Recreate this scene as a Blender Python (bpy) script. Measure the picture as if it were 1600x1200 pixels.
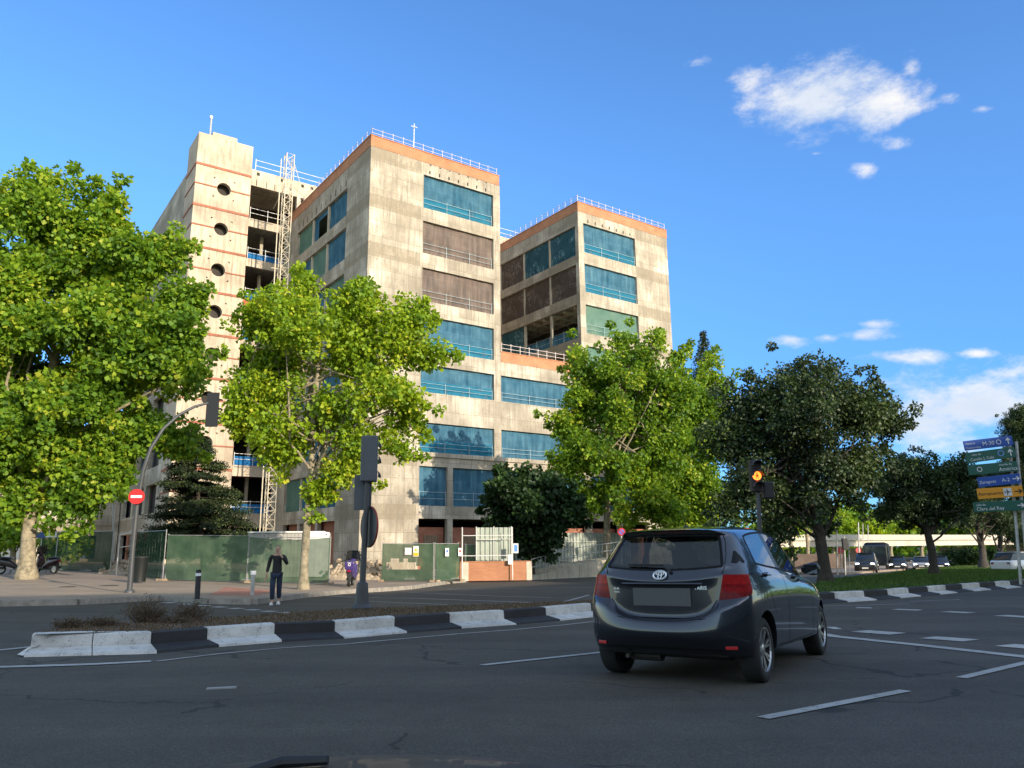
import bpy, bmesh, math, random
import numpy as np
from mathutils import Vector, Matrix
from mathutils.bvhtree import BVHTree

for o in list(bpy.data.objects):
    bpy.data.objects.remove(o)
scene = bpy.context.scene
COL = scene.collection
rad = math.radians

# ------------------------------------------------------------------ camera
FPX, PITCH, ROLL, CAMH = 1201.7, rad(12.0687), rad(-0.5603), 1.14
CAM = Vector((0, 0, CAMH))
cp_, sp_ = math.cos(PITCH), math.sin(PITCH)
cr_, sr_ = math.cos(ROLL), math.sin(ROLL)
def _pitch(a, b, c):
    return Vector((a, cp_*b - sp_*c, sp_*b + cp_*c))
def ray(px, py):
    x, y = px - 800.0, -(py - 600.0)
    return _pitch(cr_*x - sr_*y, FPX, sr_*x + cr_*y)
cd = bpy.data.cameras.new('camera'); cam = bpy.data.objects.new('camera', cd); COL.objects.link(cam)
r_, u_, f_ = _pitch(cr_, 0, sr_), _pitch(-sr_, 0, cr_), _pitch(0, 1, 0)
M = Matrix.Identity(4)
for i in range(3):
    M[i][0], M[i][1], M[i][2], M[i][3] = r_[i], u_[i], -f_[i], CAM[i]
cam.matrix_world = M
cd.sensor_width = 36; cd.lens = FPX/1600*36; cd.clip_end = 6000; cd.clip_start = 0.05
scene.camera = cam
scene.render.resolution_x, scene.render.resolution_y = 1024, 768

# ------------------------------------------------------------------ sun, sky
SUNB, SUNE = rad(137.9), rad(17.0)
sdir = Vector((math.sin(SUNB)*math.cos(SUNE), math.cos(SUNB)*math.cos(SUNE), math.sin(SUNE)))
sl = bpy.data.lights.new('sun', 'SUN'); sl.energy = 4.6; sl.angle = rad(0.5); sl.color = (1.0, 0.87, 0.68)
so = bpy.data.objects.new('sun', sl); COL.objects.link(so)
so.rotation_euler = sdir.to_track_quat('Z', 'Y').to_euler()
scene.view_settings.view_transform = 'Standard'; scene.view_settings.look = 'None'
scene.view_settings.gamma = 1; scene.view_settings.exposure = 0.45
scene.render.engine = 'CYCLES'
scene.cycles.max_bounces = 6; scene.cycles.transparent_max_bounces = 12

W_ = bpy.data.worlds.new('World'); scene.world = W_; W_.use_nodes = True
wt = W_.node_tree; wt.nodes.clear()
def N(t, typ, **kw):
    n = t.nodes.new(typ)
    for k, v in kw.items():
        if k.startswith('i_'):
            n.inputs[int(k[2:])].default_value = v
        else:
            setattr(n, k, v)
    return n
def L(t, a, ao, b, bi):
    t.links.new(a.outputs[ao], b.inputs[bi])
def mth(t, op, a, b=None, clamp=False):
    n = N(t, 'ShaderNodeMath', operation=op, use_clamp=clamp)
    for i, v in enumerate((a, b)):
        if v is None: continue
        if isinstance(v, (int, float)): n.inputs[i].default_value = v
        else: t.links.new(v, n.inputs[i])
    return n.outputs[0]
sky = N(wt, 'ShaderNodeTexSky', sky_type='NISHITA', sun_disc=False, sun_elevation=SUNE, sun_rotation=SUNB)
sky.altitude = 650; sky.air_density = 1.0; sky.dust_density = 0.4; sky.ozone_density = 2.5
tc = N(wt, 'ShaderNodeTexCoord')
dirv = tc.outputs['Generated']
nz = N(wt, 'ShaderNodeTexNoise'); nz.inputs['Scale'].default_value = 14; nz.inputs['Detail'].default_value = 9; nz.inputs['Roughness'].default_value = 0.66
mp = N(wt, 'ShaderNodeMapping'); mp.inputs['Scale'].default_value = (1, 1, 1.9)
wt.links.new(dirv, mp.inputs[0]); wt.links.new(mp.outputs[0], nz.inputs['Vector'])
nval = mth(wt, 'MULTIPLY', mth(wt, 'SUBTRACT', nz.outputs[0], 0.5), 2.5)
CLOUDS = [(1265,150,95,52,.95),(1372,165,62,34,.95),(1178,128,58,46,.45),(1322,135,70,40,.8),(1405,222,38,22,.62),(1355,262,26,16,.62),(1092,95,42,18,.42),
 (1425,105,26,26,.40),(1482,152,30,18,.42),(1537,170,24,11,.42),(1450,140,40,20,.3),(1362,505,36,9,.7),(1345,524,50,13,.7),(1292,528,38,11,.62),(1232,530,52,14,.66),(1400,557,85,14,.75),
 (1525,552,36,9,.7),(1540,640,190,44,1.1),(1450,660,120,44,.9),(1380,598,70,16,.5),(1700,640,180,60,1.1),(1560,690,120,30,.8),(1275,240,26,9,.35)]
acc = None; under = None
for (px, py, wx, wy, st) in CLOUDS:
    d = ray(px, py).normalized()
    rr = (r_ - d*r_.dot(d)).normalized(); uu = d.cross(rr); uu = uu if uu.z > 0 else -uu
    def dotn(v, s):
        n = N(wt, 'ShaderNodeVectorMath', operation='DOT_PRODUCT'); wt.links.new(dirv, n.inputs[0]); n.inputs[1].default_value = v*s
        return n.outputs['Value']
    sc = 1350.0
    a, b = dotn(rr, sc/(wx*1.1)), dotn(uu, sc/(wy*1.1))
    r2 = mth(wt, 'ADD', mth(wt, 'MULTIPLY', a, a), mth(wt, 'MULTIPLY', b, b))
    front = dotn(d, 1.0)
    m = mth(wt, 'SUBTRACT', st, mth(wt, 'MULTIPLY', mth(wt, 'SQRT', r2), 0.85))
    m = mth(wt, 'SUBTRACT', m, mth(wt, 'MULTIPLY', mth(wt, 'LESS_THAN', front, 0.5), 100))
    acc = m if acc is None else mth(wt, 'MAXIMUM', acc, m)
fld = mth(wt, 'ADD', acc, nval)
mr = N(wt, 'ShaderNodeMapRange', interpolation_type='SMOOTHSTEP'); wt.links.new(fld, mr.inputs[0])
mr.inputs[1].default_value = 0.02; mr.inputs[2].default_value = 0.95; mr.inputs[3].default_value = 0; mr.inputs[4].default_value = 0.93
tint = N(wt, 'ShaderNodeMix', data_type='RGBA', blend_type='MULTIPLY'); tint.inputs[0].default_value = 1
L(wt, sky, 0, tint, 6)
# deep blue ahead; sky overhead and behind brightened and warmed to fill the shade
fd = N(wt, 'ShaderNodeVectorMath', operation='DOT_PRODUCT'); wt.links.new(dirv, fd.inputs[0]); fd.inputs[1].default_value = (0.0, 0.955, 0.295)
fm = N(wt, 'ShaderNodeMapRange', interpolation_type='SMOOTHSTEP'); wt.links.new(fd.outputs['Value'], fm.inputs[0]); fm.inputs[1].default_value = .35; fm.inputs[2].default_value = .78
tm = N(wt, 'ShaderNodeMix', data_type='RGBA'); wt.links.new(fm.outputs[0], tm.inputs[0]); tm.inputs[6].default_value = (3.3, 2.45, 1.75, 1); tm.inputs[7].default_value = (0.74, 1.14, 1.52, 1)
sz = N(wt, 'ShaderNodeSeparateXYZ'); wt.links.new(dirv, sz.inputs[0])
hz = N(wt, 'ShaderNodeMapRange', interpolation_type='SMOOTHSTEP'); wt.links.new(sz.outputs[2], hz.inputs[0]); hz.inputs[1].default_value = -.05; hz.inputs[2].default_value = .50
hm = N(wt, 'ShaderNodeMix', data_type='RGBA'); wt.links.new(hz.outputs[0], hm.inputs[0]); hm.inputs[6].default_value = (.40, .56, .74, 1); hm.inputs[7].default_value = (1.12, 1.10, 1.10, 1)
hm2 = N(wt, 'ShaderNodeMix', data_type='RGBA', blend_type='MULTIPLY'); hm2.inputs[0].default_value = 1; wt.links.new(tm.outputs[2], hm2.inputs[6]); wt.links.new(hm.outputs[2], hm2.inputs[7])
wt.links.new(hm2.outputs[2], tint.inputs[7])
cl = N(wt, 'ShaderNodeMix', data_type='RGBA')
wt.links.new(mr.outputs[0], cl.inputs[0]); wt.links.new(tint.outputs[2], cl.inputs[6])
nz2 = N(wt, 'ShaderNodeTexNoise'); nz2.inputs['Scale'].default_value = 6; wt.links.new(mp.outputs[0], nz2.inputs['Vector'])
cr = N(wt, 'ShaderNodeValToRGB'); wt.links.new(nz2.outputs[0], cr.inputs[0])
cr.color_ramp.elements[0].position = .35; cr.color_ramp.elements[0].color = (3.6, 4.0, 4.6, 1)
cr.color_ramp.elements[1].position = .62; cr.color_ramp.elements[1].color = (5.4, 5.2, 4.9, 1)
wt.links.new(cr.outputs[0], cl.inputs[7])
bg = N(wt, 'ShaderNodeBackground'); bg.inputs[1].default_value = 0.15
wo = N(wt, 'ShaderNodeOutputWorld'); wt.links.new(cl.outputs[2], bg.inputs[0]); L(wt, bg, 0, wo, 0)

# ------------------------------------------------------------------ helpers
def sstep(t):
    t = max(0.0, min(1.0, t)); return t*t*(3-2*t)
def gz(x, y):
    ymax = 28 + 62*sstep((x-8)/22.0)
    return -0.018*max(-40, min(y, ymax)) + 0.022*max(0.0, min(25.0, -x-5))
def spot(px, py, dz=0.0):
    d = ray(px, py); d = d/d.y
    lo, hi = 1.0, None; t = 1.0
    while t < 400:
        p = CAM + d*t
        if p.z - gz(p.x, p.y) - dz < 0: hi = t; break
        lo = t; t *= 1.03
    if hi is None: hi = 400
    for _ in range(40):
        m = (lo+hi)/2; p = CAM + d*m
        if p.z - gz(p.x, p.y) - dz < 0: hi = m
        else: lo = m
    return CAM + d*hi
def up(px, py, Y):
    d = ray(px, py); return CAM + d*(Y/d.y)

def tag(o, label=None, cat=None, group=None, kind=None):
    if label: o['label'] = label
    if cat: o['category'] = cat
    if group: o['group'] = group
    if kind: o['kind'] = kind
    return o
def empty(name, loc, rz=0.0, label=None, cat=None, group=None):
    o = bpy.data.objects.new(name, None); COL.objects.link(o)
    o.location = loc; o.rotation_euler = (0, 0, rz); o.empty_display_size = .2
    return tag(o, label, cat, group)
def ground_root(name, x, y, ang, dz=0.0, **kw):
    """Empty on the ground, local x pointing along angle ang, local z along the ground normal"""
    e = .3
    nrm = Vector((-(gz(x+e, y)-gz(x-e, y))/(2*e), -(gz(x, y+e)-gz(x, y-e))/(2*e), 1)).normalized()
    xa = Vector((math.cos(ang), math.sin(ang), 0)); xa = (xa - nrm*xa.dot(nrm)).normalized(); ya = nrm.cross(xa)
    o = empty(name, (0, 0, 0), **kw)
    m = Matrix.Identity(4)
    for i in range(3): m[i][0], m[i][1], m[i][2] = xa[i], ya[i], nrm[i]
    m.translation = (x, y, gz(x, y)+dz)
    o.matrix_world = m
    return o

class MB:
    def __init__(s, off=None):
        s.v = []; s.f = []; s.m = []; s.off = Vector(off) if off is not None else Vector((0, 0, 0)); s.cur = 0
    def add(s, vs, fs, m=None):
        b = len(s.v); s.v += [Vector(v)-s.off for v in vs]; s.f += [tuple(b+i for i in f) for f in fs]
        s.m += [s.cur if m is None else m]*len(fs); return s
    def box(s, a, b, m=None):
        x0, y0, z0 = [min(p, q) for p, q in zip(a, b)]; x1, y1, z1 = [max(p, q) for p, q in zip(a, b)]
        vs = [(x0,y0,z0),(x1,y0,z0),(x1,y1,z0),(x0,y1,z0),(x0,y0,z1),(x1,y0,z1),(x1,y1,z1),(x0,y1,z1)]
        return s.add(vs, [(0,3,2,1),(4,5,6,7),(0,1,5,4),(1,2,6,5),(2,3,7,6),(3,0,4,7)], m)
    def obox(s, c, ax, ay, az, m=None):
        c, ax, ay, az = map(Vector, (c, ax, ay, az))
        vs = [c+ax*i+ay*j+az*k for k in (-1, 1) for j in (-1, 1) for i in (-1, 1)]
        return s.add(vs, [(0,2,3,1),(4,5,7,6),(0,1,5,4),(1,3,7,5),(3,2,6,7),(2,0,4,6)], m)
    def tube(s, pts, r, n=8, m=None, cap=True):
        pts = [Vector(p) for p in pts]; rs = r if isinstance(r, (list, tuple)) else [r]*len(pts)
        vs = []; prev = None
        for i, p in enumerate(pts):
            d = (pts[min(i+1, len(pts)-1)] - pts[max(i-1, 0)]).normalized()
            a = prev if prev is not None else (Vector((1, 0, 0)) if abs(d.x) < .9 else Vector((0, 1, 0)))
            a = (a - d*a.dot(d)).normalized(); b = d.cross(a); prev = a
            for k in range(n):
                t = 2*math.pi*k/n; vs.append(p + (a*math.cos(t)+b*math.sin(t))*rs[i])
        fs = []
        for i in range(len(pts)-1):
            for k in range(n):
                k2 = (k+1) % n; fs.append((i*n+k, i*n+k2, (i+1)*n+k2, (i+1)*n+k))
        if cap:
            fs.append(tuple(range(n-1, -1, -1))); fs.append(tuple((len(pts)-1)*n+k for k in range(n)))
        return s.add(vs, fs, m)
    def lathe(s, c, axis, prof, n=24, m=None, cap=False):
        """prof: list of (radius, along)"""
        c = Vector(c); ax = Vector(axis).normalized(); a = Vector((1, 0, 0)) if abs(ax.x) < .9 else Vector((0, 0, 1))
        a = (a-ax*a.dot(ax)).normalized(); b = ax.cross(a); vs = []; fs = []
        for (r, h) in prof:
            for k in range(n):
                t = 2*math.pi*k/n; vs.append(c+ax*h+(a*math.cos(t)+b*math.sin(t))*r)
        for i in range(len(prof)-1):
            for k in range(n):
                k2 = (k+1) % n; fs.append((i*n+k, i*n+k2, (i+1)*n+k2, (i+1)*n+k))
        if cap:
            fs.append(tuple(range(n-1, -1, -1))); fs.append(tuple((len(prof)-1)*n+k for k in range(n)))
        return s.add(vs, fs, m)
    def prism(s, poly, ax, ay, az0, az1, o=(0, 0, 0), m=None):
        """extrude a 2D polygon spanned by ax, ay from az0 to az1 (vectors)"""
        o, ax, ay, a0, a1 = Vector(o), Vector(ax), Vector(ay), Vector(az0), Vector(az1); n = len(poly)
        vs = [o+ax*x+ay*y+a0 for x, y in poly]+[o+ax*x+ay*y+a1 for x, y in poly]
        return s.add(vs, [tuple(range(n-1, -1, -1)), tuple(range(n, 2*n))]+[(i, (i+1) % n, n+(i+1) % n, n+i) for i in range(n)], m)
    def sphere(s, c, r, n=12, m=None, sc=(1, 1, 1)):
        c = Vector(c); vs = []; fs = []; h = n//2
        for i in range(h+1):
            ph = math.pi*i/h
            for k in range(n):
                t = 2*math.pi*k/n
                vs.append(c+Vector((math.sin(ph)*math.cos(t)*r*sc[0], math.sin(ph)*math.sin(t)*r*sc[1], math.cos(ph)*r*sc[2])))
        for i in range(h):
            for k in range(n):
                k2 = (k+1) % n; fs.append((i*n+k, (i+1)*n+k, (i+1)*n+k2, i*n+k2))
        return s.add(vs, fs, m)
    def build(s, name, mats, parent=None, smooth=False, uv=True, bevel=0):
        me = bpy.data.meshes.new(name); me.from_pydata([tuple(v) for v in s.v], [], s.f)
        mats = mats if isinstance(mats, (list, tuple)) else [mats]
        for m in mats: me.materials.append(m)
        me.polygons.foreach_set('material_index', s.m)
        if smooth: me.polygons.foreach_set('use_smooth', [True]*len(s.f))
        if uv:
            uvl = me.uv_layers.new(name='UVMap'); co = s.v
            for p in me.polygons:
                n = p.normal; ax = max(range(3), key=lambda i: abs(n[i]))
                for li in p.loop_indices:
                    v = co[me.loops[li].vertex_index]
                    uvl.data[li].uv = (v.y, v.z) if ax == 0 else ((v.x, v.z) if ax == 1 else (v.x, v.y))
        me.update()
        o = bpy.data.objects.new(name, me); COL.objects.link(o)
        if parent is not None: o.parent = parent
        elif s.off.length > 0: o.location = s.off
        if bevel:
            md = o.modifiers.new('b', 'BEVEL'); md.width = bevel; md.segments = 2; md.limit_method = 'ANGLE'; md.angle_limit = rad(50)
        if smooth:
            md = o.modifiers.new('e', 'EDGE_SPLIT'); md.split_angle = rad(40)
        return o

# ------------------------------------------------------------------ materials
def mat(name, col=(.5, .5, .5), rough=.7, metal=0.0, var=0.0, scale=5.0, bump=0.0, spec=0.5, emit=None, estr=0, coat=0.0, stretch=(1, 1, 1), coord='Object', dark=None):
    m = bpy.data.materials.new(name); m.use_nodes = True; t = m.node_tree; b = t.nodes['Principled BSDF']
    b.inputs['Base Color'].default_value = (*col, 1); b.inputs['Roughness'].default_value = rough; b.inputs['Metallic'].default_value = metal
    b.inputs['Specular IOR Level'].default_value = spec; b.inputs['Coat Weight'].default_value = coat; b.inputs['Coat Roughness'].default_value = .03
    if emit: b.inputs['Emission Color'].default_value = (*emit, 1); b.inputs['Emission Strength'].default_value = estr
    if var or bump:
        c = N(t, 'ShaderNodeTexCoord'); mp = N(t, 'ShaderNodeMapping'); mp.inputs['Scale'].default_value = stretch
        t.links.new(c.outputs[coord], mp.inputs[0])
        n = N(t, 'ShaderNodeTexNoise'); n.inputs['Scale'].default_value = scale; n.inputs['Detail'].default_value = 7; n.inputs['Roughness'].default_value = .6
        t.links.new(mp.outputs[0], n.inputs['Vector'])
        if var:
            r = N(t, 'ShaderNodeValToRGB'); t.links.new(n.outputs[0], r.inputs[0])
            lo = dark or [max(0, x*(1-var)) for x in col]; hi = [min(1, x*(1+var*.6)) for x in col]
            r.color_ramp.elements[0].position = .3; r.color_ramp.elements[0].color = (*lo, 1)
            r.color_ramp.elements[1].position = .7; r.color_ramp.elements[1].color = (*hi, 1)
            t.links.new(r.outputs[0], b.inputs['Base Color'])
        if bump:
            bp = N(t, 'ShaderNodeBump'); bp.inputs['Strength'].default_value = bump; bp.inputs['Distance'].default_value = .02
            t.links.new(n.outputs[0], bp.inputs['Height']); t.links.new(bp.outputs[0], b.inputs['Normal'])
    return m
def noise(t, vec, scale, detail=5, rough=.55):
    n = N(t, 'ShaderNodeTexNoise'); n.inputs['Scale'].default_value = scale; n.inputs['Detail'].default_value = detail; n.inputs['Roughness'].default_value = rough
    t.links.new(vec, n.inputs['Vector']); return n.outputs[0]
def ramp(t, val, stops):
    r = N(t, 'ShaderNodeValToRGB'); t.links.new(val, r.inputs[0]); e = r.color_ramp.elements
    while len(e) < len(stops): e.new(.5)
    for i, (p, c) in enumerate(stops):
        e[i].position = p; e[i].color = (*c, 1) if len(c) == 3 else c
    return r.outputs[0]
def mixc(t, fac, a, b, bt='MIX'):
    n = N(t, 'ShaderNodeMix', data_type='RGBA', blend_type=bt)
    for i, v in ((0, fac), (6, a), (7, b)):
        if isinstance(v, (int, float)): n.inputs[i].default_value = v
        elif isinstance(v, tuple): n.inputs[i].default_value = (*v, 1) if len(v) == 3 else v
        else: t.links.new(v, n.inputs[i])
    return n.outputs[2]
def uvscaled(t, sx, sy, coord='UV'):
    c = N(t, 'ShaderNodeTexCoord'); m = N(t, 'ShaderNodeMapping'); m.inputs['Scale'].default_value = (sx, sy, 1)
    t.links.new(c.outputs[coord], m.inputs[0]); return m.outputs[0]

def concrete_mat(name, base=(.44, .39, .315), light=(.62, .56, .465), panels=True):
    m = bpy.data.materials.new(name); m.use_nodes = True; t = m.node_tree; b = t.nodes['Principled BSDF']
    b.inputs['Roughness'].default_value = .9; b.inputs['Specular IOR Level'].default_value = .2
    uv = uvscaled(t, 1, 1)
    big = noise(t, uv, .35, 6, .6)
    c0 = ramp(t, big, [(.33, tuple(x*.70 for x in base)), (.5, base), (.66, light)])
    if panels:
        br = N(t, 'ShaderNodeTexBrick', offset=0, squash=1); t.links.new(uv, br.inputs['Vector'])
        br.inputs['Color1'].default_value = (1, 1, 1, 1); br.inputs['Color2'].default_value = (.66, .64, .60, 1); br.inputs['Mortar'].default_value = (.5, .47, .42, 1)
        br.inputs['Scale'].default_value = 1; br.inputs['Mortar Size'].default_value = .018; br.inputs['Brick Width'].default_value = 1.19; br.inputs['Row Height'].default_value = 1.34
        br.inputs['Bias'].default_value = -.25
        c0 = mixc(t, .8, c0, br.outputs[0], 'MULTIPLY')
        # tie holes
        vm = N(t, 'ShaderNodeVectorMath', operation='MODULO'); sc = uvscaled(t, 1/.595, 1/.67); 
        ad = N(t, 'ShaderNodeVectorMath', operation='ADD'); t.links.new(sc, ad.inputs[0]); ad.inputs[1].default_value = (100, 100, 0)
        jn = N(t, 'ShaderNodeTexNoise'); jn.inputs['Scale'].default_value = 1.3; t.links.new(uv, jn.inputs['Vector'])
        js = N(t, 'ShaderNodeVectorMath', operation='MULTIPLY_ADD'); t.links.new(jn.outputs['Color'], js.inputs[0]); js.inputs[1].default_value = (.5, .5, 0); t.links.new(ad.outputs[0], js.inputs[2])
        t.links.new(js.outputs[0], vm.inputs[0]); vm.inputs[1].default_value = (1, 1, 1)
        ds = N(t, 'ShaderNodeVectorMath', operation='DISTANCE'); 
        fx = N(t, 'ShaderNodeSeparateXYZ'); t.links.new(vm.outputs[0], fx.inputs[0]); cb = N(t, 'ShaderNodeCombineXYZ')
        t.links.new(fx.outputs[0], cb.inputs[0]); t.links.new(fx.outputs[1], cb.inputs[1]); t.links.new(cb.outputs[0], ds.inputs[0]); ds.inputs[1].default_value = (.5, .5, 0)
        hole = mth(t, 'LESS_THAN', ds.outputs['Value'], .06)
        sparse = mth(t, 'GREATER_THAN', noise(t, uv, .9, 2), .47)
        c0 = mixc(t, mth(t, 'MULTIPLY', mth(t, 'MULTIPLY', hole, sparse), .72), c0, (.10, .08, .06))
        # darker grainy pours level with the floors, on the blind piers only
        sx = N(t, 'ShaderNodeSeparateXYZ'); t.links.new(uv, sx.inputs[0])
        bandz = mth(t, 'LESS_THAN', mth(t, 'MODULO', mth(t, 'ADD', sx.outputs[1], 100*4.03-27.8), 4.03), 1.15)
        pier = mth(t, 'ADD', mth(t, 'LESS_THAN', sx.outputs[0], 4.6), mth(t, 'GREATER_THAN', sx.outputs[0], 29.0), True)
        c0 = mixc(t, mth(t, 'MULTIPLY', mth(t, 'MULTIPLY', bandz, pier), mth(t, 'ADD', mth(t, 'MULTIPLY', noise(t, uvscaled(t, 7, 1.2), 1.5, 4), 1.5), -.15)), c0, (.24, .20, .14))
    st = noise(t, uvscaled(t, 2.6, .22), 1.6, 6, .65)
    c0 = mixc(t, ramp(t, st, [(.47, (0, 0, 0)), (.68, (.85, .85, .85))]), c0, tuple(x*.52 for x in base), 'MIX')
    fine = noise(t, uv, 9, 6, .7)
    c0 = mixc(t, .5, c0, ramp(t, fine, [(.3, (.72, .72, .72)), (.65, (1, 1, 1))]), 'MULTIPLY')
    t.links.new(c0, b.inputs['Base Color'])
    bp = N(t, 'ShaderNodeBump'); bp.inputs['Strength'].default_value = .35; bp.inputs['Distance'].default_value = .03
    t.links.new(fine, bp.inputs['Height']); t.links.new(bp.outputs[0], b.inputs['Normal'])
    return m
def brick_mat(name, c1, c2, mort, bw=.25, rh=.06):
    m = bpy.data.materials.new(name); m.use_nodes = True; t = m.node_tree; b = t.nodes['Principled BSDF']
    b.inputs['Roughness'].default_value = .9; b.inputs['Specular IOR Level'].default_value = .2
    uv = uvscaled(t, 1, 1)
    br = N(t, 'ShaderNodeTexBrick'); t.links.new(uv, br.inputs['Vector']); br.inputs['Scale'].default_value = 1
    br.inputs['Color1'].default_value = (*c1, 1); br.inputs['Color2'].default_value = (*c2, 1); br.inputs['Mortar'].default_value = (*mort, 1)
    br.inputs['Mortar Size'].default_value = .006; br.inputs['Brick Width'].default_value = bw; br.inputs['Row Height'].default_value = rh
    n = noise(t, uv, .9, 6); c = mixc(t, .6, br.outputs[0], ramp(t, n, [(.3, (.55, .52, .5)), (.7, (1.1, 1.05, 1))]), 'MULTIPLY')
    t.links.new(c, b.inputs['Base Color']); return m
def cloth_mat(name, col, col2, trans=.35, open_=.12, scale=.8, stretch=(1, 1)):
    m = bpy.data.materials.new(name); m.use_nodes = True; t = m.node_tree; t.nodes.remove(t.nodes['Principled BSDF']); out = t.nodes['Material Output']
    uv = uvscaled(t, *stretch)
    c = ramp(t, noise(t, uv, scale, 5, .6), [(.3, col), (.7, col2)])
    d = N(t, 'ShaderNodeBsdfDiffuse'); tr = N(t, 'ShaderNodeBsdfTranslucent'); tp = N(t, 'ShaderNodeBsdfTransparent')
    t.links.new(c, d.inputs[0]); t.links.new(c, tr.inputs[0])
    m1 = N(t, 'ShaderNodeMixShader'); m1.inputs[0].default_value = trans; L(t, d, 0, m1, 1); L(t, tr, 0, m1, 2)
    m2 = N(t, 'ShaderNodeMixShader'); m2.inputs[0].default_value = open_; L(t, m1, 0, m2, 1); L(t, tp, 0, m2, 2)
    t.links.new(m2.outputs[0], out.inputs[0]); return m
def seam_mat(m, su=1.93, sz=1.1):
    t = m.node_tree; uv = uvscaled(t, 1, 1); br = N(t, 'ShaderNodeTexBrick', offset=0); t.links.new(uv, br.inputs['Vector']); br.inputs['Scale'].default_value = 1
    br.inputs['Color1'].default_value = (1, 1, 1, 1); br.inputs['Color2'].default_value = (.82, .85, .87, 1); br.inputs['Mortar'].default_value = (1.35, 1.3, 1.25, 1); br.inputs['Mortar Size'].default_value = .012; br.inputs['Brick Width'].default_value = su; br.inputs['Row Height'].default_value = sz
    fold_shade = ramp(t, noise(t, uvscaled(t, 2.2, .25), 1.3, 4), [(.35, (.72, .74, .76)), (.65, (1.15, 1.12, 1.1))])  # upright streaks paint the light and shade of hanging folds
    for d in [x for x in t.nodes if x.type in ('BSDF_DIFFUSE', 'BSDF_TRANSLUCENT')]:
        src = d.inputs[0].links[0].from_socket; t.links.new(mixc(t, 1.0, mixc(t, .8, src, br.outputs[0], 'MULTIPLY'), fold_shade, 'MULTIPLY'), d.inputs[0])
    return m
def painted_fold_mat(name, col, col2, bright):  # bright streaks paint highlights of folds into the net colour
    m = cloth_mat(name, col, col2, .35, .16, .8); t = m.node_tree
    uv = uvscaled(t, 1.0, .35); n = N(t, 'ShaderNodeTexNoise'); n.inputs['Scale'].default_value = 1.6; n.inputs['Detail'].default_value = 5; n.inputs['Distortion'].default_value = 2.2; t.links.new(uv, n.inputs['Vector'])
    big = noise(t, uvscaled(t, .35, .35), 1.0, 2)
    f = mth(t, 'MULTIPLY', ramp(t, n.outputs[0], [(.50, (0, 0, 0)), (.53, (1, 1, 1)), (.56, (0, 0, 0))]), mth(t, 'GREATER_THAN', big, .50))
    for d in [x for x in t.nodes if x.type in ('BSDF_DIFFUSE', 'BSDF_TRANSLUCENT')]:
        src = d.inputs[0].links[0].from_socket; t.links.new(mixc(t, f, src, bright), d.inputs[0])
    return m
def leaf_mat(name, stops, trans=.45, tcol=(.35, .5, .04), gloss=.025):
    m = bpy.data.materials.new(name); m.use_nodes = True; t = m.node_tree; t.nodes.remove(t.nodes['Principled BSDF']); out = t.nodes['Material Output']
    a = N(t, 'ShaderNodeAttribute', attribute_name='tint'); c = ramp(t, a.outputs['Fac'], stops)
    d = N(t, 'ShaderNodeBsdfDiffuse'); tr = N(t, 'ShaderNodeBsdfTranslucent'); g = N(t, 'ShaderNodeBsdfGlossy'); g.inputs['Roughness'].default_value = .6
    t.links.new(c, d.inputs[0]); t.links.new(mixc(t, .5, c, tcol), tr.inputs[0])
    m1 = N(t, 'ShaderNodeMixShader'); m1.inputs[0].default_value = trans; L(t, d, 0, m1, 1); L(t, tr, 0, m1, 2)
    m2 = N(t, 'ShaderNodeMixShader'); m2.inputs[0].default_value = gloss; L(t, m1, 0, m2, 1); L(t, g, 0, m2, 2)
    t.links.new(m2.outputs[0], out.inputs[0]); return m
def glass_mat(name, tint=(.5, .6, .62), amount=.55, rough=.0):
    m = bpy.data.materials.new(name); m.use_nodes = True; t = m.node_tree; t.nodes.remove(t.nodes['Principled BSDF']); out = t.nodes['Material Output']
    tp = N(t, 'ShaderNodeBsdfTransparent'); tp.inputs[0].default_value = (*tint, 1)
    g = N(t, 'ShaderNodeBsdfGlossy'); g.inputs['Roughness'].default_value = rough; g.inputs[0].default_value = (1, 1, 1, 1)
    fr = N(t, 'ShaderNodeFresnel'); fr.inputs[0].default_value = 1.5
    f = mth(t, 'ADD', mth(t, 'MULTIPLY', fr.outputs[0], 1.0-amount*.3), amount*.12, True)
    m2 = N(t, 'ShaderNodeMixShader'); t.links.new(f, m2.inputs[0]); L(t, tp, 0, m2, 1); L(t, g, 0, m2, 2)
    t.links.new(m2.outputs[0], out.inputs[0]); return m

MC = concrete_mat('board_marked_concrete')
MCL = concrete_mat('smooth_concrete', (.50, .44, .34), (.60, .53, .42), panels=False)
MCT = concrete_mat('tower_concrete', (.54, .45, .345), (.63, .53, .41), panels=False)
MBR = brick_mat('orange_brick', (.52, .24, .13), (.46, .20, .11), (.40, .25, .16))
MBRD = brick_mat('red_brick', (.30, .10, .06), (.38, .15, .09), (.3, .22, .18))
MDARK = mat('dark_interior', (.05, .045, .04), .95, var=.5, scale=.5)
MNB = cloth_mat('blue_debris_net', (.055, .17, .27), (.13, .29, .40), .30, .10)
MNBL = cloth_mat('cyan_skirt_net', (.03, .20, .34), (.06, .32, .46), .35, .25, 1.2, (.5, 3))
MNBR = seam_mat(cloth_mat('brown_debris_net', (.20, .155, .135), (.29, .235, .205), .30, .10)); seam_mat(MNB)
MNG = cloth_mat('green_grey_debris_net', (.12, .24, .20), (.20, .32, .26), .3, .10)
MNBB = cloth_mat('bright_blue_sheet', (.02, .16, .45), (.05, .28, .62), .4, .05)
MFB = painted_fold_mat('blue_net_painted_folds', (.04, .12, .16), (.08, .19, .24), (.30, .50, .55))
MFBR = painted_fold_mat('brown_net_painted_folds', (.13, .10, .085), (.19, .15, .125), (.45, .38, .33))
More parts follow.
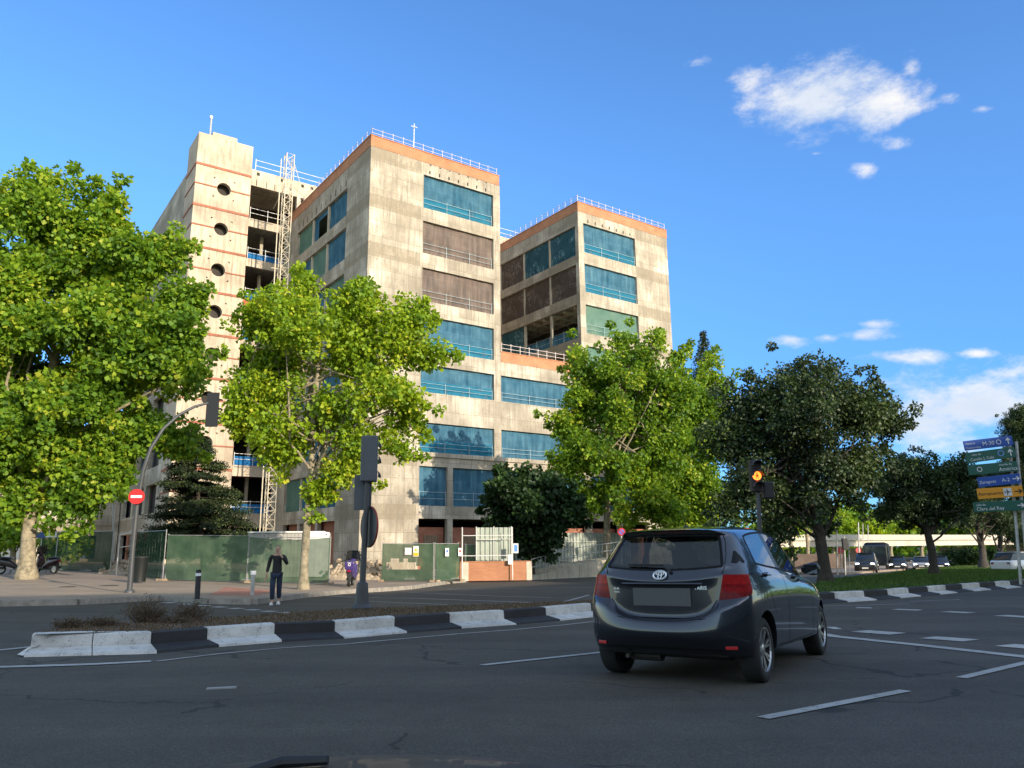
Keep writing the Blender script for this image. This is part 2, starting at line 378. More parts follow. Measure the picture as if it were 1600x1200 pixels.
MWHITE = mat('white_painted_steel', (.72, .70, .66), .5, var=.2, scale=3)
MNRAIL = mat('thin_pale_rail', (.36, .46, .50), .6)
MRAIL = mat('pinkish_galvanised_rail', (.62, .52, .50), .5)
MSTEEL = mat('galvanised_steel', (.42, .42, .40), .5, .4, var=.25, scale=6)
MGREY = mat('grey_painted_pole', (.065, .068, .072), .5, .2, var=.2, scale=4)
MBLACK = mat('black_plastic', (.02, .02, .022), .5)
MRUB = mat('rubber', (.018, .018, .018), .85, var=.3, scale=30)
MREDL = mat('red_stucco_line', (.34, .13, .08), .9, var=.3, scale=2)
# ------------------------------------------------------------------ ground, road, pavement, medians
def asphalt_mat(name, c0, c1, speck=.5):
    m = bpy.data.materials.new(name); m.use_nodes = True; t = m.node_tree; b = t.nodes['Principled BSDF']
    tcn = N(t, 'ShaderNodeTexCoord'); v = tcn.outputs['Object']
    big = noise(t, v, .22, 6, .6); mid = noise(t, v, 3.0, 5, .6); fine = noise(t, v, 60, 3, .75)
    c = ramp(t, big, [(.3, c0), (.7, c1)])
    c = mixc(t, .55, c, ramp(t, mid, [(.3, (.72, .72, .72)), (.7, (1.12, 1.12, 1.12))]), 'MULTIPLY')
    rm = N(t, 'ShaderNodeMapping'); rm.inputs['Rotation'].default_value = (0, 0, rad(-39.7)); rm.inputs['Scale'].default_value = (.04, 1, 1); t.links.new(v, rm.inputs[0])
    rs_ = N(t, 'ShaderNodeMapping'); rs_.inputs['Scale'].default_value = (1, 1, 1); t.links.new(rm.outputs[0], rs_.inputs[0])
    c = mixc(t, .8, c, ramp(t, noise(t, rs_.outputs[0], .9, 4, .6), [(.35, (.74, .74, .75)), (.62, (1.14, 1.13, 1.11))]), 'MULTIPLY')
    stain = ramp(t, noise(t, v, .8, 4, .7), [(.66, (0, 0, 0)), (.74, (.6, .6, .6))]); c = mixc(t, stain, c, (.03, .028, .026))
    c = mixc(t, speck, c, ramp(t, fine, [(.30, (.25, .25, .25)), (.50, (1, 1, 1)), (.66, (2.6, 2.5, 2.3))]), 'MULTIPLY')
    vo = N(t, 'ShaderNodeTexVoronoi', feature='DISTANCE_TO_EDGE'); vo.inputs['Scale'].default_value = .33
    wv = N(t, 'ShaderNodeVectorMath', operation='MULTIPLY_ADD'); n2 = N(t, 'ShaderNodeTexNoise'); n2.inputs['Scale'].default_value = 1.2; n2.inputs['Detail'].default_value = 6; t.links.new(v, n2.inputs['Vector'])
    t.links.new(n2.outputs['Color'], wv.inputs[0]); wv.inputs[1].default_value = (1.1, 1.1, 0); t.links.new(v, wv.inputs[2]); t.links.new(wv.outputs[0], vo.inputs['Vector'])
    crack = mth(t, 'MULTIPLY', mth(t, 'LESS_THAN', vo.outputs['Distance'], .006), mth(t, 'GREATER_THAN', noise(t, v, .35, 3), .52))
    c = mixc(t, mth(t, 'MULTIPLY', crack, .7), c, (.012, .012, .012))
    t.links.new(c, b.inputs['Base Color']); b.inputs['Roughness'].default_value = .82; b.inputs['Specular IOR Level'].default_value = .35
    bp = N(t, 'ShaderNodeBump'); bp.inputs['Strength'].default_value = .5; bp.inputs['Distance'].default_value = .01
    t.links.new(fine, bp.inputs['Height']); t.links.new(bp.outputs[0], b.inputs['Normal']); return m
MASPH = asphalt_mat('asphalt', (.060, .054, .046), (.080, .072, .061))
def paint_mat(name, col, wear=.5):
    m = bpy.data.materials.new(name); m.use_nodes = True; t = m.node_tree; b = t.nodes['Principled BSDF']
    tcn = N(t, 'ShaderNodeTexCoord'); v = tcn.outputs['Object']
    w = mth(t, 'MULTIPLY', noise(t, v, 7, 7, .72), noise(t, v, 60, 3, .6))
    c = ramp(t, w, [(.13, tuple(x*wear*.35 for x in col)), (.21, col)])
    big = noise(t, v, 1.6, 5, .7)
    c = mixc(t, .7, c, ramp(t, big, [(.3, (.55, .54, .52)), (.6, (1, 1, 1))]), 'MULTIPLY')
    c = mixc(t, .8, c, ramp(t, noise(t, v, 4.5, 6, .75), [(.30, (.45, .43, .40)), (.40, (1, 1, 1))]), 'MULTIPLY')
    t.links.new(c, b.inputs['Base Color']); b.inputs['Roughness'].default_value = .8; return m
MPAINT = paint_mat('worn_road_paint', (.42, .42, .41))
MKW = paint_mat('white_kerb_paint', (.62, .61, .58), .8)
MKB = paint_mat('black_kerb_paint', (.030, .030, .032), .6)

def sheet(name, xs, ys, f, m, **kw):
    vs = [(x, y, f(x, y)) for y in ys for x in xs]; nx = len(xs)
    fs = [(j*nx+i, j*nx+i+1, (j+1)*nx+i+1, (j+1)*nx+i) for j in range(len(ys)-1) for i in range(nx-1)]
    b = MB(); b.add(vs, fs); o = b.build(name, m, uv=False, smooth=False)
    return tag(o, **kw)
xs = [-900, -400, -200]+[-120+8*i for i in range(10)]+[-40+i for i in range(101)]+[70, 80, 95, 120, 200, 400, 900]
ys = [-120, -60, -40, -20]+[-10+1.0*i for i in range(115)]+[110, 130, 170, 250, 500, 1500]
sheet('road', xs, ys, gz, MASPH, kind='structure')

def poly_slab(name, pts, top, m, side=None, depth=.5, sub=1.5, kind='structure'):
    """raised ground sheet with vertical sides; pts in plan, follows gz + top"""
    bm = bmesh.new(); vs = [bm.verts.new((p[0], p[1], 0)) for p in pts]; f = bm.faces.new(vs)
    if f.normal.z < 0 or f.calc_area() == 0: bm.normal_update()
    x0, x1 = min(p[0] for p in pts), max(p[0] for p in pts); y0, y1 = min(p[1] for p in pts), max(p[1] for p in pts)
    def cut(co, no):
        bmesh.ops.bisect_plane(bm, geom=bm.verts[:]+bm.edges[:]+bm.faces[:], plane_co=co, plane_no=no)
    k = x0+sub
    while k < x1: cut((k, 0, 0), (1, 0, 0)); k += sub
    k = y0+sub
    while k < y1: cut((0, k, 0), (0, 1, 0)); k += sub
    edges = [e for e in bm.edges if e.is_boundary]
    r = bmesh.ops.extrude_edge_only(bm, edges=edges)
    low = set(v for v in r['geom'] if isinstance(v, bmesh.types.BMVert))
    for v in bm.verts: v.co.z = gz(v.co.x, v.co.y) + (top-depth if v in low else top)
    bmesh.ops.recalc_face_normals(bm, faces=bm.faces)
    me = bpy.data.meshes.new(name); bm.to_mesh(me); bm.free(); me.materials.append(m)
    o = bpy.data.objects.new(name, me); COL.objects.link(o); return tag(o, kind=kind)

def pave_mat():
    m = bpy.data.materials.new('pavement_tiles'); m.use_nodes = True; t = m.node_tree; b = t.nodes['Principled BSDF']
    tcn = N(t, 'ShaderNodeTexCoord'); v = tcn.outputs['Object']
    br = N(t, 'ShaderNodeTexBrick', offset=0); t.links.new(v, br.inputs['Vector']); br.inputs['Scale'].default_value = 1
    br.inputs['Color1'].default_value = (.33, .26, .20, 1); br.inputs['Color2'].default_value = (.29, .23, .18, 1); br.inputs['Mortar'].default_value = (.17, .14, .11, 1)
    br.inputs['Mortar Size'].default_value = .008; br.inputs['Brick Width'].default_value = .4; br.inputs['Row Height'].default_value = .4
    c = mixc(t, .7, br.outputs[0], ramp(t, noise(t, v, .5, 7, .65), [(.3, (.6, .58, .55)), (.7, (1.15, 1.1, 1.05))]), 'MULTIPLY')
    t.links.new(c, b.inputs['Base Color']); b.inputs['Roughness'].default_value = .9; return m
MPAVE = pave_mat()
MSOIL = mat('dry_soil', (.13, .085, .055), .95, var=.55, scale=4, bump=.8)
MGRASSB = mat('grass_soil', (.035, .06, .015), .95, var=.5, scale=3, bump=.5)
MKST = mat('granite_kerb', (.30, .27, .23), .85, var=.35, scale=5)

def P2(px, py, dz=0.0):
    p = spot(px, py, dz); return (p.x, p.y)
edge = [P2(*q, .15) for q in [(-260,943),(0,938),(120,936),(250,930),(330,935),(395,936),(470,927),(525,922),(640,915),(700,907),(760,902),(850,897),(960,893),(1100,887)]]
pav = edge+[(26, 62), (60, 110), (60, 190), (-150, 190), (-150, edge[0][1])]
poly_slab('pavement', pav, .15, MPAVE)
kb = MB()
for a, b_ in zip(edge[:-1], edge[1:]):
    a = Vector((a[0], a[1], 0)); c = Vector((b_[0], b_[1], 0)); n = max(1, int((c-a).length/1.0)); d = (c-a).normalized(); nn = Vector((d.y, -d.x, 0))
    for i in range(n):
        p, q = a.lerp(c, i/n)+d*.006, a.lerp(c, (i+1)/n)-d*.006
        vs = []
        for z0 in (-.2, .156):
            for w in (p, q):
                for s_ in (.14, -.02): 
                    x = w+nn*s_; vs.append((x.x, x.y, gz(x.x, x.y)+z0))
        kb.add(vs, [(0,1,3,2),(4,6,7,5),(0,4,5,1),(2,3,7,6),(1,5,7,3),(0,2,6,4)])
tag(kb.build('pavement_kerb', MKST), kind='structure')
# reddish tactile paving by the crossing
def flat(name, pts, dz, m, kind='structure', sub=2.0):
    bm = bmesh.new(); f = bm.faces.new([bm.verts.new((p[0], p[1], 0)) for p in pts]); 
    x0, x1 = min(p[0] for p in pts), max(p[0] for p in pts); y0, y1 = min(p[1] for p in pts), max(p[1] for p in pts)
    for ax, lo, hi in ((0, x0, x1), (1, y0, y1)):
        k = lo+sub
        while k < hi:
            co = [0, 0, 0]; no = [0, 0, 0]; co[ax] = k; no[ax] = 1
            bmesh.ops.bisect_plane(bm, geom=bm.verts[:]+bm.edges[:]+bm.faces[:], plane_co=co, plane_no=no); k += sub
    bm.normal_update()
    for f in bm.faces:
        if f.normal.z < 0: f.normal_flip()
    for v in bm.verts: v.co.z = gz(v.co.x, v.co.y)+dz
    me = bpy.data.meshes.new(name); bm.to_mesh(me); bm.free(); me.materials.append(m)
    o = bpy.data.objects.new(name, me); COL.objects.link(o)
    if kind: o['kind'] = kind
    return o
MRTILE = mat('red_tactile_tiles', (.36, .16, .11), .9, var=.3, scale=6)
flat('crossing_ramp_tiles', [P2(*q, .154) for q in [(326,929),(392,931),(436,923),(352,917)]], .154, MRTILE)

# median kerb, stepped, painted in black and white blocks
def kerb_path(name, P, white0, closed_nose=False):
    prof = [(0, 0), (.02, .05), (.35, .112), (.37, .085), (.38, .255), (.41, .272), (.56, .278), (.56, 0)]
    P = [Vector((p[0], p[1], 0)) for p in P]; nr = []
    for i, p in enumerate(P):
        d0_ = (P[i]-P[i-1]).normalized() if i else (P[1]-P[0]).normalized(); d1_ = (P[i+1]-P[i]).normalized() if i < len(P)-1 else d0_
        n0, n1 = Vector((-d0_.y, d0_.x, 0)), Vector((-d1_.y, d1_.x, 0)); n = (n0+n1).normalized(); nr.append(n/max(.6, n.dot(n0)))
    b = MB(); k = len(prof)
    for i in range(len(P)-1):
        n = max(1, int((P[i+1]-P[i]).length/.75)); m = 0 if (i % 2 == 0) == white0 else 1
        for j in range(n):
            vs = []
            for t in (j/n+.004, (j+1)/n-.004):
                q = P[i].lerp(P[i+1], t); nn = nr[i].lerp(nr[i+1], t)
                for (o, h) in prof:
                    x = q+nn*(o+random.uniform(-.010, .010)); vs.append((x.x, x.y, gz(x.x, x.y)+h-.02+random.uniform(-.008, .008)))
            b.add(vs, [(c, c+1, k+c+1, k+c) for c in range(k-1)]+[tuple(range(k-1, -1, -1)), tuple(range(k, 2*k))], m)
    return tag(b.build(name, [MKW, MKB]), kind='structure')
random.seed(3)
kL = [P2(*q) for q in [(36,1027),(246,1021),(343,1011),(441,1003),(538,998),(637,989),(722,982),(808,976),(876,970),(948,962),(1010,954)]]
nb = [P2(98,1003.5), P2(60,1009)]
kerb_path('median_kerb', kL, True)
bx = Vector((*kL[0], 0)); dx = (Vector((*kL[1], 0))-bx).normalized(); nx_ = Vector((-dx.y, dx.x, 0))
nose = MB()
def nzp(x, h): return (x.x, x.y, gz(x.x, x.y)+h)
ring0 = [bx, bx-dx*.10+nx_*.16, bx-dx*.02+nx_*.42, bx+dx*.22+nx_*.60, bx+dx*.9+nx_*.66]
ring1 = [bx+dx*.02+nx_*.28, bx+dx*.10+nx_*.34, bx+dx*.22+nx_*.42, bx+dx*.36+nx_*.46, bx+dx*.95+nx_*.50]
vs = [nzp(x, .02) for x in ring0]+[nzp(x, .11) for x in ring1]+[nzp(x+dx*.03, .255) for x in ring1]+[nzp(bx+dx*.9+nx_*.42, .26)]
k = 5
nose.add(vs, [(i, i+1, k+i+1, k+i) for i in range(k-1)]+[(k+i, k+i+1, 2*k+i+1, 2*k+i) for i in range(k-1)]+[(2*k+i, 2*k+i+1, 3*k) for i in range(k-1)], 0)
tag(nose.build('median_kerb_nose', [MKW, MKB]), kind='structure')
def inner(pts, off):
    out = []
    for i, p in enumerate(pts):
        a = Vector(pts[max(0, i-1)]); b_ = Vector(pts[min(len(pts)-1, i+1)]); d = (b_-a).normalized(); out.append((p[0]-d.y*off, p[1]+d.x*off))
    return out
far = [P2(*q, .26) for q in [(1010,931),(925,938),(750,945),(554,951),(400,961),(300,967),(180,974),(98,981)]]
poly_slab('median_soil', inner(kL, .53)+far, .25, MSOIL, sub=1.5)
kR = [P2(*q) for q in [(1282,944),(1325,941),(1371,938),(1408,935),(1440,931.5),(1470,929),(1497,926.5),(1522,924),(1549,921.8),(1573,919.8),(1596,918),(1618,916),(1640,914),(1662,912)]]
kerb_path('median_kerb', kR, False)
farR = [P2(*q, .26) for q in [(1700,880),(1600,884),(1500,884),(1440,889),(1380,897),(1300,905),(1262,917)]]
poly_slab('median_grass_bed', inner(kR, .53)+farR, .25, MGRASSB, sub=2)

# painted markings
def line(name, pxs, w, dz=.008, m=MPAINT):
    pts = [Vector((*P2(*q), 0)) for q in pxs]; L_ = []; R_ = []
    for i, p in enumerate(pts):
        d = (pts[min(i+1, len(pts)-1)]-pts[max(i-1, 0)]).normalized(); n = Vector((-d.y, d.x, 0))
        L_.append((p+n*w/2)[:2]); R_.append((p-n*w/2)[:2])
    return flat(name, L_+R_[::-1], dz, m, sub=1.2)
line('lane_marking', [(753,1040),(940,1020)], .11)
line('lane_marking', [(1192,1123),(1415,1080)], .11)
line('lane_marking', [(1502,1060),(1680,1018)], .11)
line('edge_marking', [(-60,1047),(0,1043),(120,1039.5),(236,1034)], .17)
line('edge_marking', [(245,1034),(345,1022),(441,1013),(538,1007),(637,998),(722,990.5),(808,984),(876,977.5),(950,969),(1010,961)], .07)
line('stop_line', [(1250,984.5),(1305,995),(1450,1010),(1700,1038)], .22)
line('edge_marking', [(1285,947),(1340,946),(1420,944)], .07)
line('edge_marking', [(1422,940),(1500,937)], .07)
for q in [((1338,950),(1362,950.2)),((1398,952.5),(1438,953.8)),((1477,956),(1518,958)),((1563,962),(1612,965)),((1643,968),(1700,971)),
          ((1342,986.5),(1404,991)),((1450,996.5),(1518,1001.5)),((1570,1008.5),(1646,1015)),((1296,982),(1311,982))]:
    a, b_ = q; pts = [Vector((*P2(*a), 0)), Vector((*P2(*b_), 0))]
    line('crossing_dash', [a, b_], .42 if a[1] < 975 else .46)
line('give_way_marking', [(-60,1019),(0,1016.5),(62,1010)], .13)
for k in range(9):
    x = 258+k*26; y = 941.5+k*2.25
    line('crossing_dash', [(x, y), (x+13, y+1.1)], .34)
line('service_road_marking', [(500,931),(640,935),(810,941),(830,942)], .14)
line('service_road_marking', [(560,939.5),(700,945)], .10)
line('service_road_marking', [(640,926),(860,934)], .10)
line('service_road_marking', [(880,941),(920,930)], .10)
line('service_road_marking', [(700,921),(930,918)], .08)
line('avenue_marking', [(1300,894),(1380,891),(1460,889)], .25)
# manhole covers
for (px, py, r) in ((170,915,.35),(105,917,.3)):
    p = spot(px, py, .15); b_ = MB(p); b_.lathe((p.x, p.y, p.z), (0, 0, 1), [(0.001, .012), (r*.85, .012), (r, .006), (r, -.02)], 20)
    tag(b_.build('manhole_cover', mat('cast_iron', (.05, .048, .045), .7, .5, var=.3, scale=20)), 'round dark manhole cover in the left pavement' + (' nearer the trunk' if px == 105 else ' nearer the bin'), 'manhole cover')
p = spot(346, 1076); b_ = MB(p); b_.obox((p.x, p.y, p.z+.006), (.13, .03, 0), (-.008, .035, 0), (0, 0, .006))
tag(b_.build('road_stud', mat('stud', (.3, .3, .29), .6)), 'small pale marker set in the dark asphalt at lower left', 'road marker')

# ------------------------------------------------------------------ concrete building
YAW = rad(54.43)
d0 = ray(580, 225.6); C0 = Vector((0, 0, 1.45)) + d0*(56/d0.y)
BLD = empty('concrete_building', (C0.x, C0.y, -.31), math.pi/2-YAW, 'stripped concrete office block with blue and brown nets over its openings, under renovation', 'building')
ZB = -.8
def facade(name, us, zs, hole, org, ax, nrm, t, m, parent=BLD):
    """wall of thickness t: outer face on org+ax*u+z, body extends along nrm"""
    org, ax, nrm = Vector(org), Vector(ax), Vector(nrm); b = MB(); nu, nz_ = len(us)-1, len(zs)-1
    S = [[not hole((us[i]+us[i+1])/2, (zs[j]+zs[j+1])/2) for j in range(nz_)] for i in range(nu)]
    def P(u, z, d): return org+ax*u+nrm*d+Vector((0, 0, z))
    g = lambda i, j: 0 <= i < nu and 0 <= j < nz_ and S[i][j]
    for i in range(nu):
        for j in range(nz_):
            if not S[i][j]: continue
            u0, u1, z0, z1 = us[i], us[i+1], zs[j], zs[j+1]
            b.add([P(u0,z0,0),P(u1,z0,0),P(u1,z1,0),P(u0,z1,0)], [(0,1,2,3)]); b.add([P(u0,z0,t),P(u1,z0,t),P(u1,z1,t),P(u0,z1,t)], [(3,2,1,0)])
            if not g(i-1, j): b.add([P(u0,z0,0),P(u0,z1,0),P(u0,z1,t),P(u0,z0,t)], [(0,1,2,3)])
            if not g(i+1, j): b.add([P(u1,z0,0),P(u1,z0,t),P(u1,z1,t),P(u1,z1,0)], [(0,1,2,3)])
            if not g(i, j-1): b.add([P(u0,z0,0),P(u0,z0,t),P(u1,z0,t),P(u1,z0,0)], [(0,1,2,3)])
            if not g(i, j+1): b.add([P(u0,z1,0),P(u1,z1,0),P(u1,z1,t),P(u0,z1,t)], [(0,1,2,3)])
    me_o = b.build(name, m, parent)
    bm = bmesh.new(); bm.from_mesh(me_o.data); bmesh.ops.remove_doubles(bm, verts=bm.verts, dist=1e-4); bmesh.ops.recalc_face_normals(bm, faces=bm.faces); bm.to_mesh(me_o.data); bm.free()
    return me_o
def inr(v, rs): return any(a < v < b for a, b in rs)
WZ = [(28.95,31.9),(25.0,27.8),(20.95,23.75),(16.95,19.7)]
LOWW = [(13.5,15.72),(8.8,11.1)]
XW = (4.8, 11.75); BW = (22.15, 29.0); GW = (12.45, 21.49)
GL = [(4.8,7.3),(7.8,11.75),(12.45,16.7),(17.2,21.49),(22.15,25.35),(25.85,29.0)]
def holeF(u, z):
    if GW[0] < u < GW[1] and z > 16.9: return True
    if inr(z, WZ): return inr(u, [XW, BW])
    if inr(z, LOWW): return inr(u, [XW, GW, BW])
    if 4.7 < z < 7.7 or ZB < z < 3.73: return inr(u, GL)
    return False
us = sorted({0, 33.65, *XW, *BW, *GW, *[x for g in GL for x in g]})
zs = sorted({ZB, 3.73, 4.7, 7.7, 16.9, 33.0, *[x for w in WZ+LOWW for x in w]})
facade('wall', us, zs, holeF, (0, 0, 0), (1, 0, 0), (0, 1, 0), .35, MC)
# ledge, parapets
lb = MB(); lb.box((-.0, -.14, 8.45), (33.6, -.002, 8.78)); lb.build('ledge', MC, BLD)
def parapet(u0, v0, u1, v1, z0, z1, name='parapet', m=MBR):
    b = MB(); b.box((u0, v0, z0), (u1, v1, z1)); b.box((u0-.04, v0-.04, z1), (u1+.04, v1+.04, z1+.07)); return b.build(name, m, BLD)
parapet(-.03, -.03, 12.38, .3, 33.003, 33.9); parapet(-.03, .302, .3, 19.2, 33.003, 33.9)
parapet(21.49, -.03, 33.68, .3, 33.003, 33.9); parapet(21.46, .302, 21.8, 19.2, 33.003, 33.9)
parapet(12.46, -.03, 21.48, .3, 16.9, 17.75)
# left faces
LZ = [(28.7,31.2),(24.85,27.65),(20.9,23.6),(16.95,19.6),(13.5,15.6),(8.8,11.0),(4.72,7.5)]
def holeA(v, z):
    if inr(z, LZ): return 4.45 < v < 16.1
    if z < 3.65: return inr(v, [(4.5,8.0),(8.5,12.0),(12.5,16)])
    return False
facade('wall', [.35,4.45,4.5,8.0,8.5,12.0,12.5,16,16.1,19.3], sorted({ZB,3.65,33.0,*[x for w in LZ for x in w]}), holeA, (0, 0, 0), (0, 1, 0), (1, 0, 0), .35, MC)
BLZ = [(28.6,31.6),(24.75,27.72),(20.5,23.75)]
def holeB(v, z):
    if inr(z, BLZ): return v > .45
    if 16.95 < z < 19.45: return v > .45
    return False
facade('wall', [.35,.45,16.5,19.3], sorted({16.9,19.45,33.0,*[x for w in BLZ for x in w]}), holeB, (21.49, 0, 0), (0, 1, 0), (1, 0, 0), .35, MC)
facade('wall', [.35,19.3], [ZB,33.0], lambda u, z: False, (33.65, 0, 0), (0, 1, 0), (-1, 0, 0), .35, MC)
facade('wall', [.35,19.3], [17.0,33.0], lambda u, z: False, (12.45, 0, 0), (0, 1, 0), (-1, 0, 0), .3, MC)
cs = MB()
for (x, vs_) in ((0.10, (8.75,12.35)), (21.62, (4.6, 8.9, 13.2))):
    for v in vs_:
        for (z0, z1) in (LZ if x < 1 else BLZ+[(16.9,19.5)]):
            c_ = MB(); c_.box((x, v-.11, z0-.02), (x+.22, v+.11, z1+.02)); c_.build('column', MCL, BLD)
# floor slabs and dark cores
for (z0) in (31.95, 27.95, 23.95, 19.95, 15.95, 12.2, 7.8, 3.8):
    s_ = MB(); s_.box((.36, .36, z0), (12.1, 19.2, z0+.3)); s_.build('floor_slab', MCL, BLD)
    s_ = MB(); s_.box((21.9, .36, z0), (33.2, 19.2, z0+.3)); s_.build('floor_slab', MCL, BLD)
    if z0 < 17:
        s_ = MB(); s_.box((12.15, .36, z0), (21.85, 19.2, z0+.3)); s_.build('floor_slab', MCL, BLD)
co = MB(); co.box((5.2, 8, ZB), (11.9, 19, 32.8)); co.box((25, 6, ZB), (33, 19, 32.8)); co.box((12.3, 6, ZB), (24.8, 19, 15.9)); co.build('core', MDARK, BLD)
rf = MB(); rf.box((.36, .36, 32.6), (12.1, 19.2, 32.95)); rf.box((21.9, .36, 32.6), (33.2, 19.2, 32.95)); rf.box((12.15, .36, 16.45), (21.85, 19.2, 16.85)); rf.build('roof', MCL, BLD)
# soffit ribs seen under block B
rb = MB()
for k in range(9): rb.box((21.9, 1.2+k*1.6, 23.55), (25, 1.4+k*1.6, 23.94))
for k in range(3): rb.box((22.8+k*1.0, .4, 23.6), (22.95+k*1.0, 15, 23.93))
rb.build('ceiling_ribs', MCL, BLD)
# brick infill of the ground floor
bk = MB()
for (a, b_) in GL: bk.box((a, .55, ZB), (b_, .75, 3.1)); 
bk.build('brick_infill', MBRD, BLD)
MBD = mat('weathered_boards', (.20, .14, .09), .9, var=.5, scale=2, stretch=(6, 6, .5))
for (a, b_) in GL: bk = MB(); bk.box((a+.3*(b_-a), .50, ZB), (b_-.2*(b_-a), .545, 2.5)); bk.build('boarded_opening', MBD, BLD)
bk = MB()
for (a, b_) in [(4.5,8.0),(8.5,12.0),(12.5,16)]: bk.box((.55, a, ZB), (.75, b_, 3.65))
bk.build('brick_infill', MBRD, BLD)

def net(u0, u1, z0, z1, m, side='F', off=.24, org=0.0, wr=.05, seed=0, open_=None):
    rnd = random.Random(seed*7+int(u0*10)+int(z0*10)); nx, nz_ = 26, 10; ph = [rnd.uniform(0, 6) for _ in range(6)]; vs = []
    for j in range(nz_+1):
        for i in range(nx+1):
            s = i/nx; r = j/nz_; u = u0+(u1-u0)*s; z = z0+(z1-z0)*r
            w = wr*(math.sin(s*23+ph[0]+r*3)*.4+math.sin(s*57+ph[1]-r*5)*.25+math.sin(r*9+ph[2]+s*4)*.3)*(1.0+.8*(1-r))
            vs.append((u, org+off+w, z) if side == 'F' else (org+off+w, u, z))
    fs = [(j*(nx+1)+i, j*(nx+1)+i+1, (j+1)*(nx+1)+i+1, (j+1)*(nx+1)+i) for j in range(nz_) for i in range(nx) if not (open_ and open_(u0+(u1-u0)*(i+.5)/nx, z0+(z1-z0)*(j+.5)/nz_))]
    b = MB(); b.add(vs, fs); return b.build('debris_net', m, BLD, smooth=False)
def rail(u0, u1, z, hs=(.5, 1.0), side='F', off=.10, org=0.0, step=2.4, m=MNRAIL, r=.016, name='guard_rail', posts=None):
    b = MB(); P = (lambda u, zz: (u, org+off, zz)) if side == 'F' else (lambda u, zz: (org+off, u, zz))
    for h in hs: b.tube([P(u0, z+h), P(u1, z+h)], r, 5)
    n = max(1, round((u1-u0)/step))
    for i in range(n+1):
        u = u0+(u1-u0)*i/n
        if posts is None or True: b.tube([P(u, z-.02), P(u, z+hs[-1]+.12)], r*1.15, 5)
    return b.build(name, m, BLD)
for k, (z0, z1) in enumerate(WZ+LOWW):
    m = [MNB, MNBR, MNBR, MNB, MNB, MNB][k]
    net(4.78, 11.72, z0, z1-.02, m, seed=k); rail(4.85, 11.6, z0, (.45, .9) if z1-z0 > 2.4 else (.4, .75))
    m2 = [MNB, MNB, MNG, MNG, MNB, MNB][k]
    net(22.2, 28.95, z0, z1-.02, m2, seed=k+20); rail(22.3, 28.9, z0, (.45, .9))
    if m is MNB: net(4.78, 11.72, z0, z0+.95, MNBL, seed=k+60, off=.19)
    if m2 is MNB: net(22.2, 28.95, z0, z0+.95, MNBL, seed=k+70, off=.19)
    if k > 3: net(12.5, 21.44, z0, z1-.02, MNB, seed=k+40); rail(12.6, 21.3, z0, (.4, .75), step=3)
for (a, b_) in GL:
    net(a+.02, b_-.02, 4.72, 7.68, MNB, seed=int(a)); rail(a+.08, b_-.1, 4.7, (.55, 1.05), step=2)
for k, (z0, z1) in enumerate(LZ):
    def torn(v, z): return k == 0 and 9.1 < v < 11.2 and z < 30.6
    for (a, b_) in ((4.5,8.62),(8.88,12.22),(12.48,16.08)):
        net(a, b_, z0, z1, MNB if (k+int(a)) % 3 else MNG, 'L', .25, 0, .03, k, torn)
for k, (z0, z1) in enumerate(BLZ):
    for i, (a, b_) in enumerate(((.5,4.5),(4.7,8.8),(9.0,13.1),(13.3,16.4))):
        if k == 2 and i in (0, 1): 
            net(a, b_, z0+.05, z0+.95, MNB, 'L', .2, 21.49, .06, k+i); continue
        m = (MFB, MFB, MFBR, MFBR)[i] if k == 0 else (MFBR if k == 1 else MFB)
        net(a, b_, z0, z1, m, 'L', .22, 21.49, .05, k*5+i)
rail(.5, 9, 20.5, (.5, 1.0), 'L', .1, 21.49, 2.2)
net(.6, 9, 17.0, 18.2, MNB, 'L', .9, 21.49, .1, 77); 
# roof guard rails
rail(.1, 12.2, 33.95, (.28, .62), step=.95, m=MRAIL, r=.02); rail(.1, 17, 33.95, (.28, .62), 'L', .1, 0, .95, MRAIL, .02)
rail(21.6, 33.5, 33.95, (.28, .62), step=.95, m=MRAIL, r=.02); rail(.1, 14, 33.95, (.28, .62), 'L', .1, 21.49, .95, MRAIL, .02)
rail(12.6, 21.4, 17.8, (.35, .7), step=.95, m=MRAIL, r=.025)
# spine behind, tower
V0 = 19.3; FL = [33.05, 28.95, 24.85, 20.9, 16.95, 13.3, 9.1, 4.8]
SU = [-3.78, -.02, .85, 1.2, 3.4, 33.6]
def holeS(u, z):
    if u < 0:
        if z > 33.05: return z < 36.5
        for zf in FL[1:]+[.2]:
            if zf < z < zf+3.3 and z < 32.2: return True
        return False
    return 33.95 < z < 36.5 and (u < .85 or 1.2 < u < 3.4)
zz = sorted({ZB, 38.2, 33.05, 33.95, 36.5, 32.2, *[f for f in FL[1:]+[.2]], *[f+3.3 for f in FL[1:]+[.2] if f+3.3 < 32.2]})
facade('wall', SU, zz, holeS, (0, V0, 0), (1, 0, 0), (0, 1, 0), .4, MCT)
for zf in FL:
    s_ = MB(); s_.box((-3.75, V0+.41, zf-.55), (8, V0+9, zf-.1)); s_.build('floor_slab', mat('red_slab', (.30, .13, .08), .9, var=.3, scale=1) if zf < 26 else MCL, BLD)
    b = rail(-3.7, -.3, zf-.02, (.55, 1.05), 'F', -.06, V0, 1.7, MWHITE, .025)
    if zf < 33:
        net(-3.7, -.2, zf, zf+(.62 if zf > 26 else .8), MNBB, 'F', -.01, V0, .05, int(zf))
s_ = MB(); s_.box((-3.8, V0-.02, 23.95), (-.05, V0-.002, 24.8)); s_.build('red_edge_beam', mat('red_oxide', (.42, .10, .05), .85, var=.3, scale=2), BLD)
s_ = MB(); s_.box((-3.7, V0+7, ZB), (8, V0+8, 38)); s_.build('back_wall', MDARK, BLD)
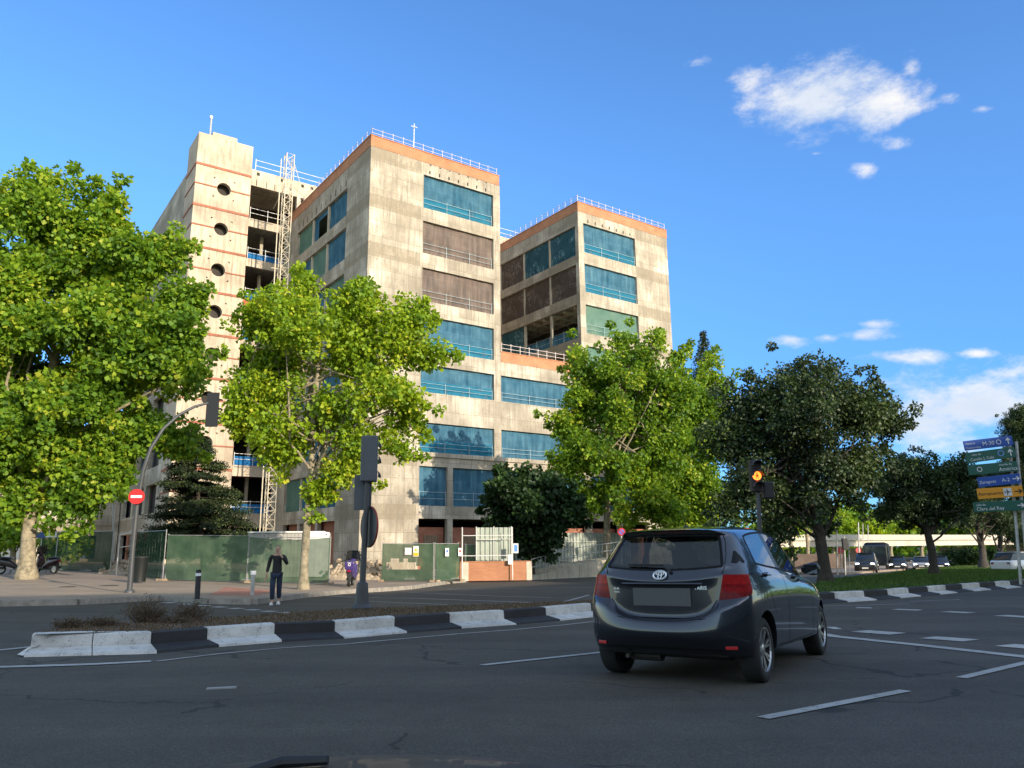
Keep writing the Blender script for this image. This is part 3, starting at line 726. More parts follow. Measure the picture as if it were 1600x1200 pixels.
for zf in FL[1:]:
    s_ = MB(); s_.box((-1.9, V0+2.2, zf+.02), (-1.6, V0+2.5, zf+3.4)); s_.build('column', MCL, BLD)
rail(-3.4, 33, 38.2, (.55, 1.15), 'F', .2, V0, 3.5, MWHITE, .03)
s_ = MB(); s_.box((-3.7, V0+.5, 37.6), (33.6, V0+12, 38.1)); s_.build('roof', MCL, BLD)
s_ = MB(); s_.box((33.1, V0+.45, ZB), (33.6, V0+12, 37.5)); s_.build('side_wall', MC, BLD)
# dark square anchor pockets along the spine top
class PK:
    def box(s, a, b): q = MB(); q.box(a, b); q.build('anchor_pocket', MDARK, BLD)
pk = PK()
for u in (-3.3, -1.0, 1.2, 2.2): pk.box((u, V0-.012, 37.65), (u+.3, V0-.002, 37.98))
for u in (-3.3, -2.3, -1.5): pk.box((u, V0-.012, 36.55), (u+.07, V0-.002, 37.2))
for u in [5.3+.93*i for i in range(7)]: pk.box((u, -.012, 32.05), (u+.12, -.002, 32.35)); pk.box((u+.03, -.012, 32.86), (u+.2, -.002, 32.95))
for u in [22.7+.93*i for i in range(7)]: pk.box((u, -.012, 32.05), (u+.12, -.002, 32.35))
for v in [4.7+1.1*i for i in range(11)]: pk.box((-.012, v, 31.4), (-.002, v+.13, 32.0))

# tower: front with round openings, red bands
TU0, TU1 = -8.93, -3.80
TZ = [37.45, 35.4, 33.3, 31.3, 29.2, 27.1, 25.05, 23.0, 21.0, 18.95, 16.9, 14.85, 12.8, 10.75, 8.7, 6.6]
def disc_wall(name, circles, m):
    bm = bmesh.new(); S = 28
    def quad(a, b_, c, d): bm.faces.new([bm.verts.new(p) for p in (a, b_, c, d)])
    y0, y1, V = V0, V0+.5, Vector
    zc = sorted(circles, reverse=True); r = .64; uc = -6.28; hb = 1.0
    bands = []; top = 40.55
    for z in zc: bands.append((top, z+hb, None)); bands.append((z+hb, z-hb, z)); top = z-hb
    bands.append((top, ZB, None))
    for (zt, zb, c) in bands:
        if zt-zb < 1e-3: continue
        if c is None: quad((TU0,y0,zb),(TU1,y0,zb),(TU1,y0,zt),(TU0,y0,zt)); continue
        quad((TU0,y0,zb),(uc-hb,y0,zb),(uc-hb,y0,zt),(TU0,y0,zt)); quad((uc+hb,y0,zb),(TU1,y0,zb),(TU1,y0,zt),(uc+hb,y0,zt))
        sq = []; ci = []
        for k in range(S):
            a = 2*math.pi*k/S; dx, dz = math.cos(a), math.sin(a); f = hb/max(abs(dx), abs(dz))
            sq.append((uc+dx*f, y0, c+dz*f)); ci.append((uc+dx*r, y0, c+dz*r))
        for k in range(S):
            k2 = (k+1) % S; quad(sq[k], sq[k2], ci[k2], ci[k]); quad(ci[k], ci[k2], (ci[k2][0], y1, ci[k2][2]), (ci[k][0], y1, ci[k][2]))
    quad((TU0,y0,ZB),(TU0,y0,40.55),(TU0,V0+3.9,40.55),(TU0,V0+3.9,ZB)); quad((TU1,y0,37.6),(TU1,V0+3.9,37.6),(TU1,V0+3.9,40.55),(TU1,y0,40.55))
    quad((TU0,y0,40.55),(TU1,y0,40.55),(TU1,V0+3.9,40.55),(TU0,V0+3.9,40.55)); quad((TU0,V0+3.9,37),(TU0,V0+3.9,40.55),(TU1,V0+3.9,40.55),(TU1,V0+3.9,37))
    bmesh.ops.remove_doubles(bm, verts=bm.verts, dist=1e-4)
    uvl = bm.loops.layers.uv.new('UVMap'); bm.normal_update()
    for f in bm.faces:
        for l in f.loops: l[uvl].uv = (l.vert.co.x+l.vert.co.y, l.vert.co.z)
    me = bpy.data.meshes.new(name); bm.to_mesh(me); bm.free(); me.materials.append(m)
    o = bpy.data.objects.new(name, me); COL.objects.link(o); o.parent = BLD; return o
disc_wall('tower_wall', [35.33-4.07*i for i in range(9)], MCT)
tb = MB(); tb.box((TU0+.05, V0+.9, ZB), (TU1-.05, V0+3.0, 40)); tb.build('tower_dark_backing', MDARK, BLD)  # dark box paints the unlit interior behind the round openings
tb = MB()
for i, z in enumerate(TZ):
    h = .22 if i % 2 == 0 else .12
    if i % 2 == 0: tb.box((TU0-.02, V0-.06, z-h), (TU1, V0-.002, z))
    else:
        tb.box((TU0-.02, V0-.06, z-h), (-6.93, V0-.002, z)); tb.box((-5.63, V0-.06, z-h), (TU1, V0-.002, z))
    tb.box((TU0-.06, V0-.06, z-h), (TU0-.002, V0+3.9, z))
tb.build('red_band', MREDL, BLD)
tb = MB(); tb.box((-7.6, V0+.3, 40.56), (-5.3, V0+1.9, 41.1)); tb.build('roof_hatch', MCT, BLD)
tb = MB(); tb.tube([(-7.75, V0+.8, 40.5), (-7.75, V0+.8, 43.0)], .09, 8); tb.box((-7.9, V0+.7, 42.7), (-7.65, V0+.9, 42.95)); tb.build('chimney_pipe', MSTEEL, BLD)
ht = MB(); ht.tube([(4.6, 1.5, 33.9), (4.6, 1.5, 37.2)], .035, 6); ht.tube([(4.3, 1.5, 36.9), (4.9, 1.5, 36.9)], .03, 5); ht.tube([(4.6, 1.2, 36.8), (4.6, 1.8, 36.8)], .03, 5); ht.build('antenna', MWHITE, BLD)
# left flank of the spine and the low rear wing
def holeL(v, z):
    for zf in (4.8, 9.1, 13.3, 16.95, 20.9, 24.85, 28.95): 
        if zf+.2 < z < zf+2.9: return inr(v, [(25,30),(31,36),(37,42)])
    return z < 3.2 and inr(v, [(24,27),(28,31),(32,36),(37,42)])
facade('side_wall', sorted({23.2,24,25,27,28,30,31,32,36,37,42,46}), sorted({ZB,3.2,38.0,*[f+.2 for f in (4.8,9.1,13.3,16.95,20.9,24.85,28.95)],*[f+2.9 for f in (4.8,9.1,13.3,16.95,20.9,24.85,28.95)]}), holeL, (-8.9, 0, 0), (0, 1, 0), (1, 0, 0), .4, MC)
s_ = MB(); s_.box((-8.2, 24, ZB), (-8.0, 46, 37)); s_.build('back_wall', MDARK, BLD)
s_ = MB(); s_.box((-8.4, 23.3, 37.5), (0, 46, 37.9)); s_.build('roof', MCL, BLD)
s_ = MB()
for v in (27.5, 31.5, 36.5): s_.box((-9.05, v-.45, ZB), (-8.92, v+.45, 3.2))
s_.build('brick_pier', MBRD, BLD)
def holeW(u, z): return (5.2 < z < 7.2 or .8 < z < 3.2) and inr(u, [(-38,-34),(-30,-27),(-22,-17.5),(-14,-11)])
facade('rear_wing_wall', sorted({-44,-38,-34,-30,-27,-22,-17.5,-14,-11,-9}), [ZB,.8,3.2,5.2,7.2,11], holeW, (0, 43, 0), (1, 0, 0), (0, 1, 0), .4, MC)
s_ = MB(); s_.box((-44, 43.9, ZB), (-9, 44.2, 10.9)); s_.build('shuttered_windows', mat('blue_grey_shutter', (.05, .08, .11), .5), BLD)
s_ = MB(); s_.box((-44, 42.88, 8.0), (-9.1, 42.995, 8.25)); s_.box((-44, 42.88, 4.3), (-9.1, 42.995, 4.55)); s_.build('ledge', MC, BLD)

# ------------------------------------------------------------------ hoist mast with its brackets
def lattice(b, p0, w, h, n, U_, V_, r=.045, rd=.022):
    p0 = Vector(p0); cs_ = [p0+U_*(a*w/2)+V_*(c*w/2) for a, c in ((-1,-1),(1,-1),(1,1),(-1,1))]; Z = Vector((0, 0, 1))
    for c in cs_: b.tube([c, c+Z*h], r, 6)
    for i in range(n+1):
        z = h*i/n
        for k in range(4):
            b.tube([cs_[k]+Z*z, cs_[(k+1) % 4]+Z*z], rd, 4, cap=False)
            if i < n:
                a, c = (cs_[k], cs_[(k+1) % 4]) if i % 2 else (cs_[(k+1) % 4], cs_[k]); b.tube([a+Z*z, c+Z*(z+h/n)], rd, 4, cap=False)
UV_, VV_ = Vector((math.sin(YAW), math.cos(YAW), 0)), Vector((-math.cos(YAW), math.sin(YAW), 0))
mp0 = Vector((C0.x, C0.y, 0))+UV_*(-1.9)+VV_*14.0
HM = empty('hoist_mast', (mp0.x, mp0.y, gz(mp0.x, mp0.y)+.1), 0, 'tall cream lattice mast standing in front of the building recess', 'hoist mast')
MMAST = mat('cream_mast_paint', (.62, .55, .42), .6, var=.25, scale=3)
b = MB(); lattice(b, (0, 0, 0), .72, 37.6, 50, UV_, VV_); b.build('lattice', MMAST, HM)
b = MB(); b.tube([(-.75*UV_.x, -.75*UV_.y, 0), (-.75*UV_.x, -.75*UV_.y, 37)], .05, 6); b.build('guide_rail', MMAST, HM)
for z in (34.3, 26.2, 18.2, 10.3):
    b = MB()
    for s_ in (-.3, .3): b.tube([UV_*s_+Vector((0, 0, z)), UV_*(s_*2+1.0)+VV_*5.2+Vector((0, 0, z))], .035, 5)
    b.tube([UV_*.3+Vector((0, 0, z+.5)), UV_*1.9+VV_*1.0+Vector((0, 0, z))], .03, 5); b.tube([UV_*-1.1+Vector((0, 0, z)), UV_*1.1+Vector((0, 0, z))], .04, 5)
    b.build('tie_bracket', MMAST, HM)
b = MB(); b.tube([UV_*.36+Vector((0, 0, 37.3)), UV_*1.9+VV_*.6+Vector((0, 0, 33.8))], .03, 5); b.build('stay', MMAST, HM)
# ------------------------------------------------------------------ trees and plants
MLF = leaf_mat('plane_tree_leaf', [(0.0, (.028, .075, .008)), (.4, (.095, .21, .012)), (.78, (.25, .38, .018)), (1.0, (.46, .48, .04))], .42, (.42, .55, .02))
MLFY = leaf_mat('young_plane_leaf', [(0.0, (.045, .11, .008)), (.4, (.18, .32, .012)), (.8, (.38, .50, .018)), (1.0, (.56, .55, .04))], .45, (.50, .56, .02))
MLD = leaf_mat('holm_oak_leaf', [(0.0, (.010, .024, .006)), (.6, (.026, .056, .011)), (1.0, (.085, .13, .022))], .22, (.10, .15, .02), .05)
MLM = leaf_mat('laurel_leaf', [(0.0, (.008, .022, .006)), (.6, (.022, .055, .012)), (1.0, (.07, .14, .02))], .2, (.08, .16, .02), .03)
MLC = leaf_mat('conifer_needles', [(0.0, (.008, .018, .008)), (.6, (.022, .042, .014)), (1.0, (.12, .15, .04))], .15, (.06, .10, .02), .03)
MBARK = mat('plane_bark', (.30, .25, .17), .95, var=.6, scale=5, bump=.6, dark=(.10, .09, .06))
MBARKD = mat('dark_bark', (.055, .045, .035), .95, var=.5, scale=6, bump=.7)
MTWIG = mat('dry_twig', (.12, .085, .06), .9, var=.4, scale=8)

def leaf_mesh(name, cen, rad_, per, size, m, seed, parent, off, flat_=1.0, aspect=.8, droop=.35, shell=.55, tintrange=(0, 1), up_=.25):
    rs = np.random.RandomState(seed); n = len(cen)
    cen = np.asarray(cen, float); rad_ = np.asarray(rad_, float); per = np.asarray(per, int)
    idx = np.repeat(np.arange(n), per); T = len(idx)
    d = rs.normal(size=(T, 3)); d /= np.linalg.norm(d, axis=1)[:, None]
    rr = rs.rand(T)**shell
    p = cen[idx] + d*(rr*rad_[idx])[:, None]*np.array([1, 1, flat_])
    # leaf frame: hangs outward and down
    ax = d*.7 + rs.normal(size=(T, 3))*.55 + np.array([0, 0, -droop]); ax /= np.linalg.norm(ax, axis=1)[:, None]
    nn = rs.normal(size=(T, 3))*.6 + np.array([0, 0, up_]) + d*.35
    sd = np.cross(ax, nn); sd /= (np.linalg.norm(sd, axis=1)[:, None]+1e-6)
    nn = np.cross(sd, ax)
    L_ = size*(.65+.7*rs.rand(T))[:, None]; w = L_*aspect
    fold = (rs.rand(T)[:, None]-.3)*.25*L_
    v = np.stack([p, p+ax*L_*.45+sd*w*.55+nn*fold, p+ax*L_, p+ax*L_*.45-sd*w*.55+nn*fold], 1).reshape(-1, 3) - np.array(off)
    me = bpy.data.meshes.new(name); me.vertices.add(4*T); me.vertices.foreach_set('co', v.ravel())
    me.loops.add(4*T); me.loops.foreach_set('vertex_index', np.arange(4*T)); me.polygons.add(T)
    me.polygons.foreach_set('loop_start', np.arange(0, 4*T, 4)); me.polygons.foreach_set('loop_total', np.full(T, 4))
    ct = rs.rand(n)*.55
    tint_ = np.clip(ct[idx]*.8 + rs.rand(T)*.6 + (rr-.6)*.15, 0, 1)
    tint_ = tintrange[0]+(tintrange[1]-tintrange[0])*tint_
    a = me.attributes.new('tint', 'FLOAT', 'FACE'); a.data.foreach_set('value', tint_.astype(np.float32))
    me.materials.append(m); me.update(); me.validate()
    o = bpy.data.objects.new(name, me); COL.objects.link(o); o.parent = parent; return o

def crown_clumps(blobs, Y, depth, cr, dens, seed):
    """blobs: outline ellipses given as (px,py,rx,ry) for a crown standing at distance Y; returns clump centres in metres"""
    rnd = random.Random(seed); out = []
    for (px, py, rx, ry) in blobs:
        c = up(px, py, Y); k = Y/1225.0; ax, az = rx*k, ry*k; ay = min(depth, (ax+az)/2*1.15)
        n = max(5, int(dens*ax*ay*az/(cr**3)*1.15))
        for _ in range(n):
            while True:
                x, y, z = rnd.uniform(-1, 1), rnd.uniform(-1, 1), rnd.uniform(-1, 1); r = math.sqrt(x*x+y*y+z*z)
                if r < 1 and r > .38*rnd.random()**.5: break
            s = 1-cr*.55/max(ax, az, cr)
            out.append((c.x+x*ax*s, c.y+y*ay*s, c.z+z*az*s))
    return out

def limb(b, p, q, r0, r1, rnd, n=6, wob=.12, sag=0):
    p, q = Vector(p), Vector(q); L_ = (q-p).length; pts = []; rs = []
    o = Vector((rnd.uniform(-1, 1), rnd.uniform(-1, 1), rnd.uniform(-.5, .5)))*L_*wob
    for i in range(n+1):
        t = i/n; pts.append(p.lerp(q, t)+o*math.sin(t*math.pi)*(1 if i % 2 else .75)+Vector((0, 0, sag*math.sin(t*math.pi)*L_))); rs.append(r0+(r1-r0)*t)
    b.tube(pts, rs, 7); return pts

def tree(name, base, trunk_px, Y, blobs, label, cat='tree', group=None, depth=3.2, cr=.75, dens=.9, leaf=.2, per=150, m=None, bark=None, seed=1,
         r0=.2, fork=.4, nl=14, aspect=.85, shell=.5, tr=(0, 1), droop=.35, flat_=.9):
    m = m or MLF; bark = bark or MBARK; rnd = random.Random(seed); base = Vector(base)
    root = empty(name, base, 0, label, cat, group)
    cl = crown_clumps(blobs, Y, depth, cr, dens, seed)
    cls = np.array(cl); ctr = cls.mean(0); zt = cls[:, 2].max(); zb = cls[:, 2].min()
    b = MB(base)
    pts = [base-Vector((0, 0, .3))]+[up(px, py, Y) for (px, py) in trunk_px]; n = len(pts)
    rr = [r0*1.25]+[r0*(1-.45*i/max(1, n-1)) for i in range(n-1)]
    fine = []; fr = []
    for i in range(n-1):
        for k in range(4): fine.append(pts[i].lerp(pts[i+1], k/4)); fr.append((rr[i]+(rr[i+1]-rr[i])*k/4)*(1.35 if i == 0 and k < 2 else 1)*(1+rnd.uniform(-.05, .05)))
    fine.append(pts[-1]); fr.append(rr[-1]*.8)
    b.tube(fine, fr, 10); b.build('trunk', bark, root, smooth=True)
    b = MB(base); top = pts[-1]
    order = sorted(cl, key=lambda c: rnd.random())[:nl]
    for c in order:
        c = Vector(c); s = fine[max(2, int(len(fine)*rnd.uniform(fork, 1)))-1] if c.z > fine[int(len(fine)*fork)].z else fine[int(len(fine)*fork)]
        lp = limb(b, s, s.lerp(c, .95), r0*rnd.uniform(.28, .5), .025, rnd)
        for _ in range(3):
            e = Vector(rnd.choice(cl)); q = rnd.choice(lp[2:])
            if (e-q).length < 4.5: limb(b, q, e, .05, .012, rnd, 4)
    b.build('branches', bark, root, smooth=True)
    crad = [cr*rnd.uniform(.42, 1.3) for _ in cl]
    # sprigs that break up the outline
    ex = []; er = []
    for c in cl:
        if rnd.random() < .85:
            d = (Vector(c)-Vector(ctr)); d = d.normalized() if d.length > 0 else Vector((0, 0, 1))
            e = Vector(c)+d*cr*rnd.uniform(.5, 1.5)+Vector((rnd.uniform(-.3, .3), rnd.uniform(-.3, .3), rnd.uniform(-.3, .3))); ex.append(tuple(e)); er.append(cr*rnd.uniform(.22, .45))
    per = per*1.35
    pers = [int(per*(r/cr)**2*rnd.uniform(.5, 1.25)) for r in crad]+[int(per*.16) for _ in ex]
    leaf_mesh('crown', cl+ex, crad+er, pers, leaf, m, seed, root, tuple(base), flat_, aspect, droop, shell, tr)
    return root

# big plane tree at the left edge
b0 = spot(42, 905, .15)
YL = b0.y; 
tree('plane_tree', b0, [(44,850),(48,790),(60,720),(70,640),(90,540)], YL,
     [(100,330,112,66),(20,350,60,50),(60,420,150,95),(165,350,60,52),(200,410,100,70),(258,385,58,50),(292,480,42,36),(60,540,190,110),(205,540,120,105),(262,590,62,60),(290,560,45,40),
      (100,660,170,80),(30,700,110,70),(215,690,60,45),(120,730,80,40),(35,770,55,34),(95,790,60,32),(170,740,40,26),(-90,480,150,200),(-60,700,100,90),(270,690,40,25)],
     'tall bright green plane tree at the left edge with a thick pale trunk', seed=11, depth=4.2, cr=.95, dens=.78, leaf=.22, per=330, r0=.30, nl=26)
b1 = spot(474, 921, .15)
tree('plane_tree', b1, [(476,870),(481,800),(487,740),(488,690),(492,620),(500,560)], b1.y,
     [(478,445,28,22),(450,485,66,36),(545,482,50,36),(560,468,34,26),(600,520,85,60),(655,500,34,36),(670,560,30,30),(500,530,130,80),(420,540,60,60),(600,620,88,60),(650,640,45,35),(400,600,60,50),(470,640,90,60),
      (560,690,60,34),(440,700,50,36),(380,650,34,28),(610,690,50,28),(540,730,45,22),(500,765,14,10)],
     'yellow-green young plane tree right behind the walking person', seed=21, depth=3.0, cr=.72, dens=.95, leaf=.155, per=235, m=MLFY, r0=.15, nl=16)
b2 = spot(946, 894, .15)
tree('plane_tree', b2, [(948,850),(949,790),(950,740),(955,690),(965,630),(985,570)], b2.y,
     [(968,548,46,32),(925,570,50,45),(1010,560,50,45),(975,620,95,60),(880,660,36,36),(905,630,40,36),(1040,620,50,60),(960,700,100,60),(1040,700,60,60),(905,720,50,36),(990,770,75,45),(920,780,34,22),(1030,790,30,30),(1060,560,25,25)],
     'bright green plane tree behind the small dark car with a slim tan trunk', seed=31, depth=3.6, cr=.95, dens=.85, leaf=.21, per=260, m=MLF, r0=.22, nl=22)
b3 = spot(1062, 889, .12)
tree('plane_tree', b3, [(1065,850),(1068,780),(1075,700),(1085,630)], b3.y+4,
     [(1100,575,38,34),(1075,620,50,50),(1115,630,40,55),(1095,700,70,60),(1060,760,70,60),(1110,780,50,50),(1075,830,50,22)],
     'bright green plane tree crowding between the slim trunk and the dark oaks', seed=41, depth=3.6, cr=1.0, dens=.9, leaf=.23, per=210, r0=.2, nl=12)
# laurel by the hoarding
b4 = up(832, 884, 43); b4.z = gz(b4.x, b4.y)+.15
tree('laurel_tree', b4, [(831,872),(829,850),(826,820)], b4.y,
     [(830,790,64,46),(790,775,36,30),(870,790,38,36),(815,757,40,20),(850,760,36,18),(800,820,36,24),(862,830,36,24),(830,845,40,14),(892,800,18,16)],
     'round dark glossy laurel tree in front of the building by the corrugated hoarding', seed=51, depth=3.0, cr=.75, dens=1.7, leaf=.22, per=300, m=MLM, bark=MBARKD, r0=.12, nl=8, tr=(.0, .9))
# dark holm oaks on the grass median
def oak(px, py, Yoff, trunk, blobs, label, seed, **kw):
    b_ = spot(px, py, .26); 
    return tree('holm_oak', b_, trunk, b_.y+Yoff, blobs, label, 'tree', 'dark oaks along the grass median', bark=MBARKD, m=MLD, seed=seed, **{**dict(leaf=.15, aspect=.6, cr=.8, dens=1.45, per=330, depth=3.6, r0=.24, nl=16), **kw})
oak(1291, 909, 0, [(1286,870),(1278,820),(1268,760),(1262,700)],
    [(1270,592,62,26),(1215,608,55,34),(1330,615,50,34),(1265,660,130,66),(1170,620,45,45),(1360,650,50,45),(1165,690,50,50),(1385,660,30,26),(1250,740,120,55),(1350,730,60,50),(1190,760,60,30),(1300,790,60,24),(1160,760,35,25),(1140,665,30,34),(1130,800,45,36),(1225,825,40,16)],
    'largest dark oak on the grass median with a leaning trunk', 61)
oak(1460, 897, 0, [(1456,860),(1446,820),(1436,790),(1430,760)],
    [(1440,738,56,28),(1400,760,50,40),(1480,760,50,40),(1440,790,70,30),(1500,740,30,24),(1385,800,25,18),(1470,800,40,18),(1405,728,22,16)],
    'middle dark oak on the grass median with a kinked thin trunk', 71, r0=.22, cr=.7)
oak(1537, 888, 2, [(1535,860),(1530,835),(1525,815)], [(1530,800,40,22),(1500,810,30,16),(1560,810,30,18),(1535,780,28,18)],
    'short dark oak standing left of the direction sign poles', 81, r0=.3, nl=6)
oak(1564, 884, 8, [(1563,860),(1562,835)], [(1570,825,26,20),(1600,820,30,24),(1550,760,30,30),(1590,840,20,14)],
    'dark oak right beside the direction sign poles', 91, r0=.28, nl=6)
oak(1640, 884, 4, [(1635,830),(1625,760)], [(1620,680,50,40),(1590,655,26,22),(1610,740,45,50),(1650,700,70,90),(1597,790,26,26),(1620,830,40,20)],
    'dark oak at the right edge of the view behind the direction signs', 95, r0=.3, nl=10)
# plain young trunks behind the main oak
def slim(px, py, trunk, blobs, label, seed, **kw):
    b_ = spot(px, py, .05); return tree('street_tree', b_, trunk, b_.y, blobs, label, 'tree', None, seed=seed, **{**dict(leaf=.28, cr=1.1, dens=.5, per=90, depth=4, r0=.22, nl=8), **kw})
slim(1237, 889, [(1236,850),(1235,810),(1233,770)], [(1235,800,50,35),(1200,770,50,40),(1260,800,40,30),(1190,810,30,24)], 'shaded street tree with a straight tan trunk left of the big oak', 101, m=MLD)
slim(1262, 886, [(1262,850),(1258,815),(1256,790)], [(1262,790,40,30),(1290,800,36,22),(1240,820,20,18)], 'thin street tree half hidden behind the big oak trunk', 103, m=MLF)
# conifer on the left
b5 = spot(300, 892, .2); Y5 = b5.y+2
CR = empty('conifer', (b5.x, b5.y+2, gz(b5.x, b5.y)+.1), 0, 'dark spreading conifer behind the green net fence', 'conifer')
rnd = random.Random(5); cc = []; cr5 = []; b = MB(CR.location)
top5 = up(300, 672, Y5); bot5 = Vector((CR.location.x, CR.location.y, CR.location.z)); tp = []
b.tube([bot5-Vector((0, 0, .3)), bot5.lerp(top5, .5), top5], [.2, .13, .02], 8)
b.build('trunk', MBARKD, CR, smooth=True); b = MB(CR.location)
for i in range(24):
    t = i/24; c = top5.lerp(bot5+Vector((0, 0, .9)), t); R5 = (.25+4.1*t**.85)*1.0
    nb = 5+int(9*t)
    for k in range(nb):
        a = rnd.uniform(0, 6.28); r_m = R5*rnd.uniform(.6, 1.12); e = c+Vector((math.cos(a)*r_m, math.sin(a)*r_m, -r_m*.10+rnd.uniform(-.15, .15)))
        b.tube([c, c.lerp(e, .5)+Vector((0, 0, .12)), e], [.035, .02, .01], 4, cap=False)
        for s_ in (.35, .55, .75, .95):
            q = c.lerp(e, s_); cc.append((q.x, q.y, q.z)); cr5.append(.16+.28*s_*(.4+.6*t))
b.build('branches', MBARKD, CR)
leaf_mesh('crown', cc, [x*1.35 for x in cr5], [130]*len(cc), .15, MLC, 55, CR, tuple(CR.location), .35, .35, .15, .6)
# spire of a far conifer above the plane trees
p = spot(1100, 884, 0); Y6 = 78; g6 = up(1100, 884, Y6); g6.z = gz(g6.x, g6.y)
CF = empty('conifer', g6, 0, 'thin conifer tip poking above the plane trees against the sky', 'conifer')
t6 = up(1099, 520, Y6); b = MB(g6); b.tube([g6, t6], [.3, .03], 6); b.build('trunk', MBARKD, CF)
cc = []; c6 = []
for i in range(60):
    t = i/60; q = t6.lerp(g6, t*.55); 
    for k in range(3+int(t*14)):
        a = rnd.uniform(0, 6.28); r_m = (.1+4.0*t)*rnd.uniform(.4, 1); cc.append((q.x+math.cos(a)*r_m, q.y+math.sin(a)*r_m, q.z-r_m*.2)); c6.append(.25+.5*t)
leaf_mesh('crown', cc, c6, [26]*len(cc), .24, MLC, 56, CF, tuple(g6), .5, .4, .2, .6)
# far trees across the avenue, sunlit
far_spec = [(1302,828,30,26,110),(1345,822,34,24,112),(1392,824,36,22,116),(1440,822,34,24,118),(1488,822,30,24,120),(1530,820,34,26,118),(1575,815,36,30,116),(1262,825,30,28,108),(1620,805,40,40,110),(1225,832,34,30,96),(1330,806,30,20,140),(1420,806,40,20,145),(1520,800,40,24,140),(1180,838,36,32,92)]
for i, (px, py, rx, ry, Y) in enumerate(far_spec):
    Y += 55; g = up(px, 870, Y); g.z = gz(g.x, g.y)
    tree('street_tree', g, [(px, 850), (px+2, py+6)], Y, [(px,py,rx,ry),(px-rx*.5,py+ry*.3,rx*.6,ry*.6),(px+rx*.5,py+ry*.25,rx*.6,ry*.6)],
         'sunlit tree far beyond the avenue and the overpass', 'tree', 'far trees beyond the overpass', seed=200+i, leaf=.7, cr=2.0, dens=.8, per=90, depth=6, r0=.3, nl=5, m=(MLF, MLFY, MLF, MLD)[i % 4])
# darker trees left, behind the site
for i, (px, py, rx, ry, Y, fam) in enumerate([(20,830,40,34,60,0),(-40,800,70,60,64,0),(100,850,26,16,62,0)]):
    g = up(px, 885, Y); g.z = gz(g.x, g.y)+.1
    tree('street_tree', g, [(px, 870), (px+2, py+6)], Y, [(px,py,rx,ry),(px-rx*.5,py+ry*.3,rx*.6,ry*.6),(px+rx*.5,py+ry*.25,rx*.6,ry*.6)],
         'shaded bushy tree behind the left pavement', 'tree', 'bushy trees behind the left pavement', seed=300+i, leaf=.35, cr=1.0, dens=.7, per=90, depth=4, r0=.2, nl=5, m=MLF)

# dry shrubs on the median tip
def dry_shrub(px, py, h, w, label, seed, n=120):
    p = spot(px, py, .25); rnd = random.Random(seed); root = empty('dry_shrub', p, 0, label, 'shrub'); b = MB(p)
    cl = []
    for i in range(n):
        a = rnd.uniform(0, 6.28); r = w*rnd.random()**.7; e = p+Vector((math.cos(a)*r, math.sin(a)*r*.6, h*rnd.uniform(.3, 1)*(1-.5*r/w)))
        s = p+Vector((math.cos(a)*r*.25, math.sin(a)*r*.2, -.03)); b.tube([s, s.lerp(e, .6)+Vector((rnd.uniform(-.04, .04), 0, rnd.uniform(0, .05))), e], [.006, .004, .0015], 3, cap=False); cl.append(tuple(e))
        for _ in range(2):
            q = s.lerp(e, rnd.uniform(.3, .9)); b.tube([q, q+Vector((rnd.uniform(-.09, .09), rnd.uniform(-.05, .05), rnd.uniform(.0, .09)))], [.003, .001], 3, cap=False)
    b.build('twigs', MTWIG, root, uv=False)
    leaf_mesh('leaves', cl, [.05]*len(cl), [5]*len(cl), .028, leaf_mat('dry_leaf', [(0, (.05, .035, .02)), (1, (.16, .11, .06))], .3, (.2, .15, .05)), seed, root, tuple(p), 1, .5, .1, .8)
dry_shrub(226, 972, .42, .42, 'tallest dry brown shrub on the striped median tip', 1, 170)
dry_shrub(300, 969, .36, .36, 'dry shrub on the median right of the tallest one', 2)
dry_shrub(110, 981, .16, .28, 'low dry weeds at the very tip of the median', 3, 90)
dry_shrub(160, 978, .14, .30, 'flat dry weeds behind the first white kerb block', 4, 90)
dry_shrub(265, 973, .13, .5, 'low dry stalks between the two taller shrubs', 5, 90)

# grass blades on the right median, tufts of dry grass on the left one
def blades(name, poly, n, hmin, hmax, m, seed, dz=.25, w=.012, tintr=(0, 1)):
    rs = np.random.RandomState(seed); P_ = np.array(poly); x0, y0 = P_.min(0); x1, y1 = P_.max(0); pts = []
    def inside(x, y):
        c = False; j = len(poly)-1
        for i in range(len(poly)):
            xi, yi = poly[i]; xj, yj = poly[j]
            if (yi > y) != (yj > y) and x < (xj-xi)*(y-yi)/(yj-yi)+xi: c = not c
            j = i
        return c
    while len(pts) < n:
        x, y = rs.uniform(x0, x1), rs.uniform(y0, y1)
        if inside(x, y): pts.append((x, y, gz(x, y)+dz-.01))
    p = np.array(pts); a = rs.rand(n)*6.28; h = hmin+(hmax-hmin)*rs.rand(n); d = np.stack([np.cos(a), np.sin(a), 0*a], 1)
    le = rs.normal(size=(n, 3))*.35; le[:, 2] = 1; tipv = p+le*h[:, None]; mid = p+le*h[:, None]*.5+d*w*.8; mid2 = p+le*h[:, None]*.5-d*w*.8
    v = np.stack([p-d*w, p+d*w, mid, tipv, mid2], 1).reshape(-1, 3)
    me = bpy.data.meshes.new(name); me.from_pydata(v.tolist(), [], [tuple(range(5*i, 5*i+5)) for i in range(n)])
    at = me.attributes.new('tint', 'FLOAT', 'FACE'); at.data.foreach_set('value', rs.rand(n).astype(np.float32)); me.materials.append(m)
    o = bpy.data.objects.new(name, me); COL.objects.link(o); return tag(o, name.replace('_', ' ')+' growing on the median between the kerbs', 'grass', kind='stuff')
MGR = leaf_mat('grass_blade', [(0, (.03, .07, .01)), (1, (.10, .17, .03))], .3, (.12, .2, .03), .02)
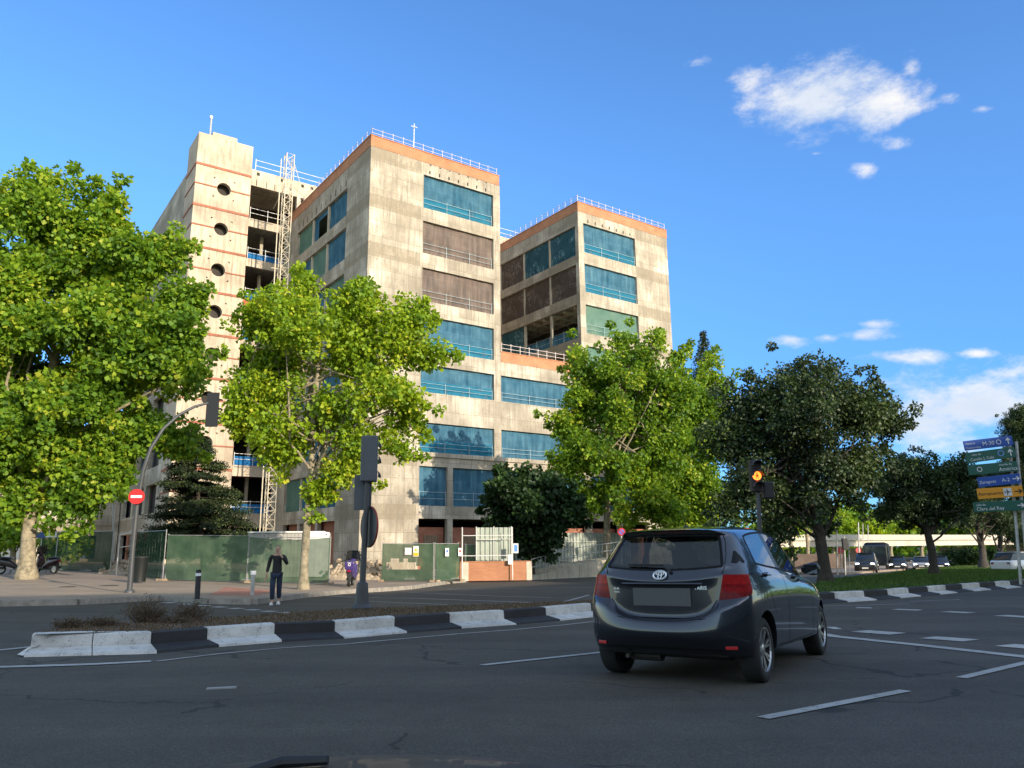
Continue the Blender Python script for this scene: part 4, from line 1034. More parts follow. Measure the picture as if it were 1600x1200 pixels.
MGD = leaf_mat('dry_grass_blade', [(0, (.06, .04, .02)), (1, (.20, .14, .08))], .3, (.2, .14, .05), .02)
gp = inner(kR, .55)+farR
blades('green_grass', gp, 52000, .05, .15, MGR, 8, w=.02)
blades('dry_grass', inner(kL, .5)+far, 9000, .02, .07, MGD, 9, w=.007)
# ------------------------------------------------------------------ site fences
MGN = cloth_mat('green_mesh_fabric', (.065, .13, .08), (.18, .27, .165), .5, .16, 1.1, (1, 1))
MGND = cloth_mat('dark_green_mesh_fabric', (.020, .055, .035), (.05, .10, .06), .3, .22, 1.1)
MFOOT = mat('concrete_foot', (.34, .25, .17), .95, var=.3, scale=5)
MCORR = mat('corrugated_sheet', (.38, .42, .36), .45, .15, var=.2, scale=1.5)
MCORG = mat('grey_corrugated_wall', (.40, .38, .35), .5, .1, var=.15, scale=2)
MWPANEL = mat('white_panel', (.80, .80, .78), .5)
def fence(pa, pb, ya, yb, h, label, m, group=None, seed=0, sag=.05, hole=None, name='fence_panel', extra=None):
    """net covered temporary fence between the base pixels pa and pb"""
    A = up(pa[0], pa[1], ya); B = up(pb[0], pb[1], yb)
    for q in (A, B): q.z = gz(q.x, q.y)+.15
    root = empty(name, A, 0, label, 'fence', group); rnd = random.Random(seed); Z = Vector((0, 0, 1)); d = (B-A); L_ = d.length; dn = d.normalized(); nn = Vector((-dn.y, dn.x, 0))
    b = MB(A); b.tube([A, A+Z*(h+.06)], .022, 6); b.tube([B, B+Z*(h+.06)], .022, 6); b.tube([A+Z*h, B+Z*h], .016, 6); b.tube([A+Z*.12, B+Z*.12], .016, 6)
    for k in range(1, int(L_/.5)): q = A+dn*(k*.5); b.tube([q+Z*.12, q+Z*h], .004, 3, cap=False)
    b.build('frame', MSTEEL, root)
    nx, nz_ = max(12, int(L_*5)), 10; vs = []; ph = [rnd.uniform(0, 6) for _ in range(5)]
    for j in range(nz_+1):
        for i in range(nx+1):
            s, r = i/nx, j/nz_; w = .05*(math.sin(s*L_*3+ph[0]+r*2)*.5+math.sin(s*L_*7.3+ph[1])*.25+math.sin(r*7+ph[2]+s*5)*.4)*(1.4-r)
            zz = .05+r*(h-.05)-sag*math.sin(s*math.pi)*r*rnd.uniform(.7, 1)
            q = A+d*s+nn*(-.05+w)+Z*zz; vs.append(tuple(q))
    fs = [(j*(nx+1)+i, j*(nx+1)+i+1, (j+1)*(nx+1)+i+1, (j+1)*(nx+1)+i) for j in range(nz_) for i in range(nx) if not (hole and hole((i+.5)/nx, (j+.5)/nz_))]
    b = MB(A); b.add(vs, fs); b.build('net', m, root)
    for q in (A, B):
        b = MB(A); b.obox(q+Z*.03, dn*.11, nn*.30, Z*.06); b.build('foot', MFOOT, root)
    if extra: extra(root, A, d, nn, Z)
    return root
fence((60,889),(172,889), 46, 43, 2.25, 'dark shaded green net fence panel farthest left, beyond the leftmost trunk', MGND, None, 1)
fence((207,893),(254,906), 40, 35.5, 2.2, 'dark green net fence panel seen edge-on behind the no entry pole', MGND, None, 2)
fence((258,906),(385,909), 35.5, 34.5, 2.0, 'sunlit pale green net fence panel left of the steel bollard', MGN, None, 3)
fence((387,909),(514,909), 34.5, 34, 1.95, 'green net fence panel right behind the walking person', MGN, None, 4, .1)
def posters(root, A, d, nn, Z):
    for s, w, h, c in ((.52, .16, .16, MWPANEL), (.67, .13, .24, MWPANEL)):
        b = MB(A); q = A+d*s-nn*.16+Z*1.40; b.obox(q, d.normalized()*w, nn*.006, Z*h)
        P_ = b.build('poster', c, root)
        if s > .6:
            b = MB(A); q2 = q-nn*.008; b.obox(q2-Z*.14, d.normalized()*w*.92, nn*.003, Z*.08); b.prism([(-.09, 0), (.09, 0), (0, .15)], d.normalized(), Z, nn*-.004, nn*.001, q2+Z*.0)
            b.build('warning_symbol', mat('warning_yellow', (.75, .50, .03), .6), P_)
def posters2(root, A, d, nn, Z):
    for s in (.42, .98):
        b = MB(A); q = A+d*s-nn*.16+Z*1.35; b.obox(q, d.normalized()*.11, nn*.006, Z*.19); P_ = b.build('poster', MWPANEL, root)
        b = MB(A); b.obox(q-nn*.008+Z*.04, d.normalized()*.06, nn*.002, Z*.06); b.build('poster_symbol', mat('symbol_blue' if s < .5 else 'symbol_red', (.05, .15, .4) if s < .5 else (.5, .05, .03), .6), P_)
fence((597,908),(677,908), 37.5, 37.2, 1.75, 'torn green net fence panel with a yellow warning poster', MGN, None, 5, .03, lambda s, r: .05 < s < .62+.15*math.sin(r*20) and .30 < r < .56+.05*math.sin(s*30), extra=posters)
fence((679,907),(716,905), 37.2, 38.2, 1.75, 'green net fence panel with a white notice left of the orange brick wall', MGN, None, 6, extra=posters2)
fence((727,886),(744,884), 41.0, 41.2, 1.7, 'small green fabric panel behind the white frame by the hoarding', MGN, None, 7, 0)
# gate gap with white frame and rubble
g0 = up(182, 893, 41); g0.z = gz(g0.x, g0.y)+.15; g1 = up(204, 893, 40); g1.z = gz(g1.x, g1.y)+.15
rt = empty('gate_frame', g0, 0, 'white tubular gate frame in the gap of the left fence', 'gate'); b = MB(g0); Z = Vector((0, 0, 1))
b.tube([g0, g0+Z*2.1], .03, 6); b.tube([g1, g1+Z*2.3], .03, 6); b.tube([g0+Z*2.05, g1+Z*2.2], .025, 6); b.tube([g0+Z*1.4, g1+Z*1.5], .02, 6); b.build('frame', MWHITE, rt)
MRUB2 = mat('rubble', (.42, .33, .23), .95, var=.5, scale=6, bump=.6)
def rubble(px0, px1, py, Y, h, label, seed, n=90):
    rnd = random.Random(seed); A = up(px0, py, Y); B = up(px1, py, Y); A.z = gz(A.x, A.y)+.15; B.z = gz(B.x, B.y)+.15; b = MB(A); nx, ny = 26, 8; vs = []
    for j in range(ny+1):
        for i in range(nx+1):
            s, r = i/nx, j/ny; hh = h*math.sin(math.pi*r)*(.4+.6*math.sin(math.pi*min(1, s*1.05)))*rnd.uniform(.6, 1.15) if 0 < s < 1 else -.05
            q = A.lerp(B, s)+Vector((0, (r-.5)*2.6, max(-.05, hh))); vs.append(tuple(q))
    b.add(vs, [(j*(nx+1)+i, j*(nx+1)+i+1, (j+1)*(nx+1)+i+1, (j+1)*(nx+1)+i) for j in range(ny) for i in range(nx)])
    for _ in range(n):
        s, r = rnd.random(), rnd.uniform(.1, .6); q = A.lerp(B, s)+Vector((0, (r-.5)*2.4, h*math.sin(math.pi*r)*rnd.uniform(.4, .95))); k = rnd.uniform(.04, .14)
        a = Vector((rnd.uniform(-1, 1), rnd.uniform(-1, 1), rnd.uniform(-.5, .5))).normalized(); c = a.orthogonal().normalized(); b.obox(q, a*k, c*k*.7, a.cross(c)*k*.5)
    return tag(b.build('rubble_heap', MRUB2), label, 'rubble', kind='stuff')
rubble(514, 600, 893, 40, .95, 'heap of broken concrete between the two green fences', 1)
rubble(170, 215, 888, 44, .7, 'heap of rubble behind the white gate frame', 2, 50)
# site cabin
c0_ = up(385, 880, 39.5); c0_.z = gz(c0_.x, c0_.y)+.15
CB = empty('site_cabin', c0_, rad(10), 'grey corrugated site cabin with a white end behind the green fence', 'container')
b = MB(); w1 = 2.75
n = 30
for k in range(n):
    x0 = w1*k/n; b.box((x0, -.03 if k % 2 else .0, 0), (x0+w1/n-.002, .05, 2.16))
b.build('corrugated_side', MCORG, CB)
b = MB(); b.box((0, .051, 0), (w1+1.2, 2.4, 2.2)); b.build('body', MCORG, CB)
b = MB(); b.box((w1+.005, -.02, 0), (w1+1.25, .05, 2.22)); b.box((-.04, -.05, 2.205), (w1+1.0, 2.4, 2.27)); b.build('white_panel', MWPANEL, CB)
for x in (w1+.15, w1+1.1):
    b = MB(); b.tube([(x, -.03, 2.1), (x, -.05, 2.1)], .035, 8); b.build('bolt', MBLACK, CB)

# corrugated hoardings, low brick wall, frame
def corr(pa, pb, ya, yb, h, label, z0=0.15, pitch=.24):
    A = up(*pa, ya); B = up(*pb, yb)
    for q in (A, B): q.z = gz(q.x, q.y)+z0
    d = (B-A); L_ = d.length; dn = d.normalized(); nn = Vector((-dn.y, dn.x, 0)); b = MB(A); n = int(L_/pitch*4); pts = []
    for i in range(n+1): pts.append((A+dn*(L_*i/n)+nn*(.035 if (i//2) % 2 else -.035)))
    vs = [tuple(p) for p in pts]+[tuple(p+Z*h) for p in pts]
    b.add(vs, [(i, i+1, n+1+i+1, n+1+i) for i in range(n)])
    root = empty('hoarding', A, 0, label, 'hoarding'); b.build('sheet', MCORR, root)
    for s in (0, .5, 1):
        b = MB(A); q = A+d*s-nn*.06; b.tube([q, q+Z*(h+.05)], .025, 6); b.build('post', MWHITE, root)
    for zz in (.25*h, .75*h):
        b = MB(A); b.tube([A-nn*.06+Z*zz, B-nn*.06+Z*zz], .02, 6); b.build('rail', MWHITE, root)
    return root
corr((744,897),(799,895), 40.5, 40.8, 2.42, 'upright corrugated white hoarding standing on the orange brick wall', .30)
corr((800,893),(985,893), 46, 51, 2.2, 'long corrugated hoarding running behind the laurel and the ramp', .35)
A = up(712, 903, 40.0); A.z = gz(A.x, A.y)+.1; B = up(828, 896, 40.5); B.z = gz(B.x, B.y)+.1
LW = empty('low_wall', A, 0, 'low orange brick wall in front of the white hoarding', 'wall')
d = B-A; dn = d.normalized(); nn = Vector((-dn.y, dn.x, 0)); b = MB()
b.obox(d/2+Z*.42, d/2, nn*.14, Z*.46); b.build('brickwork', MBR, LW)
b = MB(); b.obox(d*.12-nn*.15+Z*.42, dn*.18, nn*.008, Z*.46); b.obox(d*.985-nn*.15+Z*.42, dn*.14, nn*.008, Z*.46); b.build('white_pilaster', mat('whitewash', (.6, .5, .4), .8, var=.2, scale=3), LW)
b = MB(); b.obox(d/2+Z*.905, d/2+dn*.02, nn*.17, Z*.02); b.build('coping', MBR, LW)
A = up(722, 903, 39.7); A.z = gz(A.x, A.y)+.1; FR = empty('white_frame', A, 0, 'thin white tubular frame standing in front of the orange wall', 'frame')
b = MB(A); B = A+dn*2.55
for q in (A, B): b.tube([q, q+Z*2.62], .03, 6)
for h in (2.2, 1.2): b.tube([A+Z*h, B+Z*h], .022, 6)
b.build('tubes', MWHITE, FR)
b = MB(A); b.obox(B+dn*.18+Z*1.55, dn*.13, nn*.01, Z*.24); P_ = b.build('notice', MWPANEL, FR)
b = MB(A); b.obox(B+dn*.18+Z*1.55-nn*.014, dn*.09, nn*.002, Z*.17); b.build('notice_symbol', mat('notice_blue', (.10, .25, .55), .6), P_)
b = MB(A); b.obox(B-dn*.12+Z*1.0-nn*.03, dn*.10, nn*.01, Z*.24); b.build('notice', MWPANEL, FR)
# ramp with handrails
RA = up(832, 898, 42); RA.z = gz(RA.x, RA.y)+.12; RB = up(985, 889, 48); RB.z = gz(RB.x, RB.y)+.12
RP = empty('access_ramp', RA, 0, 'concrete access ramp with tubular handrails left of the slim tan trunk', 'ramp'); d = RB-RA; dn2 = d.normalized(); n2 = Vector((-dn2.y, dn2.x, 0))
b = MB(RA); vs = []
for (s, h) in ((0, .02), (.35, .55), (1, 1.0)):
    for w in (0, 1.5): 
        for zz in (-.2, h): vs.append(tuple(RA+d*s+n2*w+Z*zz))
b.add(vs, [(0,4,5,1),(4,8,9,5),(1,5,7,3),(5,9,11,7),(2,3,7,6),(6,7,11,10),(0,1,3,2),(8,10,11,9)]); b.build('ramp_wall', MCL, RP)
b = MB(RA)
for i in range(9):
    s = i/8; h = .02+(.53*s/.35 if s < .35 else .53+.45*(s-.35)/.65); q = RA+d*s+n2*.06; b.tube([q+Z*h, q+Z*(h+.95)], .022, 6)
for hh in (.5, .92):
    pts = []
    for i in range(9):
        s = i/8; h = .02+(.53*s/.35 if s < .35 else .53+.45*(s-.35)/.65); pts.append(RA+d*s+n2*.06+Z*(h+hh))
    b.tube(pts, .022, 6)
b.build('handrail', MSTEEL, RP)

# ------------------------------------------------------------------ poles, lights, signs
MLEN = mat('dark_lens', (.02, .015, .012), .25)
MAMB = mat('lit_amber_lens', (.9, .25, .03), .4, emit=(1, .16, .02), estr=3.2)
MBLK2 = mat('matt_black_housing', (.015, .016, .017), .6)
def polebase(b, p, r=.11, h=.45):
    b.lathe(p, (0, 0, 1), [(r*1.9, 0), (r*1.9, .03), (r*1.25, .10), (r*.95, h), (r*.62, h+.03)], 20)
# signal pole on the median seen from behind
p = spot(565, 951, .26); PL = empty('traffic_light', p, 0, 'grey traffic light pole on the median seen from behind with a round sign', 'traffic light'); Y = p.y
t_ = up(577, 700, Y); b = MB(p); polebase(b, p, .12, .5); b.tube([p+Z*.4, t_], [.065, .05], 12); b.build('pole', MGREY, PL, smooth=True)
MHG = mat('grey_signal_housing', (.085, .09, .10), .5, var=.15, scale=3)
hc = up(577, 717, Y); hx = Vector((1, 0, 0)); hy = Vector((0, 1, 0))
b = MB(p); b.obox(hc, hx*.165, hy*.12, Z*.49); SH = b.build('signal_housing', MHG, PL, bevel=.03)
for k in (-.32, 0, .32):
    b = MB(p); q = hc+hy*.12+Z*k+hx*.04
    pts = []; vs = []; n = 14
    for i in range(n+1):
        a = math.pi*i/n*1.15-.12*math.pi; c, s = math.cos(a)*.135, math.sin(a)*.135
        vs += [tuple(q+hx*c+Z*s), tuple(q+hx*(c*.92+.03)+Z*(s*.92-.02)+hy*.26)]
    b.add(vs, [(2*i, 2*i+2, 2*i+3, 2*i+1) for i in range(n)]); b.build('visor', MBLK2, SH)
sc_ = up(568, 769, Y); b = MB(p); b.obox(sc_-hx*.03+hy*.09, hx*.185, hy*.012, Z*.37); b.build('back_plate', MHG, PL, bevel=.01)
rc = up(575, 823, Y); b = MB(p); b.lathe(rc+hy*.07, (.83, .56, 0), [(0.001, 0), (.41, 0), (.42, .012), (.42, .03), (.0011, .03)], 36); b.build('round_sign', mat('dark_sign_back', (.035, .037, .045), .5), PL)
b = MB(p); b.lathe(rc+hy*.07, (.83, .56, 0), [(.421, -.004), (.428, .0), (.428, .034), (.421, .036)], 36); b.build('sign_rim', mat('sign_red', (.25, .03, .02), .6), PL)
# curved mast arm pole with the no entry sign
p = spot(202, 926, .15); Y = p.y; MA = empty('mast_arm_signal', p, 0, 'curved grey mast arm with a traffic light and a red no entry sign', 'traffic light')
path = [p, up(208,850,Y), up(214,790,Y), up(224,735,Y), up(236,700,Y), up(255,670,Y+.2), up(280,648,Y+.5), up(305,635,Y+.8), up(332,628,Y+1.2)]
b = MB(p); b.lathe(p, (0, 0, 1), [(.17, 0), (.17, .04), (.12, .1)], 16); b.tube(path, [.085,.08,.075,.07,.065,.055,.05,.045,.04], 12); b.build('pole', MGREY, MA, smooth=True)
hc = up(334, 641, Y+1.2); b = MB(p); b.obox(hc, hx*.13, hy*.12, Z*.52); SH = b.build('signal_housing', MBLK2, MA, bevel=.03)
for k in (-.33, 0, .33):
    b = MB(p); b.obox(hc+hx*.20+Z*(k+.05), hx*.07, hy*.11, Z*.015); b.build('visor', MBLK2, SH)
b = MB(p); b.obox(hc+Z*.0-hx*.0-hy*.13, hx*.22, hy*.01, Z*.62); b.build('backboard', MBLK2, MA)
sg = up(213.5, 776, Y-.15); b = MB(p); b.lathe(sg, (.25, -1, 0), [(.0011, .03), (.245, .03), (.25, .02), (.25, 0), (.001, 0)], 36); NS = b.build('no_entry_disc', mat('sign_red_face', (.60, .02, .02), .4), MA)
b = MB(p); ax_ = Vector((1, .25, 0)).normalized(); b.obox(sg+Vector((.01, -.04, 0)), ax_*.17, Vector((-.25, 1, 0)).normalized()*.004, Z*.04); b.build('white_bar', MWPANEL, NS)
# amber pedestrian signal beyond the car
p = spot(1192, 934, .3); Y = p.y; PS = empty('traffic_light', p, 0, 'pole with a lit amber pedestrian signal above the dark car', 'traffic light')
b = MB(p); b.tube([p, up(1184, 768, Y)], [.065, .05], 12); b.build('pole', MGREY, PS, smooth=True)
hc = up(1180.5, 744, Y); b = MB(p); b.obox(hc, hx*.135, hy*.11, Z*.385); SH = b.build('signal_housing', MBLK2, PS, bevel=.03)
for k, m_ in ((.25, MLEN), (0, MAMB), (-.25, MLEN)):
    b = MB(p); q = hc-hy*.112+Z*k; b.lathe(q, (0, -1, 0), [(.0011, .006), (.102, .006), (.105, 0)], 24); LN = b.build('lens', m_, SH)
    b = MB(p); vs = []; n = 14
    for i in range(n+1):
        a = math.pi*i/n; c, s = math.cos(a)*.12, math.sin(a)*.12; vs += [tuple(q+hx*c+Z*s), tuple(q+hx*c+Z*(s*.95-.015)-hy*.17)]
    b.add(vs, [(2*i, 2*i+2, 2*i+3, 2*i+1) for i in range(n)]); b.build('visor', MBLK2, SH)
    if m_ is MAMB:   # dark walking figure in front of the lit lens
        b = MB(p); q2 = q-hy*.010; b.lathe(q2+Z*.052, (0, -1, 0), [(.0011, .003), (.015, .003), (.015, 0)], 10)
        b.prism([(-.012, .035), (.012, .035), (.014, -.01), (-.014, -.01)], hx, Z, (0, 0, 0), hy*-.003, q2)
        for pl in ([(-.012,.03),(-.045,-.01),(-.035,-.018),(-.006,.015)], [(.012,.03),(.045,-.01),(.035,-.018),(.006,.015)], [(-.012,-.01),(-.04,-.065),(-.027,-.07),(.002,-.015)], [(.012,-.01),(.04,-.065),(.027,-.07),(-.002,-.015)]):
            b.prism(pl, hx, Z, (0, 0, 0), hy*-.003, q2)
        b.build('walking_figure', mat('lens_mask', (.03, .008, .004), .7), LN)
hc2 = up(1199, 766, Y+.1); b = MB(p); b.obox(hc2, hx*.12, hy*.15, Z*.20); b.build('second_housing', MBLK2, PS, bevel=.03)
# second lamp head seen sideways against the big oak
b = MB(p); b.tube([up(1186, 752, Y), hc2], .02, 6); b.build('bracket', MGREY, PS)
# direction signs on two posts
Ys = 27.0; g = up(1592, 900, Ys); g.z = gz(g.x, g.y)+.3
DS = empty('direction_sign', g, 0, 'stack of blue, green and orange direction signs on two grey posts', 'road sign')
SR = Vector((1, -.16, 0)).normalized(); SN = Vector((-.16, -1, 0)).normalized()
for (a_, b_) in (((1594,905),(1577,690)), ((1606,905),(1588,690))):
    q0 = up(*a_, Ys+.15); q0.z = g.z-.05; b = MB(g); b.tube([q0, up(*b_, Ys+.15)], .05, 10); b.build('post', MSTEEL, DS, smooth=True)
MWR = mat('white_lettering', (.55, .57, .58), .5); MBKL = mat('black_lettering', (.02, .015, .01), .6)
def text(s, size, m, parent, loc, xa, nrm, name='lettering', bold=0.0, align='LEFT', off=None):
    cu = bpy.data.curves.new('t', 'FONT'); cu.body = s; cu.size = size; cu.extrude = .002; cu.offset = bold; cu.align_x = align; cu.resolution_u = 3
    to = bpy.data.objects.new('t', cu); COL.objects.link(to); bpy.context.view_layer.update()
    me = bpy.data.meshes.new_from_object(to.evaluated_get(bpy.context.evaluated_depsgraph_get())); bpy.data.objects.remove(to); bpy.data.curves.remove(cu)
    xa = Vector(xa).normalized(); nrm = Vector(nrm).normalized(); ya = nrm.cross(xa)
    mtx = Matrix((( xa.x, ya.x, nrm.x, loc[0]), (xa.y, ya.y, nrm.y, loc[1]), (xa.z, ya.z, nrm.z, loc[2]), (0, 0, 0, 1)))
    me.transform(mtx); me.materials.clear(); me.materials.append(m); o = bpy.data.objects.new(name, me); COL.objects.link(o); o.parent = parent; return o
MSB = mat('sign_blue', (.012, .065, .30), .4); MSG = mat('sign_green', (.010, .085, .06), .4); MSO = mat('sign_orange', (.62, .26, .01), .45)
boards = [((1506,697),(1582,688),15.5,MSB,'b0'),((1509,716),(1586,706),16.5,MSG,'b1'),((1513,735),(1590,728),16,MSG,'b2'),((1528,754),(1594,747),15.5,MSB,'b3'),((1527,772),(1598,767),16.5,MSO,'b4'),((1521,793),(1602,789),15.5,MSG,'b5')]
def arrow(b, c, s, right, U2, V2, n):
    sh = [(-.9,-.13),(.35,-.13),(.0,-.55),(.3,-.6),(.95,0),(.3,.6),(.0,.55),(.35,.13),(-.9,.13)]
    if not right: sh = [(-y, x) for x, y in sh]
    b.prism([(x*s, y*s) for x, y in sh], U2, V2, n*.004, n*.008, c)
for (l, r, h, m_, k) in boards:
    A = up(l[0], l[1], Ys+.15); B = up(r[0], r[1], Ys-.15); U2 = (B-A).normalized(); nS = Vector((U2.y, -U2.x, 0)).normalized(); V2 = nS.cross(U2); W2 = (B-A).length; H2 = h*.5*Ys/1225
    c = (A+B)/2; b = MB(g); b.obox(c, U2*W2/2, nS*.02, V2*H2); BD = b.build('board', m_, DS, bevel=.008)
    P = lambda x, y: c+U2*x*W2/2+V2*y*H2+nS*.024-g
    if k == 'b0':
        text('Centros', H2*.55, MWR, BD, P(-.93, .18), U2, nS); text('Comerciales', H2*.55, MWR, BD, P(-.93, -.72), U2, nS); text('M-30', H2*1.1, MWR, BD, P(-.25, -.40), U2, nS)
        b = MB(); b.lathe(P(.42, 0), nS, [(H2*.5, 0), (H2*.5, .004), (H2*.36, .004), (H2*.36, 0)], 18); b.build('symbol', MWR, BD)
    if k == 'b1':
        text('calle de', H2*.55, MWR, BD, P(-.75, .25), U2, nS); text('Camilo J. Cela', H2*.75, MWR, BD, P(-.85, -.70), U2, nS)
        b = MB(); b.lathe(P(.42, .1), nS, [(H2*.6, 0), (H2*.6, .004), (H2*.42, .004), (H2*.42, 0)], 18); b.build('symbol', mat('symbol_light_blue', (.12, .25, .55), .5), BD)
    if k == 'b2':
        text('avenida de', H2*.55, MWR, BD, P(.25, .35), U2, nS); text('América', H2*1.0, MWR, BD, P(.22, -.70), U2, nS)
        b = MB(); b.lathe(P(-.55, 0), nS, [(H2*.5, 0), (H2*.5, .004), (H2*.36, .004), (H2*.36, 0)], 18); b.build('symbol', MWR, BD)
    if k == 'b3': text('Zaragoza', H2*.85, MWR, BD, P(-.95, -.35), U2, nS); text('A-2', H2*1.0, MWR, BD, P(.12, -.38), U2, nS)
    if k == 'b4':
        text('Aeropuerto', H2*.9, MBKL, BD, P(-.98, -.35), U2, nS)
        b = MB(); q = P(.33, 0); b.obox(q+nS*.002, U2*H2*.72, nS*.002, V2*H2*.72); PP = b.build('plane_tile', MWR, BD)
        b = MB(); q = q+nS*.004
        for pl in ([(-.55,-.07),(.5,-.07),(.62,0),(.5,.07),(-.55,.07)], [(-.05,.0),(.2,.0),(-.1,.55),(-.22,.55)], [(-.05,.0),(.2,.0),(-.1,-.55),(-.22,-.55)], [(-.5,0),(-.38,0),(-.5,.24),(-.58,.24)], [(-.5,0),(-.38,0),(-.5,-.24),(-.58,-.24)]):
            b.prism([(x*H2, y*H2) for x, y in pl], U2, V2, nS*.001, nS*.004, q)
        b.build('aeroplane_symbol', MBKL, PP)
    if k == 'b5': text('calle de', H2*.6, MWR, BD, P(-.9, .25), U2, nS); text('Clara del Rey', H2*.95, MWR, BD, P(-.9, -.68), U2, nS)
    b = MB(); arrow(b, P(.80 if k not in ('b5',) else .82, .0), H2*.75, k in ('b3', 'b4', 'b5'), U2, V2, nS); 
    if k != 'b2': b.build('arrow', MBKL if k == 'b4' else MWR, BD)
# no parking sign by the slim trunk
p = up(971, 890, 46); p.z = gz(p.x, p.y)+.15; NP = empty('no_parking_sign', p, 0, 'small round red and blue no parking sign beside the slim tan trunk', 'road sign')
c = up(971, 831, 46); b = MB(p); b.tube([p, c+Z*.2], .035, 8); b.build('post', MWHITE, NP)
b = MB(p); b.lathe(c-hy*.04, (0, -1, 0), [(.0011, .01), (.23, .01), (.23, -.01)], 28); b.build('red_disc', mat('sign_red_face', (.55, .03, .04), .4), NP)
b = MB(p); b.lathe(c-hy*.05, (0, -1, 0), [(.0011, .012), (.15, .012), (.15, 0)], 24); b.build('blue_disc', mat('sign_blue_face', (.12, .16, .55), .4), NP)
b = MB(p); b.obox(c-hy*.065, (hx-Z)*.11, hy*.004, (hx+Z)*.02); b.build('red_stroke', mat('sign_red_face', (.55, .03, .04), .4), NP)
# bollards
p = spot(308, 935, .15); BO = empty('bollard', p, 0, 'black bollard with a white band near the top', 'bollard'); Zt = Z; Y = p.y; t_ = up(310.5, 890, Y)
b = MB(p); b.tube([p-Z*.02, t_], .075, 14); b.build('post', MBLACK, BO, smooth=True); b = MB(p); q = p.lerp(t_, .78); b.tube([q, p.lerp(t_, .88)], .078, 14); b.build('band', MWPANEL, BO, smooth=True)
p = spot(394, 930, .15); BO = empty('bollard', p, 0, 'steel bollard with a pale cap left of the walking person', 'bollard'); t_ = up(396, 893, p.y)
b = MB(p); b.tube([p-Z*.02, t_], .06, 14); b.build('post', MSTEEL, BO, smooth=True); b = MB(p); b.tube([p.lerp(t_, .86), t_+Z*.02], .085, 14); b.build('cap', MWPANEL, BO, smooth=True)
# litter bin
p = spot(217, 911, .15); BN = empty('litter_bin', p, 0, 'dark cylindrical litter bin behind the no entry pole', 'bin'); s_ = p.y/1225*40
b = MB(p); b.lathe(p+Z*.05, (0, 0, 1), [(.001, 0), (.25, 0), (.30, 1.0), (.31, 1.02), (.27, 1.03), (.26, .3), (.001, .3)], 22); b.build('body', mat('dark_green_bin', (.008, .011, .011), .5), BN, smooth=True)
b = MB(p); b.lathe(p+Z*1.08, (0, 0, 1), [(.315, -.06), (.32, -.01), (.29, .0)], 22); b.build('rim', MBLACK, BN, smooth=True)
# blue street name sign at the far left
p = up(72, 880, 44); p.z = gz(p.x, p.y)+.15; BS = empty('street_sign', p, 0, 'blue and white street sign behind the leftmost trunk', 'road sign')
for x in (.2, 1.1): b = MB(p); b.tube([p+hx*(x-.6), p+hx*(x-.6)+Z*2.05], .03, 6); b.build('post', MSTEEL, BS)
b = MB(p); b.obox(up(64, 836, 43.9), hx*.28, hy*.02, Z*.16); b.build('blue_board', MSB, BS); b = MB(p); b.obox(up(80, 835, 43.9), hx*.30, hy*.02, Z*.16); b.build('white_board', MWPANEL, BS)
# floodlight column by the site
p = up(176, 890, 45); p.z = gz(p.x, p.y)+.1; FLD = empty('floodlight', p, 0, 'slim site column carrying a pale floodlight over the left fence', 'lamp')
b = MB(p); b.tube([p, up(178, 770, 45)], .06, 8); b.build('column', MSTEEL, FLD); b = MB(p); b.tube([up(178,784,45), up(184,780,45), up(189,782,45)], .035, 6); b.build('arm', MSTEEL, FLD)
b = MB(p); b.obox(up(191, 783, 45), hx*.16, hy*.12, Z*.06); b.build('lamp_head', MWPANEL, FLD, bevel=.02)
# poles and signals near the overpass
def farpole(px, top, base, Y, r, label, extra=None):
    p = up(px, base, Y); p.z = gz(p.x, p.y); root = empty('lamp_post', p, 0, label, 'pole'); b = MB(p); b.tube([p, up(px-1, top, Y)], [r, r*.7], 6); b.build('pole', MSTEEL, root)
    if extra == 'sig': b = MB(p); b.obox(up(px, 850, Y), hx*.18, hy*.15, Z*.42); b.build('signal_housing', MBLK2, root)
    if extra == 'red': b = MB(p); b.lathe(up(px-1, 860, Y), (0, -1, 0), [(.001, .02), (.26, .02), (.26, 0)], 14); b.build('red_disc', mat('sign_red_face', (.5, .05, .05), .5), root)
farpole(1308, 815, 890, 62, .07, 'thin pale pole left of the overpass cars'); farpole(1320, 838, 889, 60, .07, 'signal pole with a dark head left of the oncoming cars', 'sig')
farpole(1314, 855, 889, 63, .05, 'short pole with a round red sign left of the overpass', 'red'); farpole(1342, 816, 884, 75, .09, 'tall white pole rising beside the dark pickup', 'red')
farpole(1349, 818, 880, 90, .06, 'thin flag-like pole behind the tall white pole'); farpole(1357, 820, 880, 90, .06, 'rightmost thin pole above the overpass deck'); farpole(1327, 845, 890, 66, .05, 'thin bare post right of the dark signal head')

# ------------------------------------------------------------------ overpass
MOV = mat('overpass_concrete', (.50, .45, .38), .9, var=.2, scale=.3)
OA = up(1240, 850, 118); OB = up(1560, 850, 150)
OV = empty('overpass', ((OA+OB)/2).xy.to_3d()+Vector((0, 0, gz(60, 130))), 0, 'long pale concrete overpass crossing the avenue in the distance', 'bridge')
off = OV.location; d = (OB-OA); d.z = 0; dn3 = d.normalized(); n3 = Vector((-dn3.y, dn3.x, 0))
zt, zb_ = up(1400, 842, 132).z, up(1400, 856, 132).z
c_ = (OA+OB)/2
b = MB(off); b.obox(Vector((c_.x, c_.y, (zt+zb_)/2)), d*.85, n3*6, Z*(zt-zb_)/2*.55); b.build('deck', MOV, OV)
b = MB(off); b.obox(Vector((c_.x, c_.y, zt+.15))-n3*6.15, d*.86, n3*.12, Z*.42); b.build('parapet', mat('overpass_parapet', (.44, .41, .35), .8, var=.1, scale=.2), OV)
